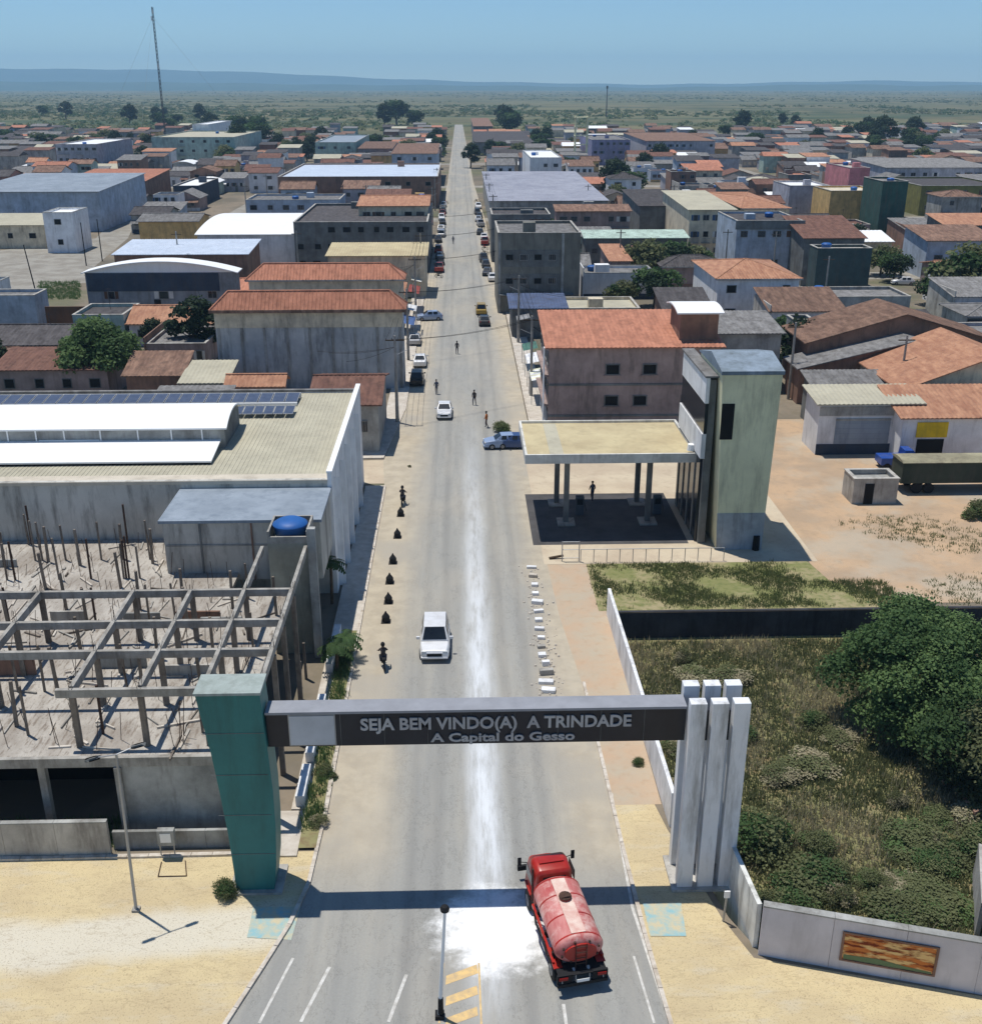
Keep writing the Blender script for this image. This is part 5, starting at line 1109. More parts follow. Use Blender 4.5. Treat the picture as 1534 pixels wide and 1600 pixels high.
PX("blue_hall", "dark blue and grey hall under a white bowed roof", "warehouse", 132, 366, 426, 408, 7.5, 'arch', plaster("blue_grey_hall", 120, 124, 128, .5), R_WHITE, rise=1.7, front=(1, 3))
x0, y0 = G(132, 426, 7.5); x1, _ = G(350, 426, 7.5)
_h = [o for o in bpy.data.objects if o.name.startswith("blue_hall")][0]
MB().box(x0+.2, x1-1, y0-.12, y0-.003, 4.7, 7.4).build("painted_band", W_DBLUE, _h)
for _c in _h.children:
    if _c.name.startswith("gable_wall"): _c.data.materials[0] = R_WHITE
for k in (0, 1): MB().box(x0+10+k*12, x0+11+k*12, y0-.05, y0-.003, 2.5, 3.4).build("opening", DARK, _h)
PX("brown_house", "single storey brown house with two dark windows behind the solar roof", "house", -10, 165, 578, 545, 3.6, 'shed', W_PINK, TERRA_B, rise=.9, front=(1, 4), winme=WIND)
PX("clay_lean_to", "small faded clay tiled roof below the leafy tree", "house", 196, 282, 586, 552, 3.6, 'shed', W_BRICK, TERRA_OLD, rise=1.3)
PX("grey_lean_to", "grey sheet roofed outbuilding next to the tall hall", "shed", 284, 350, 598, 566, 3.4, 'shed', W_GREY, R_CREAM, rise=.8)
PX("clay_outhouse", "small orange clay roof in front of the tall hall", "shed", 356, 440, 602, 588, 3.4, 'gable', W_PINK, TERRA_P, rise=.7)
PX("block_wall_house", "blank grey blue walled building at the far left below the pale street", "building", -60, 52, 462, 452, 5.0, 'flat', W_BLUE, R_GREY)
x, y = G(75, 512); x2, _ = G(182, 512); wall_run("yard_wall", "dark brown yard wall behind the leafy tree", [(x, y), (x2, y)], 3.2, .25, plaster("brown_wall", 88, 60, 42, .5), z0=0)
PX("white_cabin", "white two-storey block with small flat cap roof beside the pale street", "house", 66, 112, 332, 324, 8.5, 'flat', W_WHITE, R_WHITE, front=(2, 1), side=None, winme=WIND)
PX("awning_shop", "low shop with dark green awning and open front at the far left", "shop", -40, 66, 352, 334, 5.0, 'shed', W_BEIGE, R_CREAM, rise=1.0, front=(1, 3), winme=WIND)
PX("blue_warehouse", "big pale blue gabled warehouse at the left edge", "warehouse", -60, 150, 300, 271, 9.5, 'shed', W_BLUE, R_BLUEG, rise=1.2)
PX("ochre_house", "ochre walled house with curled grey roof edge", "house", 216, 308, 346, 334, 6.0, 'gable', W_OCHRE, R_GREY, rise=1.0)
PX("shade_terrace", "long blue grey terrace building with white roof edge and windows", "building", 384, 530, 312, 303, 8.0, 'flat', W_BLUE, R_GREY, front=(2, 6))
PX("pale_top_building", "dark brick building with broad pale grey roof above a row of windows", "building", 434, 684, 276, 255, 9.0, 'flat', W_BRICK, R_SKY, front=(2, 8), winme=WIND, side=(-6, 1, 2, 3))
PX("blue_townhouse", "tall blue grey townhouse with brown tiled roof by the street", "house", 612, 682, 240, 224, 11.0, 'shed', W_BLUE, TERRA_OLD, rise=1.0, front=(3, 3))
PX("red_row", "row of houses under a long dull red roof", "house", 560, 612, 232, 221, 8.0, 'shed', W_PINK, TERRA_OLD, rise=.9, front=(2, 2))
PX("green_villa", "pale green two-storey villa with flat roof", "house", 492, 555, 222, 210, 10.0, 'flat', W_GREEN, R_BLUEG, front=(2, 3))
PX("white_terrace_house", "white terrace house with brown ridge behind the long blue terrace", "house", 388, 432, 270, 262, 6.5, 'gable', W_WHITE, TERRA_B, rise=1.0, front=(2, 2))
PX("green_apartments", "pale green apartment building with a rooftop block", "apartment building", 236, 365, 214, 204, 12.0, 'flat', W_GREEN, R_CREAM, front=(3, 7))
PX("rooftop_block", "white rooftop block standing on the pale green apartment building", "building", 300, 325, 194, 188, 15.0, 'flat', W_WHITE, R_WHITE, extra=False)
PX("lilac_apartments", "lilac building with columns of small windows", "apartment building", 86, 150, 225, 216, 12.0, 'flat', W_LILAC, R_WHITE, front=(3, 6))
PX("long_clay_roof", "wide low building under a long clay roof behind the blue warehouse", "building", 100, 225, 283, 264, 6.5, 'shed', W_BRICK, TERRA, rise=1.4, front=(2, 6))
PX("dark_house", "plain grey house with the navy awning in the middle of the left town", "house", 270, 310, 290, 278, 6.0, 'flat', W_DBLUE, R_WHITE, front=(1, 2))
PX("white_low_house", "small white roofed house left of the lilac building", "house", 24, 64, 262, 252, 4.0, 'shed', W_WHITE, R_WHITE, rise=.8)

# ---- right of the main street
pk = PX("pink_building", "large dusty pink three-storey building under a wide orange tiled roof", "building", 862, 1130, 541, 489, 9.2, 'shed', W_PINK, TERRA, rise=1.9, side=(0, -1, 3, 5)) if 0 else None
x0, y0 = G(858, 543, 9.2); x1 = G(1128, 543, 9.2)[0]; y1 = G(950, 487, 10.6)[1]
pk = house("pink_building", "large dusty pink three-storey building under a wide orange tiled roof", "building", x0, x1, y0, y1, 9.2, 'shed', W_PINK, TERRA, 1.4, side=(x0, -1, 3, 5))
o_ = OFF[pk.name]
for z, lst in ((6.9, (945, 1003)), (3.6, (990, 1066, 945))):
    for p_ in lst:
        xx = V(p_+12, 575, y0)[0]; inst("window", WIND, pk, (xx-o_[0], y0-o_[1]-.002, z), (0, 0, 0), (1.5, 1.5, 1.1)); MB().box(xx-.9, xx+.9, y0-.15, y0-.003, z-.72, z-.6).build("sill", W_PINK, pk)
MB().box(x0, x1, y0-.10, y0-.003, 5.2, 5.4).box(x0, x1, y0-.10, y0-.003, 1.9, 2.1).build("string_course", W_DGREY, pk)
MB().box(x0-.5, x0-.02, y0+.2, y1, 3.0, 3.2).box(x0-.5, x0-.02, y0+.2, y1, 6.1, 6.3).build("balcony_slab", W_PINK, pk)
MB().box(x0-.55, x0-.45, y0-.2, y0+.5, 0, 9.2).build("corner_pier", W_WHITE, pk)
PX("roof_penthouse", "small white capped rooftop box on the pink building", "roof structure", 1064, 1124, 488, 474, 12.4, 'archx', W_BRICK, R_WHITE, rise=.4)
PX("grey_flat_house", "grey flat sheet roofed house behind the stair tower", "house", 1120, 1222, 521, 488, 7.0, 'shed', W_GREY, R_GREY, rise=.8)
PX("awning_shop", "shop with blue tarpaulin awning beside the pink building", "shop", 800, 884, 482, 460, 4.2, 'shed', W_DGREY, plaster("blue_tarp", 62, 74, 100, .4), rise=.6)
PX("cream_yard_block", "low cream wall block behind the blue awning", "building", 884, 1000, 482, 464, 3.5, 'flat', W_BEIGE, R_CREAM)
gb = PX("grey_office_block", "grey three-storey block with recessed window bays and a small pale plaque", "building", 778, 908, 364, 345, 12.5, 'flat', mat("warm_grey_render", S(132, 130, 120), S(112, 110, 102), rough=.95, scale=.4, dirt=S(78, 74, 68), dirt_amt=.6), R_GREY, side=(0, -1, 1, 1) if 0 else None)
x0, y0 = G(778, 364, 12.5); x1 = G(908, 364, 12.5)[0]; o_ = OFF[gb.name]
for z in (8.6, 4.9):
    MB().box(x0+.6, x0+9.8, y0-.06, y0-.003, z-1.3, z+1.3).build("recess_panel", W_DGREY, gb)
    for k in range(4): inst("window", WIN2 if k % 2 else WIND, gb, (x0+1.8+k*2.25-o_[0], y0-o_[1]-.065, z+.2), (0, 0, 0), (1.3, 1, 1.0))
MB().box(x0+.2, x0+12, y0-1.0, y0-.003, 2.9, 3.05).build("canopy_slab", W_DGREY, gb); MB().box(x0+5.2, x0+7.4, y0-.1, y0-.003, 1.4, 2.4).build("plaque", R_WHITE, gb)
for p_ in (x0+.05, x0+10.0): MB().box(p_, p_+.4, y0-.12, y0-.003, 0, 12.4).build("pilaster", W_GREY, gb)
PX("long_grey_roof", "very long low building under a pale grey corrugated roof by the right kerb", "warehouse", 766, 950, 316, 272, 7.0, 'gable', W_GREY, R_GREY, rise=1.6) if 0 else PX("long_grey_roof", "wide building under a pale grey blue corrugated roof by the right kerb", "warehouse", 766, 950, 314, 268, 7.0, 'shed', W_GREY, mat("lilac_grey_sheet", S(160, 162, 172), S(136, 138, 150), rough=.8, scale=.2, dirt=S(104, 104, 112), dirt_amt=.5), rise=1.0)
PX("row_house_roofs", "dark two-storey row house in front of the wide grey blue roof", "house", 768, 860, 335, 325, 9.5, 'flat', W_DGREY, R_DARK, front=(3, 8))
PX("small_pink_house", "small pink walled house with brown roof beside the lilac post", "house", 870, 985, 330, 320, 7.5, 'shed', W_PINK, TERRA_OLD, rise=.8, front=(2, 6))
PX("green_low_roof", "low pale green roofed house behind the grey office block", "house", 915, 1075, 372, 360, 5.5, 'shed', W_DGREY, W_GREEN, rise=.7, front=(1, 6))
PX("salmon_house", "small house with bright salmon roof among the trees", "house", 955, 985, 408, 382, 5.0, 'shed', W_PINK, TERRA_P, rise=.8)
PX("brown_yard_house", "brown brick house with patched roof left of the salmon one", "house", 1000, 1050, 402, 385, 4.0, 'shed', W_BRICK, TERRA_B, rise=.8)
PX("hip_house", "pale house with a peach coloured pyramid roof and two dark windows", "house", 1122, 1250, 435, 404, 7.0, 'hip', W_WHITE, TERRA_P, rise=1.6, front=(2, 3), winme=WIND)
PX("round_tower_house", "cream building with curved sheet roof covered in climbing plants", "building", 1078, 1150, 328, 298, 10.0, 'shed', W_BEIGE, R_CREAM, rise=1.0, front=(3, 4))
x0, y0 = G(1152, 345, 10.5); x1 = G(1256, 345, 10.5)[0]
bh = house("blue_villa", "two-storey pale blue villa with dark parapet and brown sloping side", "house", x0, x1, y0, y0+16, 10.5, 'flat', W_BLUE, R_DARK, front=(2, 4))
MB().box(x0-.3, x1+.3, y0-.3, y0-.003, 9.0, 10.6).build("dark_parapet", W_DGREY, bh)
PX("brown_slope_house", "house with long dark brown sloping roof joined to the blue villa", "house", 1258, 1352, 372, 338, 8.5, 'shed', W_DGREY, TERRA_B, rise=2.2)
PX("green_box_building", "dark green glass sided box below the brown slope", "building", 1278, 1364, 388, 382, 8.5, 'flat', plaster("dark_green_wall", 50, 66, 66, .4), W_CONC)
# three big clay gables on the right, ridges running away from the gateway
def clay(px_l, px_r, pyf, h, rise, ly, lab, rm=TERRA_OLD, wm=W_BRICK, **k):
    x0, y0 = G(px_l, pyf, h); x1 = G(px_r, pyf, h)[0]; return house("clay_roof_hall", lab, "building", x0, x1, y0, y0+ly, h, 'gabley', wm, rm, rise, **k)
clay(1262, 1560, 535, 6.2, 3.2, 9, "wide low gable of weathered clay tiles with dark shaded front, farthest of three")
clay(1250, 1600, 575, 4.2, 3.0, 5, "narrow grey brown clay gable between the two larger ones", rm=R_GREY)
x0, y0 = G(1410, 608, 5.0); house("clay_roof_hall", "bright orange clay roofed hall nearest of the right hand gables", "building", x0, x0+18, y0, y0+13, 5.0, 'gabley', W_BEIGE, TERRA_P, 3.4)
x0, y0 = G(1412, 652, 4.5); house("yellow_garage", "garage with yellow fascia and orange tiled roof", "garage", x0, x0+13, y0, y0+6.0, 4.5, 'shed', W_WHITE, TERRA_P, 1.3)
MB().box(x0+1.4, x0+4.4, y0-.1, y0-.003, 2.5, 4.0).build("yellow_fascia", W_YEL, bpy.data.objects["yellow_garage"]); MB().box(x0+1.6, x0+4.2, y0-.06, y0-.003, .2, 2.3).build("opening", DARK, bpy.data.objects["yellow_garage"])
ws = PX("workshop", "pale workshop with flat cream roof, big shutter and blue painted base", "workshop", 1282, 1440, 631, 604, 5.2, 'shed', W_WHITE, R_CREAM, rise=.5)
x0, y0 = G(1282, 631, 5.2); x1 = G(1440, 631, 5.2)[0]
MB().box(x0, x1-2.2, y0-.06, y0-.003, 0, 1.1).build("blue_dado", W_DBLUE, ws); o_ = OFF[ws.name]; inst("roller_shutter", SHUTM, ws, ((x0+x1)/2-.5-o_[0], y0-o_[1]-.002, 2.4), (0, 0, 0), (5.4, 1, 2.6)); MB().box(x1-2, x1-.5, y0-.05, y0-.003, 0, 2.6).build("door", W_BRICK, ws); MB().box(x0, x1, y0-.1, y0-.003, 4.0, 4.9).build("sign_band", W_GREY, ws)
PX("grey_yard_roof", "rusty grey sheet roof lying beyond the workshop", "shed", 1270, 1400, 600, 584, 4.5, 'shed', W_DGREY, R_GREY, rise=.5)
x0, y0 = G(1330, 788); x1 = G(1400, 788)[0]
hut = house("brick_hut", "small bare block hut with grey slab roof on the dirt lot", "hut", x0, x1, y0, y0+2.6, 2.3, 'flat', W_CONC, W_GREY, extra=False)
MB().box(x0+1.0, x0+1.8, y0-.04, y0-.003, 0, 1.9).build("door", DARK, hut)
# blue and dark trailers at the right edge
tl = thing("covered_trailer", "long trailer with pale tarpaulin top and dark green side at the right edge", "trailer", (0, 0, 0)); x0, y0 = G(1405, 772); 
MB().box(x0, x0+12, y0, y0+2.5, 1.0, 2.9).build("body", plaster("dark_green_side", 44, 50, 40, .4), tl, off=None); ps = [(y0-.1+2.7*i/8, 2.95+.25*(1-(2*i/8-1)**2)) for i in range(9)]; MB().prism(ps+[(ps[-1][0], 2.9), (ps[0][0], 2.9)], 'x', x0-.1, x0+12.1).build("tarpaulin", plaster('olive_tarpaulin', 128, 122, 98, .6), tl, off=None)
for x in (x0+1.5, x0+2.6, x0+9.5, x0+10.6):
    for y in (y0+.2, y0+2.3): MB().bar((x, y-.15, .48), (x, y+.15, .48), .48, .48, 14).build("wheel", BLACK, tl, off=None)
MB().box(x0+.3, x0+11.8, y0+.8, y0+1.7, .7, .98).build("chassis", BLACK, tl, off=None); OCC.append((x0, x0+12, y0, y0+3))
bt = thing("blue_pickup", "small bright blue truck parked in front of the covered trailer", "truck", (0, 0, 0)); x0, y0 = G(1375, 735)
MB().box(x0, x0+2.2, y0, y0+1.7, .5, 1.2).build("load_bed", carpaint("bright_blue_paint", 40, 84, 168), bt, off=None, bevel=.03); MB().loft([[(x, y, z) for y, z in ((y0, .5), (y0+1.7, .5), (y0+1.7, 1.2), (y0+1.55, zt), (y0+.15, zt), (y0, 1.2))] for x, zt in ((x0+2.2, 1.9), (x0+3.0, 1.9), (x0+3.5, 1.22))]).build("cab", MATS["bright_blue_paint"], bt, off=None)
for x in (x0+.6, x0+2.9):
    for y in (y0+.1, y0+1.6): MB().bar((x, y-.12, .35), (x, y+.12, .35), .35, .35, 12).build("wheel", BLACK, bt, off=None)
tag(text("Quilo", 0, 0, .01, 0, None, LETTER), None) if 0 else None
# far right middle distance
PX("netted_tower", "tall building wrapped in dark green netting with white floor lines", "building", 1380, 1420, 283, 276, 13.5, 'flat', plaster("green_netting", 40, 70, 62, .5), R_GREY)
PX("pink_gable_house", "tall rose pink house beside the green netted building", "house", 1328, 1360, 262, 254, 12.0, 'flat', plaster("rose_wall", 176, 110, 112, .3), W_CONC)
PX("yellow_side_house", "house with ochre yellow wall in front of the pink one", "house", 1298, 1376, 298, 290, 10, 'flat', W_OCHRE, W_BEIGE)
PX("white_corner_house", "white cornered grey house left of the ochre one", "house", 1234, 1298, 290, 282, 9.5, 'flat', W_LILAC, R_WHITE)
PX("lilac_row", "long lilac row with windows and white posts at the right edge", "building", 1386, 1560, 262, 247, 9, 'shed', W_LILAC, R_GREY, rise=.8, front=(2, 10))
PX("blue_back_house", "pale blue house with pink eaves near the right edge", "house", 1450, 1560, 376, 352, 7.0, 'shed', W_BLUE, TERRA_OLD, rise=1.4, front=(1, 3))
PX("orange_long_roof", "long orange roof with open dark shed behind at the right edge", "house", 1478, 1580, 352, 334, 7.5, 'shed', W_DGREY, TERRA_P, rise=1.2)
PX("olive_house", "olive walled house under a dark flat slab at the right edge", "house", 1440, 1580, 290, 276, 8.0, 'flat', plaster("olive_wall", 106, 104, 52, .4), R_DARK, front=(2, 5))
PX("orange_small_roof", "low orange roofed house behind the blue villa", "house", 1160, 1234, 325, 306, 8.5, 'hip', W_BEIGE, TERRA_P, rise=.8)
PX("grey_yard_wall_house", "plain grey house in front of the white car and bushes", "house", 1262, 1425, 464, 448, 4.5, 'flat', W_GREY, R_GREY)
PX("clay_edge_house", "orange clay roofed house behind the bright green bushes", "house", 1480, 1580, 425, 408, 4.0, 'gable', W_PINK, TERRA_P, rise=1.0)
PX("small_grey_box", "small grey outhouse with black tank cap beside the clay gables", "outhouse", 1240, 1272, 500, 494, 7.0, 'flat', W_GREY, BLACK, extra=False)
PX("white_tower_house", "bright white house with blue glass on top of the wide roofs", "house", 828, 878, 246, 234, 11, 'flat', W_WHITE, R_WHITE, front=(2, 3), winme=WIN2)
PX("long_dark_roofs", "group of dark brown roofs by the far end of the right kerb", "building", 742, 834, 222, 205, 6.5, 'shed', W_DGREY, R_DARK, rise=.8, front=(1, 6))
PX("orange_billboard_house", "narrow house with an orange brown roof at the far end of the street", "house", 740, 770, 197, 184, 8, 'shed', W_DGREY, TERRA_OLD, rise=1.5)
PX("purple_long_building", "long purple grey building with orange roof edge on the right", "building", 1010, 1118, 220, 207, 9, 'shed', W_LILAC, TERRA_OLD, rise=.7, front=(2, 10))
PX("violet_block", "violet blue block with rows of windows behind the bare tower frame", "building", 925, 985, 218, 210, 11, 'flat', plaster("violet_wall", 118, 116, 144, .4), R_GREY, front=(3, 6))
PX("curved_car_shed", "broad dark sheet roofed hall with pale curved edge", "warehouse", 1000, 1075, 322, 296, 8.0, 'shed', W_DGREY, R_DARK, rise=1.2)
# shop awnings and signs over the pavements
g_ = random.Random(77)
AWM = [plaster("awning_%s" % n, *c, .3) for n, c in (("blue", (60, 84, 128)), ("cream", (206, 196, 170)), ("red", (140, 60, 50)), ("green", (60, 96, 84)), ("white", (214, 214, 210)), ("grey", (120, 120, 120)))]
AWN = ["blue", "cream", "red", "green", "white", "grey"]
def awning(x0, x1, y0, y1, z, k, lab):
    t = thing("shop_awning", lab, "awning", ((x0+x1)/2, (y0+y1)/2, 0), group="awnings over the pavements")
    lo, hi = (x1, x0) if x0 < 0 else (x0, x1)
    mb = MB(); n = 8
    for i in range(n):
        a, b = y0+(y1-y0)*i/n, y0+(y1-y0)*(i+1)/n; mb.face([(lo, a, z-.35), (hi, a, z), (hi, b, z), (lo, b, z-.35)], 0 if i % 2 else 1)
        mb.face([(lo, a, z-.6), (lo, a, z-.35), (lo, b, z-.35), (lo, b, z-.6)], 0 if i % 2 else 1)
    mb.build("canvas", [AWM[k], AWM[k] if k != 1 else AWM[4]], t)
    for yy in (y0+.1, y1-.1): MB().bar((lo, yy, .1), (lo, yy, z-.4), .035).build("post", STEEL, t)
spots = [(-1, 150, 156, 0), (-1, 158.5, 163, 4), (-1, 171, 178, 2), (-1, 184, 189, 1), (-1, 192, 200, 5), (-1, 213, 221, 3), (-1, 229, 238, 4), (-1, 246, 252, 0), (-1, 262, 270, 2), (1, 118, 123, 1), (1, 126, 131, 4), (1, 134, 138, 3), (1, 150, 156, 5), (1, 163, 170, 4), (1, 176, 184, 1), (1, 190, 198, 0), (1, 214, 224, 4), (1, 232, 240, 5), (1, 248, 256, 2), (1, 266, 274, 1)]
cnt = {}
for sg, ya_, yb_, k in spots:
    c_ = cnt.get(sg, 0); cnt[sg] = c_+1
    awning(*((-8.2, -6.5) if sg < 0 else (8.0, 9.8)), ya_, yb_, 3.0+.3*(k % 3), k, "%s shop awning over the %s pavement, %s from the gateway" % (AWN[k], "left" if sg < 0 else "right", ORD[c_]))
# bare tower frame (scaffold like)
x0, y0 = G(897, 268); t = thing("tower_frame", "slender bare tower frame with open floors beside the violet block", "tower", (x0+2.5, y0+2, 0))
for x in (x0, x0+5):
    for y in (y0, y0+4): MB().box(x, x+.4, y, y+.4, 0, 22).build("leg", W_OLIVE, t)
for k in range(6): MB().box(x0-.2, x0+5.6, y0-.2, y0+4.6, 3.4+k*3.6, 3.6+k*3.6).build("floor_slab", W_OLIVE, t)

# ------------------------------------------------------------------ the rest of the town
def free(x0, x1, y0, y1, mg=.6):
    for a, b, c, d in OCC:
        if x0-mg < b and x1+mg > a and y0-mg < d and y1+mg > c: return False
    return True
OCC.append((-46, -30, 112, 136))      # yard with the leafy tree
def hides(x0, x1, y1, y0, h):   # keep the pale left street and verge open
    return False
fr_ = random.Random(11)
cand = []
ybands = [(100, 202), (210, 296), (304, 398), (406, 516), (524, 656), (664, 860)]
for (ya, yb) in ybands:
    y = ya
    while y < yb-8:
        dpt = min(fr_.uniform(7.5, 13), yb-y)
        lim = y*.50+12
        x = -lim
        while x < lim:
            wdt = fr_.uniform(6.5, 12.5)
            xa_, xb_ = x, x+wdt; x += wdt+fr_.uniform(.1, .9)
            if xb_ > -8.3 and xa_ < 9.6:
                if xa_ < -8.3 and -8.3-xa_ > 6: xb_ = -8.4
                else: continue
            if any(xa_ < X+4 and xb_ > X-4 for X in PSTREETS if y > 140): continue
            cand.append((xa_, xb_, y, y+dpt-fr_.uniform(.1, 1.6), y))
        y += dpt+fr_.uniform(.3, 1.6)
left_open = lambda x0, x1, y0, y1: (x0 < -38 and y0 < 232 and y0 > 176 and x1 > -120 and False)
STREET_L = [Vector((*p, 0)) for p in lroad]
def in_poly(x, y, P):
    c = False; j = len(P)-1
    for i in range(len(P)):
        if (P[i].y > y) != (P[j].y > y) and x < (P[j].x-P[i].x)*(y-P[i].y)/(P[j].y-P[i].y)+P[i].x: c = not c
        j = i
    return c
roofnames = {TERRA: "orange clay", TERRA_OLD: "weathered clay", TERRA_P: "pale orange", TERRA_B: "brown tile", R_GREY: "grey sheet", R_DARK: "dark sheet", R_WHITE: "white metal", R_CREAM: "cream sheet", R_SKY: "pale blue metal", R_BLUEG: "blue grey"}
wallnames = {W_WHITE: "white", W_BLUE: "pale blue", W_GREY: "grey", W_DGREY: "dark grey", W_BEIGE: "beige", W_PINK: "dusty pink", W_OCHRE: "ochre", W_GREEN: "pale green", W_BRICK: "brick", W_LILAC: "lilac", W_SALMON: "salmon", W_CONC: "bare concrete"}
n_ind = 0; far_list = []
treespots = []
for (xa_, xb_, ya_, yb_, y) in cand:
    if xb_-xa_ < 5 or yb_-ya_ < 5: continue
    if not free(xa_, xb_, ya_, yb_): continue
    cx, cy = (xa_+xb_)/2, (ya_+yb_)/2
    if any(in_poly(a, b, STREET_L) for a in (xa_, cx, xb_) for b in (ya_, cy, yb_)): continue
    if xa_ > 25 and cy < 112: continue
    # town thins out with distance
    if cy > 540 and fr_.random() < min(.85, (cy-540)/420+.08): treespots.append((cx, cy)); continue
    if fr_.random() < .11: treespots.append((cx, cy)); continue
    h = fr_.choice([3.2, 3.6, 4.0, 4.4, 5.5, 6.6, 7.0]) if cy > 150 else 3.2
    if cy < 260: h = min(h, 4.4)
    wm = fr_.choice([W_WHITE, W_WHITE, W_WHITE, W_BLUE, W_GREY, W_GREY, W_DGREY, W_BEIGE, W_BEIGE, W_PINK, W_OCHRE, W_GREEN, W_BRICK, W_BRICK, W_LILAC, W_CONC, W_CONC])
    rm = fr_.choice([TERRA, TERRA_OLD, TERRA_OLD, TERRA_OLD, TERRA_P, TERRA_B, TERRA_B, R_GREY, R_GREY, R_GREY, R_GREY, R_GREY, R_DARK, R_DARK, R_DARK, R_DARK, R_WHITE, R_CREAM])
    rt = fr_.choice(['gable', 'gable', 'shed', 'shed', 'hip', 'flat', 'gabley', 'flat'])
    if rm in (R_WHITE, R_CREAM): rt = fr_.choice(['shed', 'flat', 'arch'])
    if n_ind < 226:
        n_ind += 1
        side = "left" if cx < 0 else "right"; dist = "near the middle of town" if cy < 250 else ("in the far half of town" if cy < 400 else "at the far edge of town")
        t_ = house("town_house", "%s walled house with %s roof %s, %s of the main street" % (wallnames[wm], roofnames[rm], dist, side), "house", xa_, xb_, ya_, yb_, h, rt, wm, rm, rise=fr_.uniform(.9, 1.7) if rt != 'gabley' else fr_.uniform(1.2, 2), front=(2 if h > 5 else 1, fr_.randint(2, 4)), group="houses of the town %s of the main street" % side, pitch=.8 if cy > 200 else .5, ribs=cy < 420)
        o_ = OFF[t_.name]; inst("door", DOORM, t_, (xa_+(xb_-xa_)*fr_.uniform(.3, .7)-o_[0], ya_-o_[1]-.004, 1.1), (0, 0, 0), (1.0, 1, 2.2))
        if fr_.random() < .5: MB().box(xa_, xb_, ya_-.035, ya_-.003, 0, .9).build("painted_base", fr_.choice([W_BRICK, W_DGREY, W_DBLUE, W_OCHRE, W_WHITE]), t_)
        if fr_.random() < .55:
            q = fr_.uniform(2.0, 4.5); a_ = xa_ if fr_.random() < .5 else xb_-q
            MB().prism([(ya_-fr_.uniform(1.0, 2.2), min(2.6, h-.7)), (ya_-.01, min(3.0, h-.3)), (ya_-.01, min(3.08, h-.22)), (ya_-2.2, min(2.5, h-.8))], 'x', a_, a_+q).build("lean_to", fr_.choice([R_GREY, R_DARK, TERRA_B, TERRA_OLD, R_WHITE]), t_)
        if fr_.random() < .5: ax_, ay_ = fr_.uniform(xa_+1, xb_-1), (ya_+yb_)/2; MB().bar((ax_, ay_, h), (ax_, ay_, h+3.0), .035, n=4).box(ax_-.5, ax_+.5, ay_-.02, ay_+.02, h+2.7, h+2.74).box(ax_-.35, ax_+.35, ay_-.02, ay_+.02, h+2.9, h+2.94).build("aerial", R_DARK, t_)
        if fr_.random() < .4: MB().prism([(xa_-.2, ya_-.3), (xa_-.05, ya_-.3), (xa_-.05, yb_+.3), (xa_-.2, yb_+.3)], 'z', 0, h+.9 if rt != 'gable' else 2.2).build("party_wall", fr_.choice([W_CONC, W_BRICK, W_WHITE]), t_)
    else: far_list.append((xa_, xb_, ya_, yb_, h, wm, rm, rt))
mset = list({m.name: m for f in far_list for m in (f[5], f[6])}.values()); mi_of = {m.name: i for i, m in enumerate(mset)}
mb = MB()
for (xa_, xb_, ya_, yb_, h, wm, rm, rt) in far_list:
    a, b = mi_of[wm.name], mi_of[rm.name]; mb.box(xa_, xb_, ya_, yb_, 0, h, a)
    if rt in ('gable', 'hip', 'arch'): ym = (ya_+yb_)/2; mb.prism([(ya_-.4, h+.01), (ym, h+1.5), (yb_+.4, h+.01)], 'x', xa_-.4, xb_+.4, b)
    else: mb.prism([(ya_-.4, h+.01), (yb_+.4, h+.9), (yb_+.4, h+1.0), (ya_-.4, h+.12)], 'x', xa_-.4, xb_+.4, b)
    for k in range(3): x = xa_+(xb_-xa_)*(k+.3)/3; mb.box(x, x+1.2, ya_-.05, ya_-.005, 1.1, 2.3, 0)
o = mb.build("distant_houses", mset); o["kind"] = "stuff"; o["label"] = "mass of small far houses at the far edge of town"
# ------------------------------------------------------------------ plants
def leaf_mesh(name, cents, rads, n, size, mats, squash=.8, weights=None, seed=1):
    """n leaf quads spread through the outer volume of many clumps"""
    g = np.random.default_rng(seed); cents = np.array(cents, float); rads = np.array(rads, float); w_ = rads**2/np.sum(rads**2)
    idx = g.choice(len(cents), n, p=w_); d = g.normal(size=(n, 3)); d /= np.linalg.norm(d, axis=1)[:, None]; d[:, 2] = np.where(d[:, 2] < -.35, -d[:, 2], d[:, 2])
    r = rads[idx]*(g.uniform(.35, 1.0, n)**.5)*(1+.12*g.normal(size=n)); c = cents[idx]+d*r[:, None]*np.array([1, 1, squash])
    nn = d*.5+g.normal(size=(n, 3))*.6+np.array([0, 0, .45]); nn /= np.linalg.norm(nn, axis=1)[:, None]
    u = np.cross(nn, g.normal(size=(n, 3))); u /= np.linalg.norm(u, axis=1)[:, None]; v = np.cross(nn, u)
    s = (size*g.uniform(.6, 1.35, n))[:, None]
    P = np.stack([c-u*s*.5-v*s*.15, c+u*s*.1-v*s*.42, c+u*s*.55+v*s*.05, c-u*s*.05+v*s*.42], 1).reshape(-1, 3)
    me = bpy.data.meshes.new(name); me.vertices.add(4*n); me.vertices.foreach_set("co", P.ravel()); me.loops.add(4*n); me.loops.foreach_set("vertex_index", np.arange(4*n)); me.polygons.add(n); me.polygons.foreach_set("loop_start", np.arange(n)*4)
    for m in mats: me.materials.append(m)
    if len(mats) > 1: me.polygons.foreach_set("material_index", (idx*7 % len(mats)).astype(np.int32))
    me.update(calc_edges=True); return me
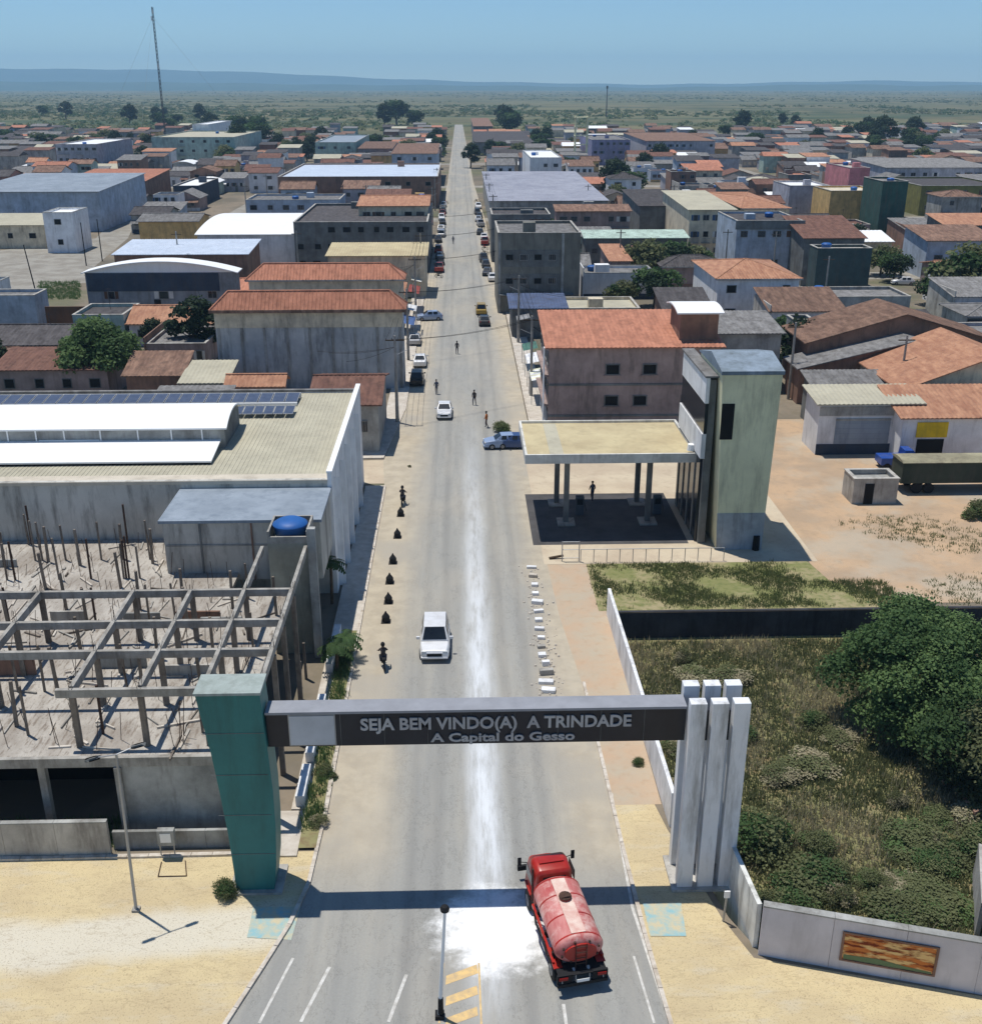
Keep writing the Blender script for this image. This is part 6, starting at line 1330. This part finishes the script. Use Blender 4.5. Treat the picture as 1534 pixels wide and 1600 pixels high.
def crown(name, rx, ry, h0, h1, k, n, size, mats, seed, big=.42):
    g = random.Random(seed); C_, R_ = [], []
    for i in range(k):
        a = g.uniform(0, 2*math.pi); q = g.uniform(0, 1)**.5; z = g.uniform(0, 1); e = math.sqrt(max(.05, 1-(2*z-.75)**2/1.7))
        C_.append((rx*q*e*math.cos(a)*.8, ry*q*e*math.sin(a)*.8, h0+(h1-h0)*z*.85)); R_.append(min(rx, ry)*big*g.choice([.45, .6, .8, 1.0, 1.35])*g.uniform(.85, 1.15))
    return leaf_mesh(name, C_, R_, n, size, mats, seed=seed), C_
def trunk_mesh(h, r, cents, seed, nb=7):
    g = random.Random(seed); mb = MB(); top = (g.uniform(-.2, .2), g.uniform(-.2, .2), h)
    mb.bar((0, 0, -.1), (top[0]*.5, top[1]*.5, h*.5), r*1.3, r, 8); mb.bar((top[0]*.5, top[1]*.5, h*.5), top, r, r*.7, 8)
    for c in g.sample(cents, min(nb, len(cents))): mb.bar((top[0]*.8, top[1]*.8, h*g.uniform(.7, 1)), c, r*.45, r*.12, 5)
    return mb.mesh("trunk", BARK)
def plant(name, label, cat, loc, cm, tm=None, s=1, rz=0, group=None, sz=None):
    t = thing(name, label, cat, loc, rz, group, off=False); t.scale = (s, s, sz or s); inst("crown" if tm else "foliage", cm, t)
    if tm: inst("trunk", tm, t)
    return t
# big round tree in the sunken lot
cm, cc = crown("crown", 6.9, 5.8, .8, 7.4, 74, 64000, .20, [LEAF_B, LEAF, LEAF_B, LEAF, LEAF_B], 15, .28)
x, y = G(1405, 1150, -2); big = plant("broad_tree", "very broad dense green tree in the sunken scrub lot", "tree", (x+1.0, y+1.5, -2), cm, trunk_mesh(2.6, .35, cc, 3, 12), .93)
cm2, cc2 = crown("crown", 3.6, 3.2, .8, 4.6, 34, 20000, .20, [LEAF, LEAF_D, LEAF_Y], 8, .42)
x, y = G(1520, 1230, -2); plant("small_tree", "darker tree at the right edge just below the broad tree", "tree", (x, y, -2), cm2, trunk_mesh(1.8, .2, cc2, 4))
cm3, cc3 = crown("crown", 3.0, 2.8, .7, 3.4, 30, 9000, .24, [LEAF_B, LEAF], 12, .42)
bush, _ = crown("foliage", 1.2, 1.1, .0, 1.0, 18, 5200, .10, [LEAF_Y, LEAF_Y, LEAF_B], 21, .5)
bush2, _ = crown("foliage", 1.3, 1.2, .0, 1.0, 16, 4600, .11, [LEAF_Y, LEAF, LEAF_Y], 22, .5)
bush3, _ = crown("foliage", 1.1, 1.1, .0, .9, 14, 3200, .10, [LEAF_Y, DRY], 23, .5)
g_ = random.Random(4)
inb = lambda x, y: (y < 65.6 and x > 10.7+max(0, (43-y))*.18 and y > 35.4-(x-12.3)*.27+1.0)
for i in range(46):
    for _ in range(50):
        px, py = g_.choice([(g_.uniform(1180, 1534), g_.uniform(1310, 1430)), (g_.uniform(990, 1530), g_.uniform(1020, 1300))])
        x, y = G(px, py, -2)
        if inb(x, y) and math.hypot(x-big.location.x, y-big.location.y) > 5: break
    else: continue
    near = py > 1285
    plant("bush", "leafy bush growing in the sunken scrub lot", "bush", (x, y, -2), g_.choice([bush, bush3, bush, bush2] if near else [bush3, bush2, bush3]), None, g_.uniform(.5, 1.5), g_.uniform(0, 6), "bushes in the sunken scrub lot", sz=g_.uniform(.4, .8))
for px, py, me, s, lab in [(1180, 1330, bush2, 1.5, "dark bush tucked behind the short white wall"), (355, 1398, bush2, .55, "small dark weed clump at the foot of the green pillar"), (1370, 775, bush2, .6, "small bush in front of the block hut"), (1525, 810, bush, 1.3, "green bush at the right edge beyond the dirt lot"),
        (783, 672, bush, .9, "small round street bush beside the pale blue car"), (530, 1030, bush2, .6, "low shrub by the long white wall piece"), (500, 1290, bush3, .5, "straggly shrub in the bed left of the kerb"), (515, 1215, bush, .5, "green shrub in the bed just before the portal beam"), (997, 1195, bush2, .3, "tiny dark shrub on the orange dirt verge"), (640, 730, bush3, .2, "tiny weed at the corner of the side street")]:
    z = -2 if px == 1180 else 0; x, y = G(px, py, z); plant("shrub", lab, "shrub", (x, y, z), me, None, s, s*5)
# palms beside the pavement
def frond_mesh(L_, seed):
    g = random.Random(seed); mb = MB()
    for k in range(11):
        a = k/11*2*math.pi+g.uniform(-.2, .2); p0 = Vector((0, 0, 0)); el = g.uniform(.2, .9)
        for i in range(9):
            f0, f1 = i/9, (i+1)/9
            def pt(f): return Vector((math.cos(a)*L_*f*math.cos(el*.6), math.sin(a)*L_*f*math.cos(el*.6), L_*(math.sin(el)*f-.75*f*f)))
            p, q = pt(f0), pt(f1); n = Vector((-math.sin(a), math.cos(a), 0)); wd = .34*L_*math.sin(math.pi*(f0*.85+.12))
            for s in (-1, 1): mb.face([p, q, q+n*s*wd*.6+Vector((0, 0, -wd*.35)), p+n*s*wd+Vector((math.cos(a)*.1, math.sin(a)*.1, -wd*.45))][::s])
    return mb.mesh("fronds", LEAF)
fm = frond_mesh(1.25, 3)
for i, (px, py, h, lab) in enumerate([(527, 1052, 1.8, "small palm by the kerb just behind the portal beam"), (545, 1030, 1.5, "second small palm on the white paving beyond the beam"), (519, 945, 3.2, "taller palm against the white wall of the solar building")]):
    x, y = G(px, py); x = min(x, -7.5); t = thing("palm_tree", lab, "palm tree", (x, y, .1), off=False, group="palms beside the left pavement"); inst("fronds", fm, t, (0, 0, h)); inst("trunk", MB().bar((0, 0, 0), (.06, 0, h), .12, .08, 7).mesh("trunk", BARK), t)
# trees in and beyond the town
t1, c1 = crown("crown", 3.0, 3.0, 1.6, 5.2, 26, 3000, .42, [LEAF, LEAF_D], 31, .42); t2, c2 = crown("crown", 2.6, 2.6, 1.4, 5.8, 22, 2600, .42, [LEAF_D], 32, .42); t3, c3 = crown("crown", 3.4, 3.2, 1.5, 4.4, 26, 2800, .42, [LEAF, LEAF_Y], 33, .4)
protos = [(t1, trunk_mesh(2.2, .18, c1, 1)), (t2, trunk_mesh(2.2, .18, c2, 2)), (t3, trunk_mesh(1.8, .18, c3, 3))]
lt, lc = crown("crown", 5.2, 3.8, 2.2, 5.6, 44, 15000, .3, [LEAF_B, LEAF_B, LEAF], 41, .34)
x, y = G(172, 606); plant("leafy_tree", "wide bright green tree behind the solar roof building at the left", "tree", (x-.5, y-1.0, 0), lt, trunk_mesh(2.4, .25, lc, 5, 10), 1.3, sz=1.35)
for px, py, k, s, lab in [(305, 560, 1, 1.35, "dark tree against the left end of the tall grey hall"), (-12, 600, 1, 1.1, "dark tree cut by the left edge near the brown house"), (248, 545, 1, .7, "small dark tree right of the wide bright green tree"),
        (400, 238, 0, 3.0, "large dark tree beside the pale green apartments"), (370, 245, 1, 2.6, "dark tree touching the pale green apartments"), (620, 195, 0, 4.2, "big round tree on the skyline left of the street end"), (600, 200, 1, 3.2, "dark tree joined to the big round skyline tree"), (648, 200, 0, 2.8, "tree right of the big round skyline tree"),
        (965, 310, 1, 2.0, "dark tree at the right end of the wide grey blue roof"), (982, 312, 0, 1.7, "second tree at the right end of the wide grey blue roof"), (1022, 480, 0, 1.25, "slim green tree behind the pink building"), (1012, 440, 2, 1.5, "green tree above the slim one behind the pink building"), (1045, 432, 0, 1.3, "tree left of the peach roofed house"), (1090, 432, 2, 1.1, "small tree touching the peach roofed house"),
        (1500, 475, 2, 1.9, "wide bright tree at the right edge in front of the clay roofed house"), (1535, 480, 2, 2.0, "bright tree cut by the right edge"), (1395, 440, 0, 1.0, "leafy bushy tree beside the parked white car"), (1375, 430, 2, 1.1, "light green tree beside the green box building"), (1150, 400, 1, 1.5, "dark creeper tree against the blue villa"), (735, 262, 1, 1.7, "dark tree leaning over the right side of the far street"), (800, 262, 0, 1.6, "round tree left of the bright white house"), (560, 378, 0, 1.2, "green tree in the court of the netted building"), (1240, 590, 1, 1.2, "dark tree right of the stair tower"), (1215, 560, 0, 1.1, "bushy tree behind the stair tower"), (1275, 585, 2, .8, "low tree between the stair tower and the workshop")]:
    x, y = G(px, py); cm_, tm_ = protos[k]; plant("tree", lab, "tree", (x, y, 0), cm_, tm_, s, px*.7)
g_ = random.Random(19)
for i in range(30):
    px, py = g_.choice([(g_.uniform(40, 280), g_.uniform(172, 200)), (g_.uniform(360, 440), g_.uniform(196, 240)), (g_.uniform(150, 420), g_.uniform(180, 215)), (g_.uniform(780, 900), g_.uniform(196, 222)), (g_.uniform(1080, 1250), g_.uniform(190, 215)), (g_.uniform(1340, 1430), g_.uniform(215, 240))])
    x, y = G(px, py); cm_, tm_ = protos[g_.choice([0, 1, 1])]; plant("town_tree", "tree among the town houses", "tree", (x, y, 0), cm_, tm_, g_.uniform(1.6, 3.0), g_.uniform(0, 6), "trees among the town houses")
g_ = random.Random(9); nt_ = 0
for (x, y) in treespots:
    if abs(x+.5) < 11: continue
    if nt_ > 230: break
    nt_ += 1; cm_, tm_ = g_.choice(protos); s = g_.uniform(.6, 1.15)*(1 if y < 450 else 1.6); plant("town_tree", "green tree standing among the houses of the town", "tree", (x+g_.uniform(-3, 3), y, 0), cm_, tm_, s, g_.uniform(0, 6), "trees among the town houses")
# woodland and scrub of the plain: one mass
def mass(name, n, yr, xf, sz, mats, seed, label, hgt=1.0, avoid=True, band=None):
    g = np.random.default_rng(seed); y = yr[0]*(yr[1]/yr[0])**g.uniform(0, 1, n); x = g.uniform(-1, 1, n)*y*xf
    keep = (np.sin(x*.011+y*.004)+np.sin(y*.013+1.3)+np.sin(x*.03-y*.007)*.7+np.sin(x*.0031+y*.0017)*1.2+np.sin(y*.0052-x*.0009)+g.normal(size=n)*.5 > .3)
    if avoid: keep &= ~((x > -7) & (x < 9) & (y < 1100))
    x, y = x[keep], y[keep]; s = sz[0]+(sz[1]-sz[0])*g.uniform(0, 1, len(x))**2; s = s*(1+(y/yr[0]-1)*.10)
    m = len(x); q = 30; idx = np.repeat(np.arange(m), q); N_ = m*q; d = g.normal(size=(N_, 3)); d /= np.linalg.norm(d, axis=1)[:, None]; d[:, 2] = np.abs(d[:, 2])
    c = np.stack([x[idx], y[idx], np.zeros(N_)], 1)+d*s[idx][:, None]*np.array([1.25, 1.25, .95*hgt])*g.uniform(.7, 1.05, N_)[:, None]
    nn = d+g.normal(size=(N_, 3))*.5; nn /= np.linalg.norm(nn, axis=1)[:, None]; u = np.cross(nn, g.normal(size=(N_, 3))); u /= np.linalg.norm(u, axis=1)[:, None]; v = np.cross(nn, u); ss = (s[idx]*.34*g.uniform(.6, 1.2, N_))[:, None]
    P = np.stack([c-u*ss, c-v*ss*.7, c+u*ss, c+v*ss*.7], 1).reshape(-1, 3)
    me = bpy.data.meshes.new(name); me.vertices.add(4*N_); me.vertices.foreach_set("co", P.ravel()); me.loops.add(4*N_); me.loops.foreach_set("vertex_index", np.arange(4*N_)); me.polygons.add(N_); me.polygons.foreach_set("loop_start", np.arange(N_)*4)
    for mm_ in mats: me.materials.append(mm_)
    me.polygons.foreach_set("material_index", (idx*13 % len(mats)).astype(np.int32)); me.update(calc_edges=True)
    o = bpy.data.objects.new(name, me); COL.objects.link(o); o["kind"] = "stuff"; o["label"] = label; return o
mass("woodland", 8500, (560, 2200), .56, (1.2, 3.6), [LEAF, LEAF_Y, LEAF_Y], 51, "far woodland and thicket between the town and the plain")
mass("scrubland", 14000, (1300, 7500), .56, (1.2, 3.4), [LEAF_Y, LEAF], 52, "scrub covering the distant plain", hgt=.5, avoid=False)
# grass and weeds
def blades(name, pts, hmin, hmax, spread, per, wd, m, kind_label):
    g = np.random.default_rng(len(pts)); P0 = np.array(pts, float); n = len(P0)*per; b = np.repeat(P0, per, 0)+np.c_[g.normal(size=(n, 2))*spread, np.zeros(n)]
    a = g.uniform(0, 2*np.pi, n); h = g.uniform(hmin, hmax, n); ln = h*g.uniform(.1, .6, n); wx, wy = np.cos(a)*wd, np.sin(a)*wd; lx, ly = -np.sin(a)*ln, np.cos(a)*ln
    P = np.stack([b-np.c_[wx, wy, wx*0], b+np.c_[wx, wy, wx*0], b+np.c_[lx, ly, h]], 1).reshape(-1, 3)
    me = bpy.data.meshes.new(name); me.vertices.add(3*n); me.vertices.foreach_set("co", P.ravel()); me.loops.add(3*n); me.loops.foreach_set("vertex_index", np.arange(3*n)); me.polygons.add(n); me.polygons.foreach_set("loop_start", np.arange(n)*3); me.materials.append(m); me.update(calc_edges=True)
    o = bpy.data.objects.new(name, me); COL.objects.link(o); o["kind"] = "stuff"; o["label"] = kind_label; return o
g_ = random.Random(3); pd, pg = [], []
while len(pd)+len(pg) < 17000:
    x, y = g_.uniform(10.4, 45), g_.uniform(27, 66.2)
    if not inb(x, y): continue
    (pd if math.sin(x*.7+y*.3)+math.sin(y*.55-x*.2)+g_.gauss(0, .8) > (1.2 if y < 44 else .5) else pg).append((x, y, -2))
blades("dry_scrub", pd, .12, .55, .24, 9, .03, DRY, "tall dry brown weeds in the sunken lot"); blades("green_scrub", pg, .1, .4, .25, 12, .04, LEAF_Y, "green weeds in the sunken lot")
pg = []
while len(pg) < 2600:
    x, y = g_.uniform(9.6, 31), g_.uniform(66.9, 74.4)
    if x > 25 and y > 71: continue
    if math.sin(x*.9)+math.sin(y*1.3+x*.4)+g_.gauss(0, .6) > -.1: pg.append((x, y, 0))
for _ in range(2600):
    x, y = g_.uniform(30, 56), g_.uniform(67, 84)
    if math.sin(x*.35+1)+math.sin(y*.5+x*.15)+g_.gauss(0, .4) > .9: pg.append((x, y, 0))
blades("grass", pg, .08, .3, .16, 10, .03, GRASS, "patchy grass on the lot beside the forecourt")
pk2 = [(random.uniform(-8, -7.2), random.uniform(43, 63), .13) for _ in range(260)]+[(random.uniform(-34, -17), random.uniform(42.3, 44.5), 0) for _ in range(500)]+[(G(px, py)[0], G(px, py)[1], 0) for px, py in [(random.uniform(60, 125), random.uniform(440, 468)) for _ in range(700)]]
blades("weeds", pk2, .15, .55, .14, 10, .03, LEAF_B, "weeds in the bed by the kerb and along the pale left street")
# rubble bank at the right edge
mb = MB(); g_ = random.Random(6)
for k in range(200):
    x = g_.uniform(26, 36); y = g_.uniform(43, 49); s = g_.uniform(.08, .32); z = -2+max(0, 1.6-abs(y-46)*.4)*g_.random(); mb.prism([(x, y), (x+s*1.6, y+g_.uniform(-.1, .2)), (x+s*1.8, y+s), (x+g_.uniform(-.2, .2)*s, y+s*.9)], "z", z, z+s*.7)
o = mb.build("brick_rubble", W_BRICK); o["kind"] = "stuff"
# ------------------------------------------------------------------ the air
hz = bpy.data.materials.new("haze_volume"); hz.use_nodes = True; N, L = nodes_of(hz); N.remove(N["Principled BSDF"])
pv = N.new("ShaderNodeVolumePrincipled"); pv.inputs["Color"].default_value = (.44, .72, 1.0, 1); pv.inputs["Density"].default_value = HAZE
pv.inputs["Anisotropy"].default_value = 0.0; L.new(pv.outputs[0], N["Material Output"].inputs["Volume"])
o = MB().box(-8990, 8990, -190, 12990, -3.2, 330).build("haze", hz); o["kind"] = "stuff"
# ------------------------------------------------------------------ say which one: place every repeat by its nearest landmark
LM = {}
for o in bpy.data.objects:
    if o.get("category") and not o.parent and not o.get("group") and o.get("category") in ("house", "building", "warehouse", "shed", "shop", "workshop", "garage", "hut", "tower", "apartment building", "outhouse"):
        nm = o.name.split(".")[0]; LM.setdefault(nm, []).append(o)
LM = {k.replace("_", " "): v[0] for k, v in LM.items() if len(v) == 1}
def ordw(i):
    o9 = "first second third fourth fifth sixth seventh eighth ninth".split(); n = i+1
    if n < 20: return (ORD+["sixteenth", "seventeenth", "eighteenth", "nineteenth"])[i]
    t, u = divmod(n, 10); return ["", "", "twent", "thirt", "fort", "fift", "sixt", "sevent", "eight", "ninet"][min(t, 9)]+("ieth" if u == 0 else "y-"+o9[u-1])
def relabel(objs, base, lms):
    seen = {}
    for o in sorted(objs, key=lambda o: o.location.y):
        n, l = min(lms.items(), key=lambda kv: (kv[1].location.x-o.location.x)**2+(kv[1].location.y-o.location.y)**2); dx, dy = o.location.x-l.location.x, o.location.y-l.location.y
        rel = ("left of the " if dx < 0 else "right of the ") if abs(dx) > abs(dy) else ("in front of the " if dy < 0 else "behind the ")
        k = base(o)+" "+rel+n; seen.setdefault(k, []).append(o)
    for k, v in seen.items():
        for i, o in enumerate(v): o["label"] = k if len(v) == 1 else k+", "+ordw(i)+" nearest"
tops = [o for o in bpy.data.objects if not o.parent]
relabel([o for o in tops if o.name.startswith("town_house")], lambda o: o["label"].split(" roof ")[0].replace(" walled house with", " house with")+" roof", LM)
relabel([o for o in tops if o.name.startswith("town_tree")], lambda o: ("small" if o.scale.x < .85 else ("big" if o.scale.x > 1.2 else "middling"))+" green tree", LM)
relabel([o for o in tops if o.name.startswith("street_pole") and o.get("group")], lambda o: "grey side street power pole", LM)
BL = {k: bpy.data.objects[v] for k, v in {"broad tree": "broad_tree", "right edge small tree": "small_tree", "mural wall": "mural_wall", "curved white wall": "boundary_wall.001", "long whitewashed wall": "boundary_wall"}.items()}
relabel([o for o in tops if o.name.split(".")[0] == "bush"], lambda o: ("big" if o.scale.x > 1.1 else ("small" if o.scale.x < .75 else "medium"))+" leafy bush", BL)
print("objects", len(bpy.data.objects))
